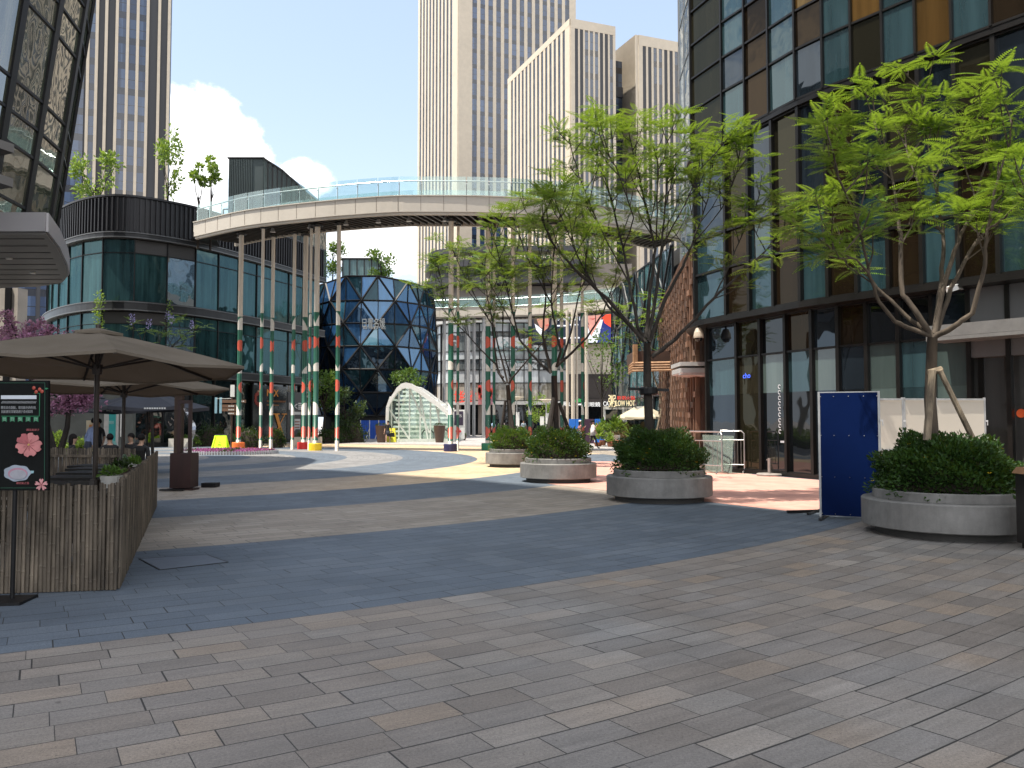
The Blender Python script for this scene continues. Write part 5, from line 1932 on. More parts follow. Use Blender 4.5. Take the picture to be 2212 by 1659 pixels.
plain_tree('street_tree', 'yellow-green tree behind the painted poles at the drum corner', (P(700, 900, 62).x, 62, 0), 5.6, 1.2, 1.6, L_mid, 900, .24, 82)
for i, (u, d, rx, rz) in enumerate(((712, 61, 1.0, 1.0), (735, 62, 1.1, 1.3), (760, 62.5, 1.2, 1.6))):
    bush('hedge_shrub', ('low dark hedge shrub right of the yellow pole base', 'middle dark hedge shrub under the tree by the drum', 'tall dark hedge shrub beside the blue hoarding')[i], (P(u, 900, d).x, d, 0), rx, .8, rz, L_dark, 900, .18, 90 + i, group='dark hedge by the drum')

# ============================================================ STREET FURNITURE, MIDDLE DISTANCE
# flower bed
fb = G(496, 979.6)
t = thing('flower_bed', 'oval bed of magenta and orange flowers inside a low white picket edging', 'flower bed', fb)
mb = MB()
mb.lathe(fb, ((2.3, 0), (2.25, .06), (1.6, .10), (.5, .13)), 40, sy=.8)
mb.build('soil', M_soil, t)
mb, mo, mg = MB(), MB(), MB()
r_ = random.Random(5)
for _ in range(1500):
    a, q = r_.uniform(0, 6.283), math.sqrt(r_.random())
    p = fb + Vector((2.25 * q * math.cos(a), 1.8 * q * math.sin(a), .10 + .06 * (1 - q * q) + r_.uniform(0, .07)))
    tgt = mo if (p.y > fb.y + .8 and p.x > fb.x - .7) else (mg if math.sin(p.x * 3.1) > .55 and r_.random() < .75 else mb)
    leafball(tgt, p, .03, .03, .03, 4, .085, r_, shell=.1, up=.8)
mb.build('magenta_flowers', L_mag, t)
mo.build('orange_flowers', L_orange, t)
mg.build('foliage', L_dark, t)
mb = MB()
n = 110
for i in range(n):
    a = 2 * math.pi * i / n
    p = fb + Vector((2.36 * math.cos(a), 1.88 * math.sin(a), .09))
    mb.box(p, (.06, .03, .18), a + math.pi / 2)
for i in range(48):
    a, b = 2 * math.pi * i / 48, 2 * math.pi * (i + 1) / 48
    for zz in (.05, .12):
        mb.beam(fb + Vector((2.36 * math.cos(a), 1.88 * math.sin(a), zz)), fb + Vector((2.36 * math.cos(b), 1.88 * math.sin(b), zz)), .02, .025)
mb.build('picket_edging', mat('picket_white', (.40, .40, .42), .5), t)
# neon caution sign
p = P(477, 938, 47.6)
p.z = 0
t = thing('caution_sign', 'fluorescent yellow folding caution sign behind the flower bed', 'caution sign', p)
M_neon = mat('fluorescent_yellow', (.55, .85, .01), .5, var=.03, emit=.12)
for sg in (-1, 1):
    mb = MB()
    y0, y1 = p.y + sg * .28, p.y + sg * .03
    a = [Vector((p.x - .43, y0, .02)), Vector((p.x + .43, y0, .02)), Vector((p.x + .31, y1, .78)), Vector((p.x - .31, y1, .78))]
    mb.slab(a, (0, -1, .2), .03)
    for sx in (-1, 1):
        mb.beam((p.x + sx * .41, y0 - .01, .0), (p.x + sx * .29, y1 - .01, .78), .07, .05)
    mb.build('board', M_neon, t)
mb = MB()
mb.tube([(p.x - .34, p.y, .82), (p.x + .34, p.y, .82)], .02, 6)
for sx in (-.3, 0, .3):
    mb.box((p.x + sx, p.y, .79), (.04, .05, .06))
mb.build('handle', M_blk, t)
mb = MB()
mb.slab([(p.x - .07, p.y - .17, .36), (p.x + .07, p.y - .17, .36), (p.x, p.y - .13, .50)], (0, -1, .2), .005)
for i in range(2):
    mb.box((p.x, p.y - .22 + i * .02, .24 + i * .05), (.24 - i * .06, .01, .02))
mb.build('warning_mark', mat('faint_print', (.32, .50, .02), .5), t)
# wayfinding post
p = P(500, 945, 49)
p.z = 0
t = thing('signpost', 'brown wooden fingerpost with boards beside the orange-based pole', 'signpost', p)
mb = MB()
mb.tube([p, p + Vector((0, 0, 3.0))], .06, 8)
mb.build('post', M_rustd, t)
M_wdb = mat('sign_wood', (.16, .085, .05), .6, var=.25, scale=4)
for i, (x0, x1, zz) in enumerate(((-.55, .85, 2.78), (-.55, .25, 2.50), (-.55, .25, 2.28), (-.1, .25, 2.06))):
    mb = MB()
    mb.box((p.x + (x0 + x1) / 2, p.y - .08, zz), (x1 - x0, .05, .18))
    b_ = mb.build('direction_board', M_wdb, t)
    mb = MB()
    for q in range(3):
        mb.box((p.x + x1 - .14 - q * .12, p.y - .108, zz), (.08, .008, .07))
    mb.build('lettering', M_offw, b_)
mb = MB()
mb.box((p.x + .02, p.y, 3.4), (.24, .06, .72))
for s_ in (-1, 1):
    mb.box((p.x - .95 + s_ * .14, p.y + .4, 2.55), (.14, .04, .95), 0, 1)
    mb.beam((p.x - .95 + s_ * .14, p.y + .4, 2.95), (p.x, p.y, 2.95), .02, .02)
mb.build('panel', [M_white, mat('pale_blue_panel', (.25, .42, .50), .4)], t)
# escalator arch
ad = 64.0
t = thing('escalator_arch', 'white arched glass escalator entrance sloping down to the right', 'entrance canopy', P(905, 953, ad))
prof = [(838, 953), (837, 905), (838, 880), (846, 857), (858, 838), (868, 829), (878, 826.5), (890, 829), (905, 838), (925, 853), (945, 867), (962, 882), (972, 898), (975, 920), (975, 953)]
pp = [P(u, v, ad) for u, v in prof]
mb = MB()
for i in range(len(pp) - 1):
    a, b = pp[i], pp[i + 1]
    if 3 <= i <= 11:
        for y0_, y1_ in ((-.35, .25), (6.4, 7.0)):
            mb.hexa([a + Vector((0, y0_, -.42)), b + Vector((0, y0_, -.42)), b + Vector((0, y1_, -.42)), a + Vector((0, y1_, -.42)), a + Vector((0, y0_, 0)), b + Vector((0, y0_, 0)), b + Vector((0, y1_, 0)), a + Vector((0, y1_, 0))])
        if i % 2:
            mb.beam(a + Vector((0, .2, -.2)), a + Vector((0, 6.5, -.2)), .12, .14)
    else:
        mb.beam(a + Vector((0, -.1, 0)), b + Vector((0, -.1, 0)), .3, .22)
mb.build('roof', M_white, t, smooth=False)
fl = pp[0].z
mb = MB()
for u, v0 in ((846, 857), (862, 836), (885, 829), (908, 840), (930, 857), (948, 870)):
    a = P(u, v0, ad)
    mb.beam((a.x, ad, 0), (a.x, ad, a.z), .10, .10)
for a, b in (((880, 830), (928, 935)), ((838, 880), (885, 950)), ((905, 838), (925, 953)), ((940, 868), (958, 950))):
    mb.beam(P(*a, ad + .05), P(*b, ad + .05), .16, .12)
mb.beam((pp[0].x, ad, .12), (pp[-1].x, ad, .12), .3, .24)
mb.build('frame', mat('arch_frame', (.60, .64, .58), .45), t)
mb = MB()
mb.slab([(q.x, ad + .16, max(q.z, .02)) for q in pp], (0, -1, 0), .03)
mb.build('glass', clear_glass('arch_glass', tint=(.90, .96, .92), body=(.55, .70, .62), a=.08, refl=.08), t)
mb = MB()
for i in range(11):
    zz = .45 + i * .36
    x1 = pp[-1].x - (.2 if zz < 2.6 else (zz - 2.6) * 1.9)
    x0 = pp[0].x + .15 + max(0, zz - 3) * .35
    mb.box(((x0 + x1) / 2, ad + 1.2 + i * .35, zz), (x1 - x0, .5, .15))
mb.build('glazing_band', mat('band_white', (.80, .82, .78), .4), t)
mb = MB()
mb.slab([(q.x, ad + 6.6, max(q.z - .3, .02)) for q in pp], (0, -1, 0), .05)
mb.build('rear_wall', mat('arch_rear', (.42, .52, .46), .6, var=.2, scale=.8), t)
for xx in (-6.6, -5.4):
    mb = MB()
    pts = [(xx + .45 * math.cos(a), ad + 1.0, .55 + .42 * math.sin(a)) for a in [math.pi * i / 10 for i in range(11)]]
    mb.tube([(xx + .45, ad + 1, .1)] + pts + [(xx - .45, ad + 1, .1)], .06, 6)
    mb.build('escalator_handrail', M_blk, t)
mb = MB()
mb.box((-6.0, ad + .8, .55), (.25, .2, 1.1))
mb.build('post', M_lgrey, t)
def tall_pot(u, vb, vt, d, label, wt=.30):
    p = P(u, vb, d)
    p.z = 0
    h = P(u, vt, d).z
    mb = MB()
    mb.lathe(p, ((wt * .66, 0), (wt * .9, h * .6), (wt, h), (wt * .9, h), (wt * .85, h - .08)), 20)
    tag(mb.build('tall_pot', mat('brown_pot', (.075, .042, .028), .5, var=.2), at=p), label, 'pot', 'tall brown pots by the arch')
    mb = MB()
    leafball(mb, p + Vector((0, 0, h)), wt * .9, wt * .9, .12, 60, .14, rnd, hemi=True)
    o = mb.build('pot_plant', L_dark, at=p + Vector((0, 0, h)))
    tag(o, 'dark stubby plant topping the ' + label, 'plant')
tall_pot(824, 954, 919, 62.5, 'tall brown pot left of the glass arch', .48)
tall_pot(949.5, 953, 919, 62.7, 'tall brown pot in front of the glass arch, right side', .45)
tall_pot(1000, 950, 940, 70, 'short brown pot beside the advert kiosk', .32)
p = P(848, 945, 69.5)
mb = MB()
p = P(842, 945, 63.2)
p.z = 0
for sg in (-1, 1):
    mb.slab([(p.x - .50, p.y + sg * .25, .02), (p.x + .5, p.y + sg * .25, .02), (p.x + .40, p.y + sg * .03, 1.08), (p.x - .40, p.y + sg * .03, 1.08)], (0, -1, .2), .03)
for s_ in range(3):
    mb.box((p.x - .05, p.y - .2 + s_ * .03, .82 - s_ * .1), (.6 - s_ * .1, .01, .05), 0, 1)
mb.lathe((p.x + .1, p.y - .21, .35), ((.16, -.01), (.16, .01)), 16, mi=1)
tag(mb.build('a_frame_sign', [mat('yellow_board', (.72, .66, .05), .5), mat('sign_dark_print', (.12, .14, .04), .5)], at=p), 'yellow folding notice board beside the walking person in black', 'sign')
# blue site hoarding by the drum
t = thing('site_hoarding', 'bright blue corrugated hoarding at the foot of the faceted drum', 'hoarding', (P(808, 940, 73.8).x, 73.8, 0))
for i in range(3):
    a, b = P(779 + i * 19.5, 948, 73.6).x, P(779 + (i + 1) * 19.5, 948, 73.6).x
    mb = MB()
    z1 = 1.62
    nr = 9
    for q in range(nr):
        x0, x1 = a + .03 + (b - a - .06) * q / nr, a + .03 + (b - a - .06) * (q + 1) / nr
        mb.box(((x0 + x1) / 2, 73.6 + (.02 if q % 2 else -.02), .06 + z1 / 2), (x1 - x0, .05, z1))
    mb.build('panel', mat('hoarding_blue', (.02, .10, .50), .45, var=.12, scale=1.5), t)
    mb = MB()
    mb.box((a, 73.52, .85), (.06, .06, 1.7))
    mb.beam((a, 73.52, 1.0), (a - .25, 73.1, .02), .04, .04)
    mb.build('post', M_white, t)
t = thing('site_hoarding', 'bright blue hoarding panels behind the two walking women', 'hoarding', (P(1262, 940, 58).x, 58, 0))
for i, (u0, u1) in enumerate(((1229, 1243), (1243.5, 1257.5), (1285, 1306))):
    a, b = P(u0, 940, 58).x, P(u1, 940, 58).x
    mb = MB()
    mb.box(((a + b) / 2, 58, .9), (b - a, .05, 1.72))
    mb.build('panel', mat('hoarding_sky_blue', (.02, .16, .62), .4, var=.1, scale=1.5), t)
mb = MB()
a, b = P(1258, 940, 58).x, P(1284, 940, 58).x
mb.box(((a + b) / 2, 58.1, .9), (b - a, .05, 1.72))
mb.build('dark_panel', mat('plum_panel', (.05, .02, .045), .5), t)
# advert kiosk
t = thing('advert_kiosk', 'white framed advert kiosk with dark poster between the arch and the poles', 'kiosk', (P(991, 940, 68).x, 68, 0))
x0, x1 = P(980, 900, 68).x, P(1003.5, 900, 68).x
mb = MB()
mb.box(((x0 + x1) / 2, 68.15, 1.35), (x1 - x0, .3, 2.4))
mb.box(((x0 + x1) / 2, 68.15, .08), (x1 - x0 - .2, .25, .16))
mb.build('case', M_white, t)
mb = MB()
mb.box(((x0 + x1) / 2 - .03, 67.98, 1.85), (x1 - x0 - .16, .03, 1.15))
mb.build('poster', mat('dark_poster', (.03, .018, .045), .3), t)
text('YES', ((x0 + x1) / 2 - .03, 67.95, 2.05), (1, 0, 0), (0, 0, 1), .22, M_offw, 'lettering', t, depth=.01)
mb = MB()
xc = (x0 + x1) / 2 - .05
mb.box((xc, 67.98, .78), (.44, .03, .17))
mb.box((xc, 67.975, .78), (.17, .035, .5))
mb.build('red_emblem', mat('cross_red', (.62, .03, .05), .4), t)

# lamps, pale totem
def lamp(u, d, zt, label):
    p = P(u, 940, d)
    p.z = 0
    t = thing('street_lamp', label, 'lamp', p, 'post lamps before the mall')
    mb = MB()
    mb.tube([p, p + Vector((0, 0, zt - .25))], .06, 8)
    mb.build('post', M_lgrey, t)
    mb = MB()
    mb.box(p + Vector((.1, -.1, zt * .42)), (.34, .06, 1.7))
    mb.build('banner', M_white, t)
    mb = MB()
    mb.lathe(p + Vector((0, 0, zt - .25)), ((.12, 0), (.5, .22), (.75, .28), (.70, .32), (.1, .34)), 16)
    mb.build('shade', mat('lamp_cream', (.50, .44, .34), .5), t)
lamp(1116, 82, 3.95, 'post lamp left of the second planter tree, before the mall doors')
lamp(1180, 78, 3.6, 'post lamp close beside the second planter trunk')
p = P(1171, 940, 70)
mb = MB()
mb.box((p.x, 70, 1.0), (.34, .2, 2.0))
mb.box((p.x, 70, 1.96), (.36, .22, .06))
tag(mb.build('totem_sign', M_white, at=(p.x, 70, 0)), 'blank white slab totem behind the second planter', 'totem')

# cream parasols and terrace on the right
M_cream_c = mat('cream_canvas', (.44, .385, .28), .8, var=.06, scale=1)
def parasol(label, u, va, vr, d, R_, m_, nseg=8, pole_m=None, group=None, tilt=0.0, rot=0.0, val=.12, name='parasol', z_base=0.0, vent=True, ribs_m=None, zr=None, za=None):
    p = P(u, 940, d)
    p.z = z_base
    za = za if za is not None else P(u, va, d).z
    zr = zr if zr is not None else P(u, vr, d).z
    t = thing(name, label, 'parasol', p, group)
    mb = MB()
    tn = math.tan(tilt)
    def rim(i, k_=1.0, dz=0.0):
        a = rot + 2 * math.pi * i / nseg
        return Vector((p.x + R_ * k_ * math.cos(a), p.y + R_ * k_ * math.sin(a), za + (zr - za) * (k_ ** 1.15) + dz - R_ * k_ * math.sin(a) * tn))
    apex = Vector((p.x, p.y, za))
    for i in range(nseg):
        N = 4
        for q in range(N):
            k0, k1 = q / N + .001, (q + 1) / N
            am = i + .5
            def pt(ii, kk):
                sag = -.05 * R_ * kk * (1 - abs(2 * (ii - i) - 1)) * .8 if ii not in (i, i + 1) else 0
                if ii in (i, i + 1):
                    return rim(ii, kk)
                mid_ = (rim(i, kk) + rim(i + 1, kk)) / 2
                return mid_ + Vector((0, 0, -.035 * R_ * kk))
            for (ia, ib) in ((i, am), (am, i + 1)):
                mb.face([pt(ia, k0), pt(ia, k1), pt(ib, k1), pt(ib, k0)])
        mid_ = (rim(i) + rim(i + 1)) / 2 + Vector((0, 0, -.035 * R_))
        for a, b in ((rim(i), mid_), (mid_, rim(i + 1))):
            mb.face([a, b, b - Vector((0, 0, val)), a - Vector((0, 0, val))])
    cn = mb.build('canopy', m_, t)
    if vent:
        mb = MB()
        for i in range(nseg):
            a, b = rim(i, .17, .018 * R_), rim(i + 1, .17, .018 * R_)
            mb.face([apex + Vector((0, 0, .028 * R_)), a, b])
            mb.face([a, b, b - Vector((0, 0, .03)), a - Vector((0, 0, .03))])
        mb.build('vent_cap', m_, cn)
    mb = MB()
    mb.tube([p, apex + Vector((0, 0, .08))], .028, 10)
    mb.lathe(p + Vector((0, 0, .9)), ((.05, -.06), (.055, 0), (.05, .06)), 10)
    mb.build('pole', pole_m or M_blk, t)
    if ribs_m:
        hub = apex - Vector((0, 0, .42))
        for i in range(nseg):
            mb = MB()
            mb.beam(apex - Vector((0, 0, .05)), rim(i, .99, -.03), .025, .03)
            mb.beam(hub, rim(i, .5, -.05), .022, .022)
            mb.build('rib', ribs_m, t)
        mb = MB()
        mb.lathe(hub, ((.05, -.06), (.06, .05)), 10)
        mb.build('hub', ribs_m, t)
    mb = MB()
    mb.lathe(p, ((.26, .0), (.26, .05), (.06, .07), (.05, .2)), 18)
    mb.build('base', M_blk, t)
    return t
parasol('cream terrace parasol, lower one left of the trunk', 1370, 881, 902, 58, 1.42, M_cream_c, 4, M_lgrey, 'cream parasols on the terrace', rot=.4)
parasol('larger cream terrace parasol behind the middle tree trunk', 1396, 877, 900, 56, 1.55, M_cream_c, 4, M_lgrey, 'cream parasols on the terrace', rot=.25)
t = thing('terrace_frame', 'white steel terrace frame carrying the neon sign, behind the cream parasols', 'frame', (P(1350, 940, 60.5).x, 60.5, 0))
mb = MB()
x0, x1 = P(1305.5, 900, 60.5).x, P(1398, 900, 60.5).x
zt = P(1310, 884, 60.5).z
for xx in (x0, x0 + 1.4, (x0 + x1) / 2, x1):
    mb.box((xx, 60.5, zt / 2), (.14, .14, zt))
mb.box(((x0 + x1) / 2, 60.5, zt + .1), (x1 - x0 + .2, .2, .22))
mb.beam((x0 + .2, 60.5, .9), (x0 + 2.2, 60.5, zt), .1, .1)
mb.build('frame', M_white, t)
mb = MB()
mb.box(((x0 + x1) / 2, 62, zt / 2), (x1 - x0, .1, zt))
mb.build('rear_glass', MATS['shop_glass'], t)
M_neonc = mat('cream_neon', (.80, .68, .42), .4, emit=.45, var=.03)
t = thing('neon_sign', 'cream LOW HOT letters with red characters above the white terrace frame', 'sign', P(1345, 868, 60.2))
text('LOW HOT', P(1351, 871, 60.2), (1, 0, 0), (0, 0, 1), .40, M_neonc, 'lettering', t, depth=.05, width=1.38)
text('粥', P(1322, 866, 60.2), (1, 0, 0), (0, 0, 1), .88, M_neonc, 'character', t, depth=.05, width=.52)
text('鲜粥火锅', P(1352, 859.5, 60.2), (1, 0, 0), (0, 0, 1), .28, M_redn, 'red_lettering', t, depth=.05, width=1.28)
mb = MB()
mb.box((P(1345, 880, 60.3).x, 60.32, P(1345, 879, 60.3).z), (2.0, .06, .06))
for u in (1322, 1335, 1350, 1366):
    a = P(u, 872, 60.32)
    mb.box((a.x, 60.32, a.z - .1), (.04, .05, .9))
mb.build('rail', M_blk, t)
# potted plants by the terrace
def potted(label, u, d, hp, rp, rl, hl, lm, n=240, size=.22, seed=1, pm=None, long=False):
    p = P(u, 940, d)
    p.z = 0
    r = random.Random(seed)
    t = thing('potted_plant', label, 'potted plant', p, 'potted plants by the terrace')
    mb = MB()
    mb.lathe(p, ((rp * .7, 0), (rp, hp), (rp * .9, hp), (rp * .85, hp - .05)), 16)
    mb.build('pot', pm or mat('terracotta', (.30, .115, .055), .7, var=.2), t)
    mb = MB()
    for _ in range(n):
        a, e = r.uniform(0, 6.283), r.uniform(.4, 1.45)
        L_ = hl * r.uniform(.5, 1)
        d_ = Vector((math.cos(a) * math.cos(e) * rl / hl * 1.3, math.sin(a) * math.cos(e) * rl / hl * 1.3, math.sin(e)))
        b0_ = p + Vector((0, 0, hp)) + d_ * L_ * (.15 if long else r.uniform(.3, .8))
        tip = b0_ + (d_ + Vector((d_.x, d_.y, -.35)) * .4).normalized() * size * (2.2 if long else 1)
        sd = d_.cross(Vector((0, 0, 1)))
        sd = (sd.normalized() if sd.length > .01 else Vector((1, 0, 0))) * size * .2
        md_ = b0_.lerp(tip, .5) + Vector((0, 0, size * .12))
        mb.face([b0_, md_ + sd, tip, md_ - sd])
    mb.build('foliage', lm, t)
PP = [('bright green bushy plant right of the woman in white', 1292, 57, .25, .28, .75, 1.6, L_pale, 300, .3), ('lush upright green plant beside the black chalkboard', 1302, 59, .35, .25, .6, 1.8, L_mid, 260, .34),
      ('broad-leaved plant in a white pot near the chalkboard', 1330, 58, .7, .3, .9, 1.5, L_mid, 260, .38), ('feathery brownish grass behind the terracotta tub', 1350, 62, .3, .3, 1.0, 2.1, mat('dry_grass', (.20, .15, .07), .8, var=.3), 300, .5),
      ('green plant with small white flowers left of the middle shrub', 1372, 60, .3, .3, .9, 1.4, L_mid, 260, .3), ('tall tawny grass clump beside the middle trunk', 1392, 61, .3, .3, .7, 1.9, MATS['dry_grass'], 220, .5), ('small green plant in front of the potted row', 1318, 56, .22, .2, .4, .8, L_pale, 140, .22)]
for i, a in enumerate(PP):
    a = (a[0], a[1], a[2] - 4) + a[3:]
    potted(*a, seed=100 + i, pm=M_white if i in (2,) else None, long=i in (3, 5))
p = P(1330, 950, 56.5)
mb = MB()
p = P(1330, 950, 53.2)
mb.lathe((p.x, 53.2, 0), ((.46, 0), (.55, .08), (.55, .36), (.48, .40), (.44, .34)), 20, sy=.7)
tag(mb.build('terracotta_tub', MATS['terracotta'], at=(p.x, 53.2, 0)), 'low wide terracotta tub in front of the potted plants', 'tub')
p = P(1309, 950, 54.2)
t = thing('chalkboard', 'small black chalkboard easel among the potted plants', 'chalkboard', (p.x, 54.2, 0))
mb = MB()
mb.slab([(p.x - .2, 54.15, .42), (p.x + .2, 54.15, .42), (p.x + .2, 54.28, 1.02), (p.x - .2, 54.28, 1.02)], (0, -1, .2), .03)
mb.build('board', mat('chalk_slate', (.05, .055, .06), .6), t)
for sx in (-.17, .17):
    mb = MB()
    mb.beam((p.x + sx, 54.1, 0), (p.x + sx, 54.3, 1.0), .03, .03)
    mb.build('leg', M_rustd, t)
mb = MB()
mb.beam((p.x, 54.6, 0), (p.x, 54.32, .95), .03, .03)
mb.build('leg', M_rustd, t)

# ============================================================ RIGHT FOREGROUND
def barrier(label, p0, p1, h):
    p0, p1 = Vector(p0), Vector(p1)
    t = thing('crowd_barrier', label, 'barrier', p0, 'steel barriers by the shop glass')
    L_ = (p1 - p0).length
    d = (p1 - p0).normalized()
    z = Vector((0, 0, 1))
    mb = MB()
    mb.tube([p0 + z * .06, p0 + z * (h - .08), p0 + d * .08 + z * h, p1 - d * .08 + z * h, p1 + z * (h - .08), p1 + z * .06], .024, 8)
    mb.tube([p0 + z * .25, p1 + z * .25], .016, 6)
    mb.tube([p0 + z * (h - .28), p1 + z * (h - .28)], .016, 6)
    mb.build('frame', M_steel, t)
    mb = MB()
    for i in range(1, 8):
        q = p0 + d * (L_ * i / 8)
        mb.tube([q + z * .25, q + z * (h - .28)], .009, 6)
    mb.build('bars', M_steel, t)
    s = Vector((-d.y, d.x, 0))
    for e in (p0, p1):
        mb = MB()
        mb.tube([e - s * .28 + z * .02, e - s * .2 + z * .06, e + s * .2 + z * .06, e + s * .28 + z * .02], .022, 6)
        mb.build('foot', M_steel, t)
a, b = G(1488, 1020), G(1556, 1023)
barrier('near steel crowd barrier beside the leaning glass pane', (a.x, 26.4, 0), (b.x, 25.2, 0), 1.28)
c_ = P(1613, 950, 25.9)
barrier('far steel crowd barrier close to the shop glass', (b.x + .12, 26.1, 0), (c_.x - .12, 25.75, 0), 1.30)
mb = MB()
g0, g1 = P(1524, 1018, 25.8), P(1581, 1022, 25.2)
g0.z = g1.z = .03
mb.slab([g0, g1, g1 + Vector((.15, .3, 1.12)), g0 + Vector((-.02, .3, 1.15))], (-.3, -1, .2), .015)
tag(mb.build('glass_pane', clear_glass('leaning_glass', tint=(.80, .88, .84), body=(.35, .42, .38), a=.25, refl=.12), at=g0), 'loose greenish glass pane leaning by the steel barriers', 'glass pane')
p = G(1662, 1028)
t = thing('post_base', 'round stone post base with a stub steel post on the pink paving', 'bollard', p)
mb = MB()
mb.lathe(p, ((.36, .005), (.37, .05), (.35, .075)), 36)
mb.build('base', mat('post_stone', (.26, .235, .21), .7, var=.15), t)
mb = MB()
mb.tube([p + Vector((0, 0, .07)), p + Vector((0, 0, .52))], .045, 14)
mb.box(p + Vector((-.05, 0, .47)), (.06, .03, .03))
mb.build('post', mat('dull_steel', (.30, .27, .25), .4, .5), t)
# cameras
p = P(1509, 700, 27.2)
t = thing('dome_camera', 'dome security camera hanging under the corner of the amber block', 'camera', p)
mb = MB()
mb.beam(p + Vector((.3, .1, .05)), p + Vector((0, 0, .05)), .06, .05)
mb.tube([p, p - Vector((0, 0, .14))], .03, 8)
mb.build('bracket', M_dark, t)
mb = MB()
mb.lathe(p - Vector((0, 0, .46)), ((.165, 0), (.17, .05), (.15, .18), (.09, .32), (.05, .34)), 20)
mb.build('housing', mat('camera_beige', (.42, .36, .28), .4), t)
mb = MB()
mb.lathe(p - Vector((0, 0, .46)), ((.03, -.12), (.09, -.10), (.125, -.04), (.13, -.003)), 18)
mb.build('dome', mat('smoked_dome', (.01, .01, .01), .08), t)
p = P(2056, 623, 19.2)
t = thing('wall_camera', 'white bullet security camera under the amber block soffit', 'camera', p)
mb = MB()
mb.beam(p + Vector((-.13, -.10, -.05)), p + Vector((.13, .04, .03)), .12, .11)
mb.beam(p + Vector((-.15, -.11, .01)), p + Vector((.1, .02, .09)), .14, .02)
mb.build('housing', M_white, t)
mb = MB()
mb.beam(p + Vector((.12, .03, .02)), p + Vector((.36, .22, .03)), .05, .05)
mb.build('bracket', M_lgrey, t)
# hoarding boards
def hboard(label, p0, p1, z1, m_, legs=True, mid=True, back=False):
    p0, p1 = Vector((*p0, 0)), Vector((*p1, 0))
    t = thing('hoarding_board', label, 'hoarding board', (p0 + p1) / 2, 'temporary hoarding boards')
    d = (p1 - p0).normalized()
    n = Vector((d.y, -d.x, 0))
    z = Vector((0, 0, 1))
    mb = MB()
    mb.slab([p0 + z * .05 + d * .015, p1 + z * .05 - d * .015, p1 + z * z1 - d * .015, p0 + z * z1 + d * .015], n, .012)
    mb.build('sheet', m_, t)
    mb = MB()
    for e in (p0, p1):
        mb.box(e - n * .012 + z * (z1 / 2 + .02), (.035, .035, z1), math.atan2(d.y, d.x))
    o_ = n * (.022 if back else -.03)
    for zz in ((.06, z1 * .5, z1 - .02) if mid else (.06, z1 - .0)):
        mb.beam(p0 + o_ + z * zz, p1 + o_ + z * zz, .03, .035)
    mb.build('frame', mat('galvanised', (.36, .36, .36), .4, .6, var=.2), t)
    if not back:
        mb = MB()
        for zz in (.08, z1 * .33, z1 * .66, z1 - .06):
            for q in (.03, .25, .5, .75, .97):
                if (0.1 < q < .9) or zz in (.08, z1 - .06) or True:
                    c = p0.lerp(p1, q) + z * zz + n * .004
                    mb.box(c, (.012, .012, .012))
        mb.build('rivets', M_steel, t)
    if legs:
        for e in (p0 + d * .05, p1 - d * .05):
            mb = MB()
            mb.beam(e - n * .45 + z * .025, e + n * .45 + z * .025, .05, .04)
            mb.build('foot', M_dark, t)
    mb = MB()
    mb.box(p1 + d * .03 + z * (z1 * .78), (.05, .03, .03))
    mb.box(p1 + d * .05 + z * (z1 * .78 - .04), (.015, .015, .1))
    mb.build('latch', M_steel, t)
    return t
a, b = G(1773, 1119), P(1899, 900, 13.35)
hboard('dark blue hoarding board standing beside the nearest planter', a.xy, (b.x, 13.35), 2.07, mat('deep_blue_sheet', (.001, .0085, .052), .6, var=.10, scale=1.2, spec=.06), mid=False)
mb = MB()
q = G(1742, 1108)
mb.box((q.x, q.y, .03), (.75, .05, .045), .25)
mb.beam((q.x - .1, q.y - .35, .02), (q.x + .45, q.y + .45, .02), .04, .03)
tag(mb.build('loose_bar', M_dark, at=(q.x, q.y, 0)), 'dark steel foot bar lying on the paving left of the blue board', 'steel bar')
M_back = mat('cream_sheet', (.52, .47, .40), .6, var=.06, scale=.8)
xs_ = [P(u, 870, 16.6).x for u in (1893, 1952, 1956, 2022, 2027, 2136)]
hb_l = ('cream backed hoarding board nearest the blue one', 'middle cream backed hoarding board behind the tree trunk', 'rightmost cream backed hoarding board by the entrance doors')
for i in range(3):
    hboard(hb_l[i], (xs_[i * 2], 16.6 + .05 * i), (xs_[i * 2 + 1], 16.65 + .05 * i), 2.06, M_back, back=True)
# litter bin
t = thing('litter_bin', 'dark litter bin with a lit top cut by the right frame edge', 'bin', (6.66, 10.35, 0))
mb = MB()
mb.box((6.66, 10.35, .50), (.50, .46, .86))
mb.box((6.66, 10.35, .035), (.42, .38, .07))
mb.build('body', mat('bin_metal', (.03, .026, .024), .4, .3, var=.2, scale=3), t)
mb = MB()
mb.hexa([(6.38, 10.09, .94), (6.94, 10.09, .94), (6.94, 10.61, .94), (6.38, 10.61, .94), (6.42, 10.13, 1.02), (6.90, 10.13, 1.02), (6.90, 10.57, 1.02), (6.42, 10.57, 1.02)])
mb.build('lid', mat('bin_lid_lit', (.30, .16, .08), .5), t)  # orange tone puts the sunlit top into the lid colour
mb = MB()
mb.box((6.66, 10.112, .72), (.34, .01, .14))
mb.build('slot', M_blk, t)

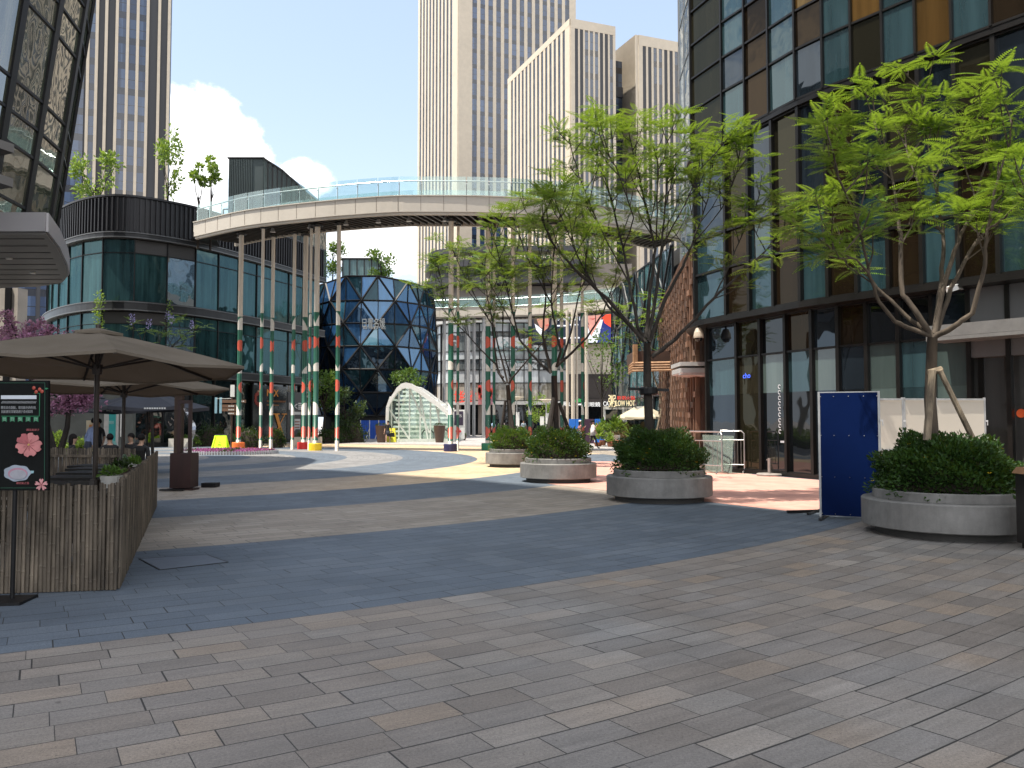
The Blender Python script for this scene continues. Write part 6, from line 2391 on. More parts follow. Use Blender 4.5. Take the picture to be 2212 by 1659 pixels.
# access cover in the slate band
q = [G(300, 1207.6), G(447, 1199), G(492, 1215), G(345, 1231.6)]
c_ = sum(q, Vector()) / 4
t = thing('access_cover', 'square paving access cover outlined by dark gaps, beside the bamboo fence', 'access cover', c_)
mb = MB()
for i in range(4):
    a, b = q[i], q[(i + 1) % 4]
    mb.beam(a + Vector((0, 0, .002)), b + Vector((0, 0, .002)), .022 if i in (1,) else .012, .008)
mb.build('frame', M_blk, t)
mb = MB()
s_ = [c_ + (p - c_) * .97 + Vector((0, 0, .006)) for p in q]
mb.slab(s_, (0, 0, 1), .006)
mb.build('lid', mat('lid_slate', (.105, .125, .158), .6, var=.12, scale=8, fine=.2), t)

# ============================================================ LEFT: CAFE TERRACE
M_bam = mat('bamboo', (.060, .048, .036), .6, var=.35, scale=6, stretch=(1, 1, .35), c2=(.118, .096, .072), island=.38, spec=.35)
FA, FB, FC = Vector((-3.74, 7.92, 0)), Vector((-6.68, 15.6, 0)), Vector((-8.6, 7.05, 0))
t = thing('bamboo_fence', 'bamboo cane fence wrapping the near corner of the cafe terrace', 'fence', FA)
def canes(p0, p1, h, seed, gap=.0365, r0=.0198):
    r = random.Random(seed)
    L_ = (p1 - p0).length
    n = int(L_ / gap)
    mb = MB()
    for i in range(n):
        b = p0.lerp(p1, (i + .5) / n) + Vector((r.uniform(-.004, .004), r.uniform(-.004, .004), 0))
        rr_ = r0 * r.uniform(.78, 1.12)
        top = h + r.uniform(-.015, .02)
        lx, ly = r.uniform(-.012, .012), r.uniform(-.012, .012)
        pts, rs = [], []
        z = .008
        nz = z + r.uniform(.05, .28)
        pts.append(z); rs.append(rr_)
        while nz < top - .03:
            pts += [nz - .012, nz, nz + .012]
            rs += [rr_ * .98, rr_ * 1.16, rr_ * .98]
            nz += r.uniform(.20, .31)
        pts.append(top); rs.append(rr_ * .95)
        mb.tube([b + Vector((lx * zz, ly * zz, zz)) for zz in pts], rs, 6)
    return mb
canes(FC, FA, 1.0, 1).build('front_panel', M_bam, t)
canes(FA + Vector((-.01, .03, 0)), FB, 1.03, 2).build('side_panel', M_bam, t)
M_lash = mat('fence_rail', (.035, .027, .02), .7)
mb = MB()
for zz in (.18, .84):
    for a, b in ((FC, FA), (FA, FB)):
        d = (b - a).normalized()
        n_ = Vector((-d.y, d.x, 0)) * .035
        mb.beam(a + n_ + Vector((0, 0, zz)), b + n_ + Vector((0, 0, zz)), .03, .05)
for f in (0, .25, .5, .75, 1):
    q = FA.lerp(FB, f)
    mb.box((q.x - .06, q.y + .02, .5), (.05, .05, .98))
mb.build('rail', M_lash, t)
t = thing('bamboo_fence', 'far bamboo fence behind the black tables, seen under the parasols', 'fence', (-9, 17.6, 0))
canes(Vector((-15, 18.2, 0)), Vector((-7.75, 17.1, 0)), 1.04, 3, .045, .021).build('panel', M_bam, t)
mb = MB()
for zz in (.3, .88):
    mb.beam((-15, 18.14, zz), (-7.75, 17.04, zz), .03, .05)
mb.build('rail', M_bam, t)

# black tables and benches
M_tbl = mat('black_lacquer', (.012, .011, .010), .55, var=.3, scale=4, spec=.2)
TL = ['nearest black table behind the bamboo fence', 'second black table from the near bamboo fence', 'third black table, midway along the terrace', 'fourth black table on the terrace', 'last black table before the far bamboo fence']
proto = None
for i, (x0, x1, yy) in enumerate(((-6.9, -5.6, 11.5), (-7.2, -6.1, 12.8), (-7.5, -6.55, 14.0), (-8.0, -7.0, 15.2), (-8.5, -7.5, 16.2))):
    xc = (x0 + x1) / 2
    t = thing('black_table', TL[i], 'table', (xc, yy, 0), 'black tables on the cafe terrace')
    w_ = x1 - x0
    mb = MB()
    for q in range(4):
        mb.box((xc, yy - .27 + q * .18, .73), (w_, .165, .045))
    mb.build('table_top', M_tbl, t)
    mb = MB()
    for sx in (-1, 1):
        for sy in (-1, 1):
            lg = MB()
            lg.beam((xc + sx * (w_ / 2 - .12), yy + sy * .28, 0), (xc + sx * (w_ / 2 - .12), yy + sy * .24, .70), .06, .05)
            lg.build('leg', M_tbl, t)
    for sy in (-1, 1):
        b_ = thing('black_bench', ('front' if sy < 0 else 'rear') + ' black bench of the ' + TL[i], 'bench', (xc, yy + sy * .48, 0), 'black benches on the cafe terrace')
        mb = MB()
        mb.box((xc, yy + sy * .48, .44), (w_, .24, .04))
        mb.build('seat', M_tbl, b_)
        for sx in (-1, 1):
            lg = MB()
            lg.box((xc + sx * (w_ / 2 - .15), yy + sy * .48, .21), (.06, .2, .42))
            lg.build('leg', M_tbl, b_)
# shelf with pots on the inside of the side fence
d_ = (FB - FA).normalized()
n_ = Vector((-d_.y, d_.x, 0))
a, b = FA + d_ * .6 + n_ * .16, FA + d_ * 5.2 + n_ * .16
mb = MB()
mb.beam(a + Vector((0, 0, .86)), b + Vector((0, 0, .86)), .20, .03)
for f in (.05, .35, .65, .95):
    q = a.lerp(b, f)
    mb.box((q.x, q.y, .42), (.04, .04, .84))
tag(mb.build('pot_shelf', M_lash, at=a), 'narrow dark shelf of pots along the inside of the bamboo fence', 'shelf')
M_wpot = mat('white_pot', (.50, .49, .46), .5, var=.08)
M_dpot = mat('clay_pot_dark', (.075, .055, .04), .7, var=.25)
def pot(label, f, h, r_, m_, lm, kind, seed, off=0.0):
    p = a.lerp(b, f) + Vector((0, 0, .876)) + n_ * off
    t = thing('potted_plant', label, 'potted plant', p, 'pots on the fence shelf')
    mb = MB()
    mb.lathe(p, ((r_ * .75, 0), (r_, h), (r_ * .9, h), (r_ * .85, h - .02)), 18, sx=1.0)
    mb.build('pot', m_, t)
    mb = MB()
    r = random.Random(seed)
    if kind == 'cactus':
        for q in range(3):
            c = p + Vector((r.uniform(-.05, .05), r.uniform(-.05, .05), h - .02))
            mb.lathe(c, ((.02, 0), (.03, .05), (.03, .10 + .03 * q), (.012, .13 + .03 * q)), 9)
    else:
        leafball(mb, p + Vector((0, 0, h + .01)), r_ * .95, r_ * .95, .07, 130, .06, r, hemi=True, shell=.3)
    mb.build('plant', lm, t)
pot('white pot with a low green succulent nearest the fence corner', .16, .13, .125, M_wpot, L_mid, 'leaf', 1, .02)
pot('dark round clay pot with a small plant, behind the white pot', .34, .17, .11, M_dpot, L_dark, 'leaf', 2)
pot('pot of stubby cactus columns on the fence shelf', .52, .12, .09, M_dpot, mat('cactus_skin', (.05, .09, .045), .6, var=.2), 'cactus', 3)
pot('tall cactus pot beside the stubby cactus', .60, .12, .09, M_dpot, MATS['cactus_skin'], 'cactus', 4)
pot('small white pot with a green tuft far along the shelf', .78, .11, .09, M_wpot, L_mid, 'leaf', 5)
pot('second small white pot with a green tuft at the shelf end', .92, .11, .09, M_wpot, L_mid, 'leaf', 6)

# brown parasols
M_tan = None
m, k = newmat('taupe_canvas')
co = k.n('ShaderNodeNewGeometry').outputs['Position']
c = k.ramp(k.noise(co, 2.0, 5), ((.3, (.135, .116, .092)), (.7, (.172, .148, .12))))
wv = k.noise(co, 160, 2)
c = k.mix(1.0, c, k.ramp(wv, ((.3, (.9,) * 3), (.7, (1.08,) * 3))), 'MULTIPLY')
d1_ = k.n('ShaderNodeBsdfDiffuse', None, Color=c)
d2_ = k.n('ShaderNodeBsdfTranslucent', None, Color=(.16, .10, .06))
mx = k.n('ShaderNodeMixShader', None, _0=.16)
k.t.links.new(d1_.outputs[0], mx.inputs[1])
k.t.links.new(d2_.outputs[0], mx.inputs[2])
finish(k, mx.outputs[0])
M_tan = m
M_darkwood = mat('parasol_timber', (.022, .014, .010), .5, var=.3)
parasol('big taupe canvas parasol nearest the camera, over the bamboo fence', 207, 712, 790, 9.2, 1.62, M_tan, 6, M_darkwood, 'taupe parasols on the terrace', tilt=rad(2.6), rot=rad(2), val=.03, ribs_m=M_darkwood, zr=2.22, za=2.60)
parasol('second taupe canvas parasol, behind the nearest one', 266, 800, 836, 13.2, 1.62, M_tan, 6, M_darkwood, 'taupe parasols on the terrace', tilt=rad(1.5), rot=rad(8), val=.03, ribs_m=M_darkwood, zr=2.14, za=2.46)
M_navy = mat('navy_canvas', (.028, .030, .040), .7, var=.12, scale=2)
for (u, va, vr, d, R_, rot, lab) in ((318, 846, 879, 25, 1.75, .3, 'navy cafe parasol with white lettering, right of the second taupe pole'), (205, 858, 884, 27, 1.7, .1, 'navy cafe parasol behind the blossom branches')):
    np_ = parasol(lab, u, va, vr, d, R_, M_navy, 6, M_blk, 'navy parasols of the rear cafe', rot=rot, val=.10)
    q = P(u + 18, vr + 3, d - R_ * .93)
    mb = MB()
    for i in range(9):
        mb.box(q + Vector((i * .07 - .3, 0, -.0)), (.045, .02, .045))
    mb.build('lettering', M_offw, np_)

# dark red timber booth
bp_ = G(370, 1060)
t = thing('timber_booth', 'dark red timber booth with open frame and clear plastic curtain', 'booth', bp_)
M_oxb = mat('oxblood_timber', (.024, .007, .006), .55, var=.35, scale=3, stretch=(1, 1, .25), bump=.1)
M_brn = mat('brown_post', (.050, .028, .018), .7, var=.4, scale=5, stretch=(1, 1, .2), bump=.2)
X0, X1, Y0 = P(347, 1000, 18.7).x, P(393, 1000, 18.7).x, bp_.y
mb = MB()
mb.box(((X0 + X1) / 2, Y0 + .28, .46), (X1 - X0, .5, .80))
mb.box(((X0 + X1) / 2, Y0 + .25, .02), (X1 - X0 + .12, .4, .04))
mb.build('cabinet', M_oxb, t)
mb = MB()
for xx in (X0 + .18, X1 - .05):
    mb.box((xx, Y0 + .1, 1.47), (.07, .07, 1.22))
mb.box(((X0 + X1) / 2 + .06, Y0 + .1, 2.05), (X1 - X0 - .16, .08, .08))
mb.build('frame', M_oxb, t)
mb = MB()
mb.box((X0 + .07, Y0 + .35, 1.2), (.17, .17, 2.4))
mb.build('post', M_brn, t)
mb = MB()
mb.hexa([(X0 - .25, Y0 + .0, 2.34), (X1 - .05, Y0 + .0, 2.34), (X1 - .05, Y0 + .8, 2.34), (X0 - .25, Y0 + .8, 2.34), (X0 - .1, Y0 + .2, 2.48), (X1 - .2, Y0 + .2, 2.48), (X1 - .2, Y0 + .6, 2.48), (X0 - .1, Y0 + .6, 2.48)])
mb.build('roof', M_brn, t)
mb = MB()
pr = []
for i in range(13):
    f = i / 12
    pr.append((X0 + .24 + .22 * math.sin(f * math.pi) ** 1.4, Y0 + .14 + .03 * math.sin(i * 1.7), .9 + (1 - f) * 1.0))
for i in range(12):
    p0, p1 = Vector(pr[i]), Vector(pr[i + 1])
    mb.face([p0, p1, p1 + Vector((.07, .05, 0)), p0 + Vector((.07, .05, 0))])
mb.build('plastic_curtain', clear_glass('clear_plastic', tint=(.9, .9, .92), body=(.5, .5, .55), a=.35, refl=.3), t)
mb = MB()
mb.box(((X0 + X1) / 2 - .1, Y0 - .15, .03), (.55, .12, .03))
mb.box((X1 + .12, Y0 + 1.0, .06), (.35, .3, .10))
mb.build('foot', M_blk, t)

# menu board on a stand
md = 7.42
def mp(u, v, o=0.0):
    return P(u, v, md - o)
t = thing('menu_board', 'black menu board with pink flower cake, bowl and green flags on a stand', 'menu board', G(30, 1295))
mb = MB()
mb.slab([mp(-52, 1059.5), mp(104, 1059.5), mp(104, 822), mp(-52, 822)], (0, -1, 0), .035)
mb.build('board', mat('menu_black', (.004, .005, .005), .7, spec=.15, var=.3), t)
g = G(30, 1293)
mb = MB()
mb.tube([(mp(30, 1000).x, md + .03, .01), (mp(30, 1000).x, md + .03, mp(30, 830).z)], .02, 8)
mb.build('pole', M_blk, t)
mb = MB()
mb.box((mp(16, 1290).x, md, .012), (.36, .36, .024), .12)
mb.build('base', M_blk, t)
M_pk = mat('cake_pink', (.46, .17, .17), .6, var=.15, scale=14)
M_pkd = mat('cake_rose', (.34, .09, .10), .6, var=.15, scale=14)
M_mgreen = mat('menu_green', (.015, .17, .075), .6, var=.1)
M_mwhite = mat('menu_white', (.50, .54, .60), .6, var=.08)
M_mgrey = mat('menu_grey', (.25, .26, .27), .6)
def flat(name, pts, m_, o=.004, th=.003):
    mb = MB()
    mb.slab([mp(u, v, o) for u, v in pts], (0, -1, 0), th)
    return mb.build(name, m_, t)
# board outline and header frame
def strokes(name, segs, wdt, m_, o=.004):
    mb = MB()
    for (u0, v0, u1, v1) in segs:
        mb.beam(mp(u0, v0, o), mp(u1, v1, o), .003, wdt, up=(0, 0, 1) if abs(u0 - u1) > abs(v0 - v1) else (1, 0, 0))
    return mb.build(name, m_, t)
strokes('border_line', [(-48, 827, 97, 827), (97, 827, 96, 1053), (-48, 1054, 96, 1054), (-48, 827, -48, 1054)], .004, mat('border_dark_green', (.01, .07, .04), .6))
strokes('header_frame', [(73, 849.5, 86, 849.5), (86, 849.5, 85, 899), (3, 899, 85, 899)], .005, M_mgreen)
flat('title_bar', [(2, 862), (78.5, 862), (78.5, 854), (2, 854)], M_mwhite)
strokes('hatching', [(3 + i * 2.6, 871.5, 5.6 + i * 2.6, 866.5) for i in range(29)], .004, M_mgrey)
text('樱花具有润肤、增亮肤色的作用,', mp(40, 880.5, .004), (1, 0, 0), (0, 0, 1), .028, M_mgrey, 'lettering', t, depth=.002, width=.315)
text('因此樱花常被选用于食材原料', mp(37, 889, .004), (1, 0, 0), (0, 0, 1), .028, M_mgrey, 'lettering', t, depth=.002, width=.28)
for i, tx_ in enumerate(('营养\n丰富', '滋润\n光滑', '嫩白\n亮肤', '丰富\n口感', '美味\n多层')):
    u = 9.5 + i * 17
    fl_ = flat('flag', [(u - 5, 911.5), (u, 909), (u + 5, 911.5), (u + 5, 900.5), (u - 5, 900.5)], M_mgreen)
    text(tx_, mp(u, 905.3, .006), (1, 0, 0), (0, 0, 1), .030, mat('flag_text', (.25, .45, .34), .6), 'lettering', fl_, depth=.002, width=.030)
text('樱花和果子', mp(71, 928.5, .004), (1, 0, 0), (0, 0, 1), .020, M_pkd, 'lettering', t, depth=.002, width=.115)
text('樱花奶之恋', mp(49, 1043.5, .004), (1, 0, 0), (0, 0, 1), .020, M_pkd, 'lettering', t, depth=.002, width=.115)
# five-petal cake
cu, cv_ = 61.5, 960.5
def petal(ang, Rr, u0, v0, sp_=.60, notch=.86):
    pts = [(u0, v0)]
    for i in range(13):
        f = i / 12
        a_ = ang + (f - .5) * 2 * sp_
        rr_ = Rr * (.80 + .20 * math.sin(f * math.pi) ** .5)
        if abs(f - .5) < .09:
            rr_ *= notch
        pts.append((u0 + rr_ * math.cos(a_), v0 - rr_ * math.sin(a_) * .92))
    return pts
for i in range(5):
    ang = rad(62 + i * 72)
    flat('petal', list(reversed(petal(ang, 29.5, cu, cv_))), M_pkd if i == 1 else M_pk, .010 + .0012 * i, .008)
strokes('petal_crease', [(cu + 4 * math.cos(rad(a_)), cv_ - 4 * math.sin(rad(a_)), cu + 13 * math.cos(rad(a_)), cv_ - 13 * math.sin(rad(a_))) for a_ in range(25, 385, 36)], .0028, M_pkd, .0185)
flat('petal_heart', [(cu + 2.2 * math.cos(i), cv_ - 2.2 * math.sin(i)) for i in [-j * math.pi / 5 for j in range(10)]], mat('heart_yellow', (.45, .30, .08), .6), .021)
# scalloped bowl
bw = []
for i in range(56):
    a_ = 2 * math.pi * i / 56
    s_ = 1 + .045 * math.cos(7 * a_)
    bw.append((37 + 29 * math.cos(a_) * s_, 1021 - (16.5 if math.sin(a_) > 0 else 19) * math.sin(a_) * s_ * .98))
flat('bowl', list(reversed(bw)), mat('bowl_blue', (.26, .30, .36), .5, var=.15, scale=10), .006, .005)
flat('bowl_handle', [(62, 1024), (72, 1022), (73, 1017), (62, 1017)], mat('bowl_aqua', (.20, .34, .38), .5), .005, .004)
flat('bowl_rim', [(38 + 21 * math.cos(a_), 1023 + 12.5 * math.sin(a_)) for a_ in [-j * math.pi / 13 for j in range(26)]][::-1], mat('bowl_pink', (.34, .17, .23), .5), .010, .003)
flat('bowl_milk', [(39 + 18 * math.cos(a_), 1025 + 10.5 * math.sin(a_)) for a_ in [-j * math.pi / 13 for j in range(26)]][::-1], mat('bowl_cream', (.30, .30, .34), .5, var=.12, scale=16), .0125, .002)
# corner blossom and berries
for i in range(5):
    ang = rad(90 + i * 72)
    pts = petal(ang, 14.5, 89, 1047, .40, .80)
    pts = [(min(u, 103.5), min(v, 1059)) for u, v in pts]
    flat('corner_petal', list(reversed(pts)), mat('petal_light', (.52, .24, .25), .6), .006 + i * .0008, .003)
strokes('stamen', [(89, 1047, 89 + 7 * math.cos(rad(a_)), 1047 - 7 * math.sin(rad(a_))) for a_ in range(54, 414, 72)], .003, M_pkd, .012)
for (u, v) in ((73, 838), (85.5, 841), (78, 846.5), (90.5, 845.5)):
    mb = MB()
    p = mp(u, v, .006)
    mb.lathe(p, ((.001, -.017), (.012, -.012), (.0165, 0), (.012, .012), (.001, .017)), 12, sy=.35)
    mb.build('berry', mat('berry_red', (.34, .05, .03), .4, var=.2), t)
flat('berry_leaf', [(96, 840), (100, 837.5), (105, 839), (100, 841.5)][::-1], M_mgreen, .005)

# teal poster case and rear wall
p = P(238, 950, 34)
t = thing('poster_case', 'white framed poster case with teal poster behind the seated man', 'poster case', (p.x, 34, 0))
x0, x1 = P(224, 920, 34).x, P(252.5, 920, 34).x
mb = MB()
mb.box(((x0 + x1) / 2, 34.08, 1.2), (x1 - x0, .14, 1.6))
mb.box(((x0 + x1) / 2, 34.08, .2), (.3, .1, .4))
mb.build('case', mat('case_cream', (.52, .50, .46), .5), t)
mb = MB()
mb.box(((x0 + x1) / 2 + .08, 34.0, 1.2), (x1 - x0 - .26, .02, 1.38))
mb.box(((x0 + x1) / 2 + .05, 33.985, 1.55), (.2, .01, .12), 0, 1)
mb.lathe(((x0 + x1) / 2 + .15, 33.985, .66), ((.001, -.15), (.10, -.10), (.14, 0), (.1, .1), (.001, .15)), 16, sy=.04, mi=1)
mb.build('poster', [mat('teal_print', (.04, .34, .32), .5, var=.15, scale=3), mat('teal_pale', (.22, .45, .42), .5)], t)
mb = MB()
mb.box((-22.4, 43.2, 2.0), (5.4, .3, 4.0))
tag(mb.build('cafe_wall', mat('cafe_dark_wall', (.045, .05, .05), .5, var=.3, scale=1.5), at=(-22.4, 43.2, 0)), 'dark rear wall of the cafe with a door pull, left of the round pavilion', 'wall')
mb = MB()
for xx in (-20.3, -20.6):
    mb.tube([(xx, 43.0, .8), (xx, 43.0, 2.0)], .03, 6)
tag(mb.build('door_pull', M_steel, at=(-20.45, 43.0, .8)), 'steel door pulls on the dark cafe wall', 'door pull')

# ============================================================ PEOPLE
def seg_dist(p, a, b):
    ab = b - a
    t_ = max(0, min(1, (p - a).dot(ab) / max(1e-9, ab.length_squared)))
    return (p - (a + ab * t_)).length

def person(label, loc, face, H, top, bottom, hairc, pose='stand', hair='short', cap=None, sleeve=.45, legs_skin=False, skirt=None, arms=None, skin=(.42, .25, .17), shoe=(.05, .05, .05), lean_=0.0, group=None, step_=.0, female=False):
    """one continuous skinned body with hands; hair, cap and face are children"""
    k_ = H / 1.7
    V = Vector
    sw = .165 if female else .185
    J, E, RD, LB = [], [], [], []
    def j(p, r, par=None, lab='top'):
        J.append(V(p)); RD.append(r if hasattr(r, '__len__') else (r, r)); LB.append(lab)
        if par is not None:
            E.append((par, len(J) - 1))
        return len(J) - 1
    sit = pose == 'sit'
    hp = .46 if sit else .90
    ln = lambda z: lean_ * max(0, z - hp)
    pel = j((0, 0, hp), (.150, .105), None, 'bottom')
    s1 = j((0, ln(hp + .16), hp + .16), (.125, .09), pel, 'top')
    s2 = j((0, ln(hp + .36), hp + .36), (.150, .10), s1, 'top')
    s3 = j((0, ln(hp + .48), hp + .48), (.115, .08), s2, 'top')
    nk = j((0, ln(hp + .56), hp + .56), .052, s3, 'skin')
    h1 = j((0, ln(hp + .62) + .02, hp + .63), .070, nk, 'skin')
    h2 = j((0, ln(hp + .7) + .025, hp + .715), (.078, .092), h1, 'skin')
    h3 = j((0, ln(hp + .78) + .015, hp + .785), .055, h2, 'skin')
    hands = []
    for sd in (-1, 1):
        am = (arms or {}).get(sd)
        sh = j((sd * sw, ln(hp + .47), hp + .47), .055, s3, 'top')
        if am is None:
            el = (sd * (sw + .06), ln(hp + .2) - .03 + sd * step_ * .3, hp + .20)
            wr = (sd * (sw + .07), ln(hp - .02) + .05 + sd * step_ * .5, hp - .03)
        else:
            el, wr = am
        a_ = V(J[sh]).lerp(V(el), sleeve * 2 if sleeve < .5 else .999)
        if sleeve < .5:
            c1 = j(a_, .050, sh, 'top')
            e_ = j(el, .040, c1, 'skin')
        else:
            e_ = j(el, .044, sh, 'top')
        w_ = j(wr, .028, e_, 'skin' if sleeve <= .5 else 'top')
        hd = (V(wr) - V(el)).normalized()
        h_ = j(V(wr) + hd * .075, (.036, .022), w_, 'skin')
        hands.append((V(wr) + hd * .06, hd, sd))
    for sd in (-1, 1):
        hj = j((sd * .085, 0, hp - .05), .092, pel, 'bottom')
        if sit:
            kn = (sd * .12, .42, hp + .02)
            an = (sd * .12, .46, .09)
        else:
            f_ = sd * step_
            kn = (sd * .09, f_ * .55 + .03, .49)
            an = (sd * .085, f_ - (.08 if f_ < 0 else 0), .085 + (.06 if f_ < 0 else 0))
        lb = 'skin' if legs_skin else 'bottom'
        th_ = j(V(J[hj]).lerp(V(kn), .5), .082, hj, 'bottom')
        kn_ = j(kn, .058, th_, lb)
        cf = j(V(kn).lerp(V(an), .35), .060, kn_, lb)
        an_ = j(an, .040, cf, lb)
        j((an[0], an[1] + .06, .05 + (an[2] - .085)), (.045, .035), an_, 'shoe')
        j((an[0], an[1] + .16, .035 + (an[2] - .085)), (.042, .028), len(J) - 1, 'shoe')
    J = [q * k_ for q in J]
    me = bpy.data.meshes.new('person')
    me.from_pydata(J, E, [])
    o = bpy.data.objects.new('person', me)
    COL.objects.link(o)
    md_ = o.modifiers.new('skin', 'SKIN')
    md_.use_smooth_shade = True
    lay = me.skin_vertices[0].data
    for i, q in enumerate(RD):
        lay[i].radius = (q[0] * k_, q[1] * k_)
        lay[i].use_root = (i == 0)
    sb = o.modifiers.new('sub', 'SUBSURF')
    sb.levels = sb.render_levels = 1
    bpy.context.view_layer.update()
    m2 = bpy.data.meshes.new_from_object(o.evaluated_get(bpy.context.evaluated_depsgraph_get()))
    bpy.data.objects.remove(o)
    names = ['skin', 'top', 'bottom', 'shoe']
    key = lambda c: 'cloth_%02d_%02d_%02d' % tuple(int(x * 99) for x in c)
    for c, nm in ((skin, 'skin'), (top, 'top'), (bottom, 'bottom'), (shoe, 'shoe')):
        m2.materials.append(mat(('skin_tone_' if nm == 'skin' else '') + key(c), c, .6 if nm == 'skin' else .85, var=.1, scale=9))
    segs = [(J[a_], J[b_], LB[b_]) for a_, b_ in E]
    for pl in m2.polygons:
        c = pl.center
        best = min(segs, key=lambda s_: seg_dist(c, s_[0], s_[1]) - (.03 if s_[2] in ('bottom', 'shoe') else 0))
        pl.material_index = names.index(best[2])
        pl.use_smooth = True
    # fingers added as part of the same body mesh
    bm = bmesh.new()
    bm.from_mesh(m2)
    fb_ = MB()
    for hp_, hd, sd in hands:
        side = hd.cross(V((0, 1, .2))).normalized()
        if side.length < .1:
            side = V((1, 0, 0))
        curl = hd.cross(side).normalized()
        for q, fl_ in enumerate((.07, .08, .075, .06)):
            b0_ = (hp_ + hd * .06 + side * (-.024 + .016 * q)) * k_
            fb_.tube([b0_, b0_ + (hd * .55 + curl * .12) * fl_ * k_, b0_ + (hd * .85 + curl * .42) * fl_ * k_], [.0085 * k_, .008 * k_, .006 * k_], 5)
        b0_ = (hp_ + hd * .01 + side * -.03) * k_
        fb_.tube([b0_, b0_ + (hd * .5 - side * .6) * .05 * k_, b0_ + (hd * .95 - side * .6) * .06 * k_], [.010 * k_, .009 * k_, .007 * k_], 5)
    vs = [bm.verts.new(q) for q in fb_.v]
    for f in fb_.f:
        try:
            nf = bm.faces.new([vs[i] for i in f])
            nf.material_index = 0
        except ValueError:
            pass
    bm.to_mesh(m2)
    bm.free()
    o = bpy.data.objects.new('person', m2)
    COL.objects.link(o)
    o.location = loc
    o.rotation_euler = (0, 0, face)
    ORG[o.name] = V(loc)
    tag(o, label, 'person', group)
    def child(nm, mb, m_):
        me_ = bpy.data.meshes.new(nm)
        me_.from_pydata([q * k_ for q in mb.v], [], mb.f)
        me_.materials.append(m_)
        me_.polygons.foreach_set('use_smooth', [True] * len(me_.polygons))
        c = bpy.data.objects.new(nm, me_)
        COL.objects.link(c)
        c.parent = o
        return c
    hz_ = hp + .725
    hy = ln(hp + .7) + .005
    mb = MB()
    for i in range(0, 8):
        pass
    prof = [(.092 * math.cos(a_), .112 * math.sin(a_)) for a_ in [rad(-12 + 102 * i / 7) for i in range(8)]]
    mb.lathe((0, hy - .014, hz_), [(max(r_, .002), z_) for r_, z_ in prof], 14, sy=1.12)
    if hair == 'long':
        mb.lathe((0, hy - .055, hz_ - .30), ((.05, 0), (.085, .06), (.10, .2), (.095, .32), (.06, .38)), 12, sy=.62)
    elif hair == 'bun':
        mb.lathe((0, hy - .11, hz_ + .02), ((.01, -.05), (.045, -.02), (.05, .02), (.01, .05)), 10)
    else:
        mb.lathe((0, hy - .035, hz_ - .06), ((.06, 0), (.085, .05), (.088, .09)), 12, sy=.9)
    child('hair', mb, mat('hair_' + key(hairc), hairc, .8, var=.2, spec=.15))
    mb = MB()
    for sd in (-1, 1):
        mb.box((sd * .032, hy + .103, hz_ + .0), (.022, .012, .010))
    mb.box((0, hy + .102, hz_ - .068), (.042, .012, .010))
    mb.hexa([(-.012, hy + .09, hz_ - .045), (.012, hy + .09, hz_ - .045), (.012, hy + .125, hz_ - .045), (-.012, hy + .125, hz_ - .045), (-.006, hy + .09, hz_ - .005), (.006, hy + .09, hz_ - .005), (.005, hy + .104, hz_ - .005), (-.005, hy + .104, hz_ - .005)])
    child('face', mb, mat('face_features', (.16, .08, .06), .6))
    if cap:
        mb = MB()
        mb.lathe((0, hy, hz_ + .03), ((.103, 0), (.105, .04), (.08, .085), (.02, .105)), 14, sy=1.1)
        mb.hexa([(-.08, hy + .08, hz_ + .03), (.08, hy + .08, hz_ + .03), (.06, hy + .20, hz_ + .015), (-.06, hy + .20, hz_ + .015), (-.08, hy + .08, hz_ + .042), (.08, hy + .08, hz_ + .042), (.06, hy + .20, hz_ + .027), (-.06, hy + .20, hz_ + .027)])
        child('cap', mb, mat('cap_' + key(cap), cap, .7))
    if skirt:
        mb = MB()
        z0_, z1_, r0_, r1_ = skirt[1]
        mb.lathe((0, 0, 0), ((r0_, z0_), (r1_, z1_)), 18, sy=.78)
        child('shirt_hem' if skirt[2] else 'shorts', mb, mat(key(skirt[0]), skirt[0], .85))
    return o

# walking women on the right
V = Vector
p = G(1281, 969)
pw = person('woman in loose white tee and black trousers walking with a hand raised to her face', (p.x, p.y, 0), rad(-75), 1.64, (.66, .62, .62), (.022, .018, .018), (.015, .012, .011), hair='bun', step_=.26, female=True, sleeve=.45,
       arms={-1: (( -.20, .12, 1.14), (-.13, .27, 1.36))}, skirt=((.66, .62, .62), (.80, 1.28, .215, .15), True), skin=(.50, .30, .22))
p = G(1262, 966)
person('woman in a pale cap and pink top walking behind the woman in white', (p.x - .1, 53.0, 0), rad(-70), 1.62, (.42, .19, .18), (.45, .50, .58), (.02, .014, .012), hair='long', cap=(.66, .60, .56), legs_skin=True, step_=.18, female=True, sleeve=.7,
       arms={1: ((.20, .10, 1.16), (.08, .30, 1.28))}, skirt=((.46, .52, .60), (.68, .95, .17, .16), False), skin=(.50, .30, .22))
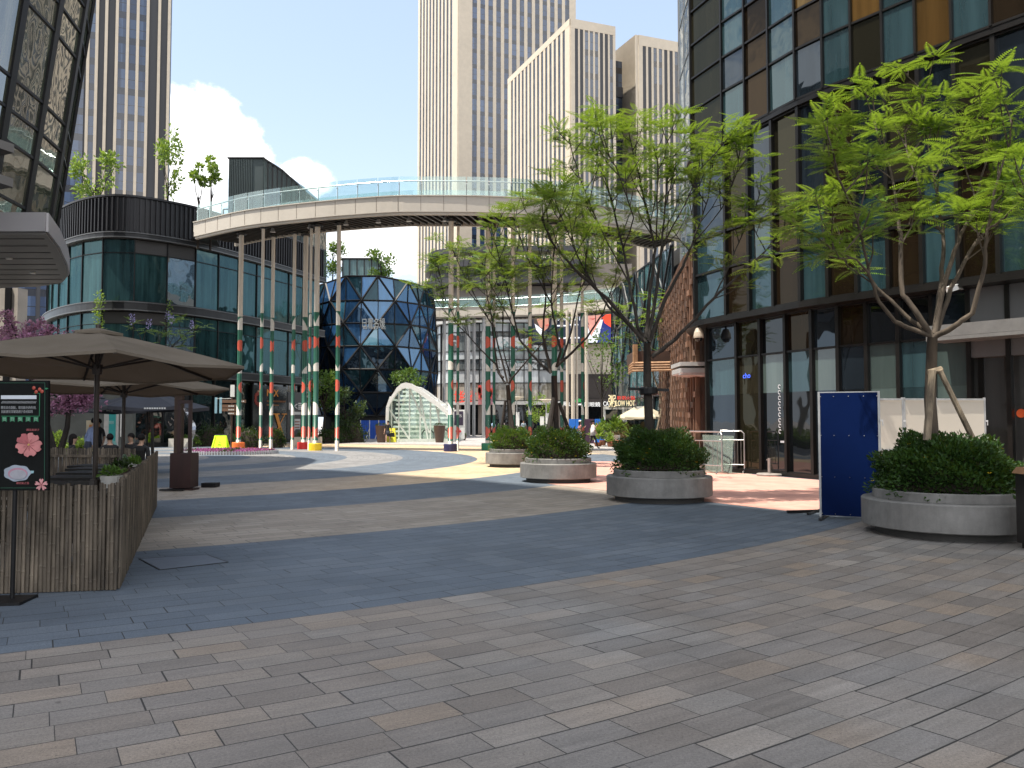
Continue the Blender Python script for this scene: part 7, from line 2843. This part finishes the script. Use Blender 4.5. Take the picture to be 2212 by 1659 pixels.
# person in black by the arch
p = G(838, 957)
pb = person('person in a black tee and dark shorts carrying a black bag past the arch', (p.x, p.y, 0), rad(165), 1.62, (.012, .012, .014), (.014, .018, .03), (.02, .015, .013), legs_skin=True, step_=.15, sleeve=.45, skirt=((.014, .018, .03), (.52, .94, .165, .15), False), skin=(.45, .27, .19), shoe=(.45, .42, .38))
bp2 = Vector((p.x + .33, p.y - .05, .62))
mb = MB()
mb.hexa([bp2 + V((-.18, -.07, -.17)), bp2 + V((.18, -.07, -.17)), bp2 + V((.18, .07, -.17)), bp2 + V((-.18, .07, -.17)), bp2 + V((-.14, -.05, .14)), bp2 + V((.14, -.05, .14)), bp2 + V((.14, .05, .14)), bp2 + V((-.14, .05, .14))])
mb.tube([bp2 + V((-.09, 0, .13)), bp2 + V((-.06, 0, .25)), bp2 + V((.06, 0, .25)), bp2 + V((.09, 0, .13))], .012, 6)
tag(mb.build('handbag', M_blk, at=bp2), 'black handbag hanging from the hand of the person in black', 'bag')
# far figures before the mall doors
for (u, d, f_, tp, bt, lab) in ((1066, 84, 40, (.40, .55, .75), (.06, .05, .05), 'distant person in a pale blue top beside the green-based pole'), (1086, 86, 200, (.62, .50, .48), (.05, .05, .06), 'distant person in a pinkish white top behind the farthest planter'),
                               (1102, 88, 90, (.30, .30, .32), (.05, .05, .06), 'distant person in grey between the farthest two trees'), (1131, 85, 180, (.33, .40, .47), (.05, .05, .06), 'distant person in a blue-grey shirt at the mall doors')):
    q = P(u, 940, d)
    person(lab, (q.x, d, 0), rad(f_), 1.68, tp, bt, (.015, .012, .011), step_=.12, group='distant people before the mall')
# seated cafe guests
def chair(loc, rz, label):
    t = thing('cafe_chair', label, 'chair', loc, 'cafe chairs')
    c = V(loc)
    ca, sa = math.cos(rz), math.sin(rz)
    tr = lambda x, y, z: c + V((x * ca - y * sa, x * sa + y * ca, z))
    mb = MB()
    mb.obox(tr(0, 0.02, .41), V((ca, sa, 0)) * .22, V((-sa, ca, 0)) * .21, V((0, 0, .02)))
    mb.build('seat', M_tbl, t)
    mb = MB()
    mb.obox(tr(0, -.22, .66), V((ca, sa, 0)) * .21, V((-sa, ca, 0)) * .015, V((0, 0, .2)))
    mb.build('backrest', M_tbl, t)
    for sx in (-1, 1):
        for sy in (-1, 1):
            lg = MB()
            lg.beam(tr(sx * .19, sy * .18, 0), tr(sx * .18, sy * .17, .40), .03, .03)
            lg.build('leg', M_tbl, t)
SEAT = [((238, 22.0), 30, (.012, .012, .013), (.02, .02, .02), 'seated man in black resting his chin on his hand at the cafe', {1: ((.20, .26, .74), (.06, .24, 1.02))}, 'short'),
        ((152, 21.5), -60, (.014, .013, .013), (.02, .02, .02), 'seated long-haired woman in black beside the sunlit bushes', None, 'long'),
        ((286, 23.2), 175, (.02, .018, .018), (.02, .02, .02), 'seated man facing the camera between the taupe pole and the booth', None, 'short'),
        ((303, 21.4), -5, (.010, .010, .011), (.02, .02, .02), 'dark seated person seen from behind next to the timber booth', None, 'short')]
for (u, d), f_, tp, bt, lab, ar, hr in SEAT:
    q = P(u, 940, d)
    person(lab, (q.x, d, 0), rad(f_), 1.68, tp, bt, (.012, .010, .010), pose='sit', hair=hr, arms=ar, lean_=.10, sleeve=.45, skin=(.36, .22, .15), group='seated cafe guests')
    chair((q.x, d, 0), rad(f_), 'cafe chair under the ' + lab.split(' at the')[0].split(' beside')[0].split(' between')[0].split(' next')[0])
q = P(190, 940, 26)
person('man in a pale blue shirt leaning forward behind the first parasol pole', (q.x, 26, 0), rad(-40), 1.68, (.25, .32, .52), (.05, .06, .09), (.012, .010, .010), lean_=.28, sleeve=.7, skin=(.42, .26, .18))
q = P(212, 940, 27)
person('person in a dark grey tee standing right of the man in blue', (q.x, 27, 0), rad(160), 1.66, (.035, .035, .038), (.03, .03, .035), (.012, .010, .010), sleeve=.45, skin=(.42, .26, .18))
q = P(198, 900, 30)
mb = MB()
mb.box((q.x, 30, 1.32), (.36, .05, .62))
mb.box((q.x, 30, .5), (.05, .05, 1.0))
mb.box((q.x + .05, 29.97, 1.42), (.22, .02, .12), 0, 1)
mb.box((q.x + .02, 29.97, 1.18), (.22, .02, .14), 0, 2)
tag(mb.build('food_poster', [mat('poster_cream', (.55, .47, .33), .6), mat('poster_orange', (.50, .20, .05), .6), mat('poster_teal', (.10, .25, .24), .6)], at=(q.x, 30, 0)), 'small cream food poster on a post beside the man in blue', 'poster')
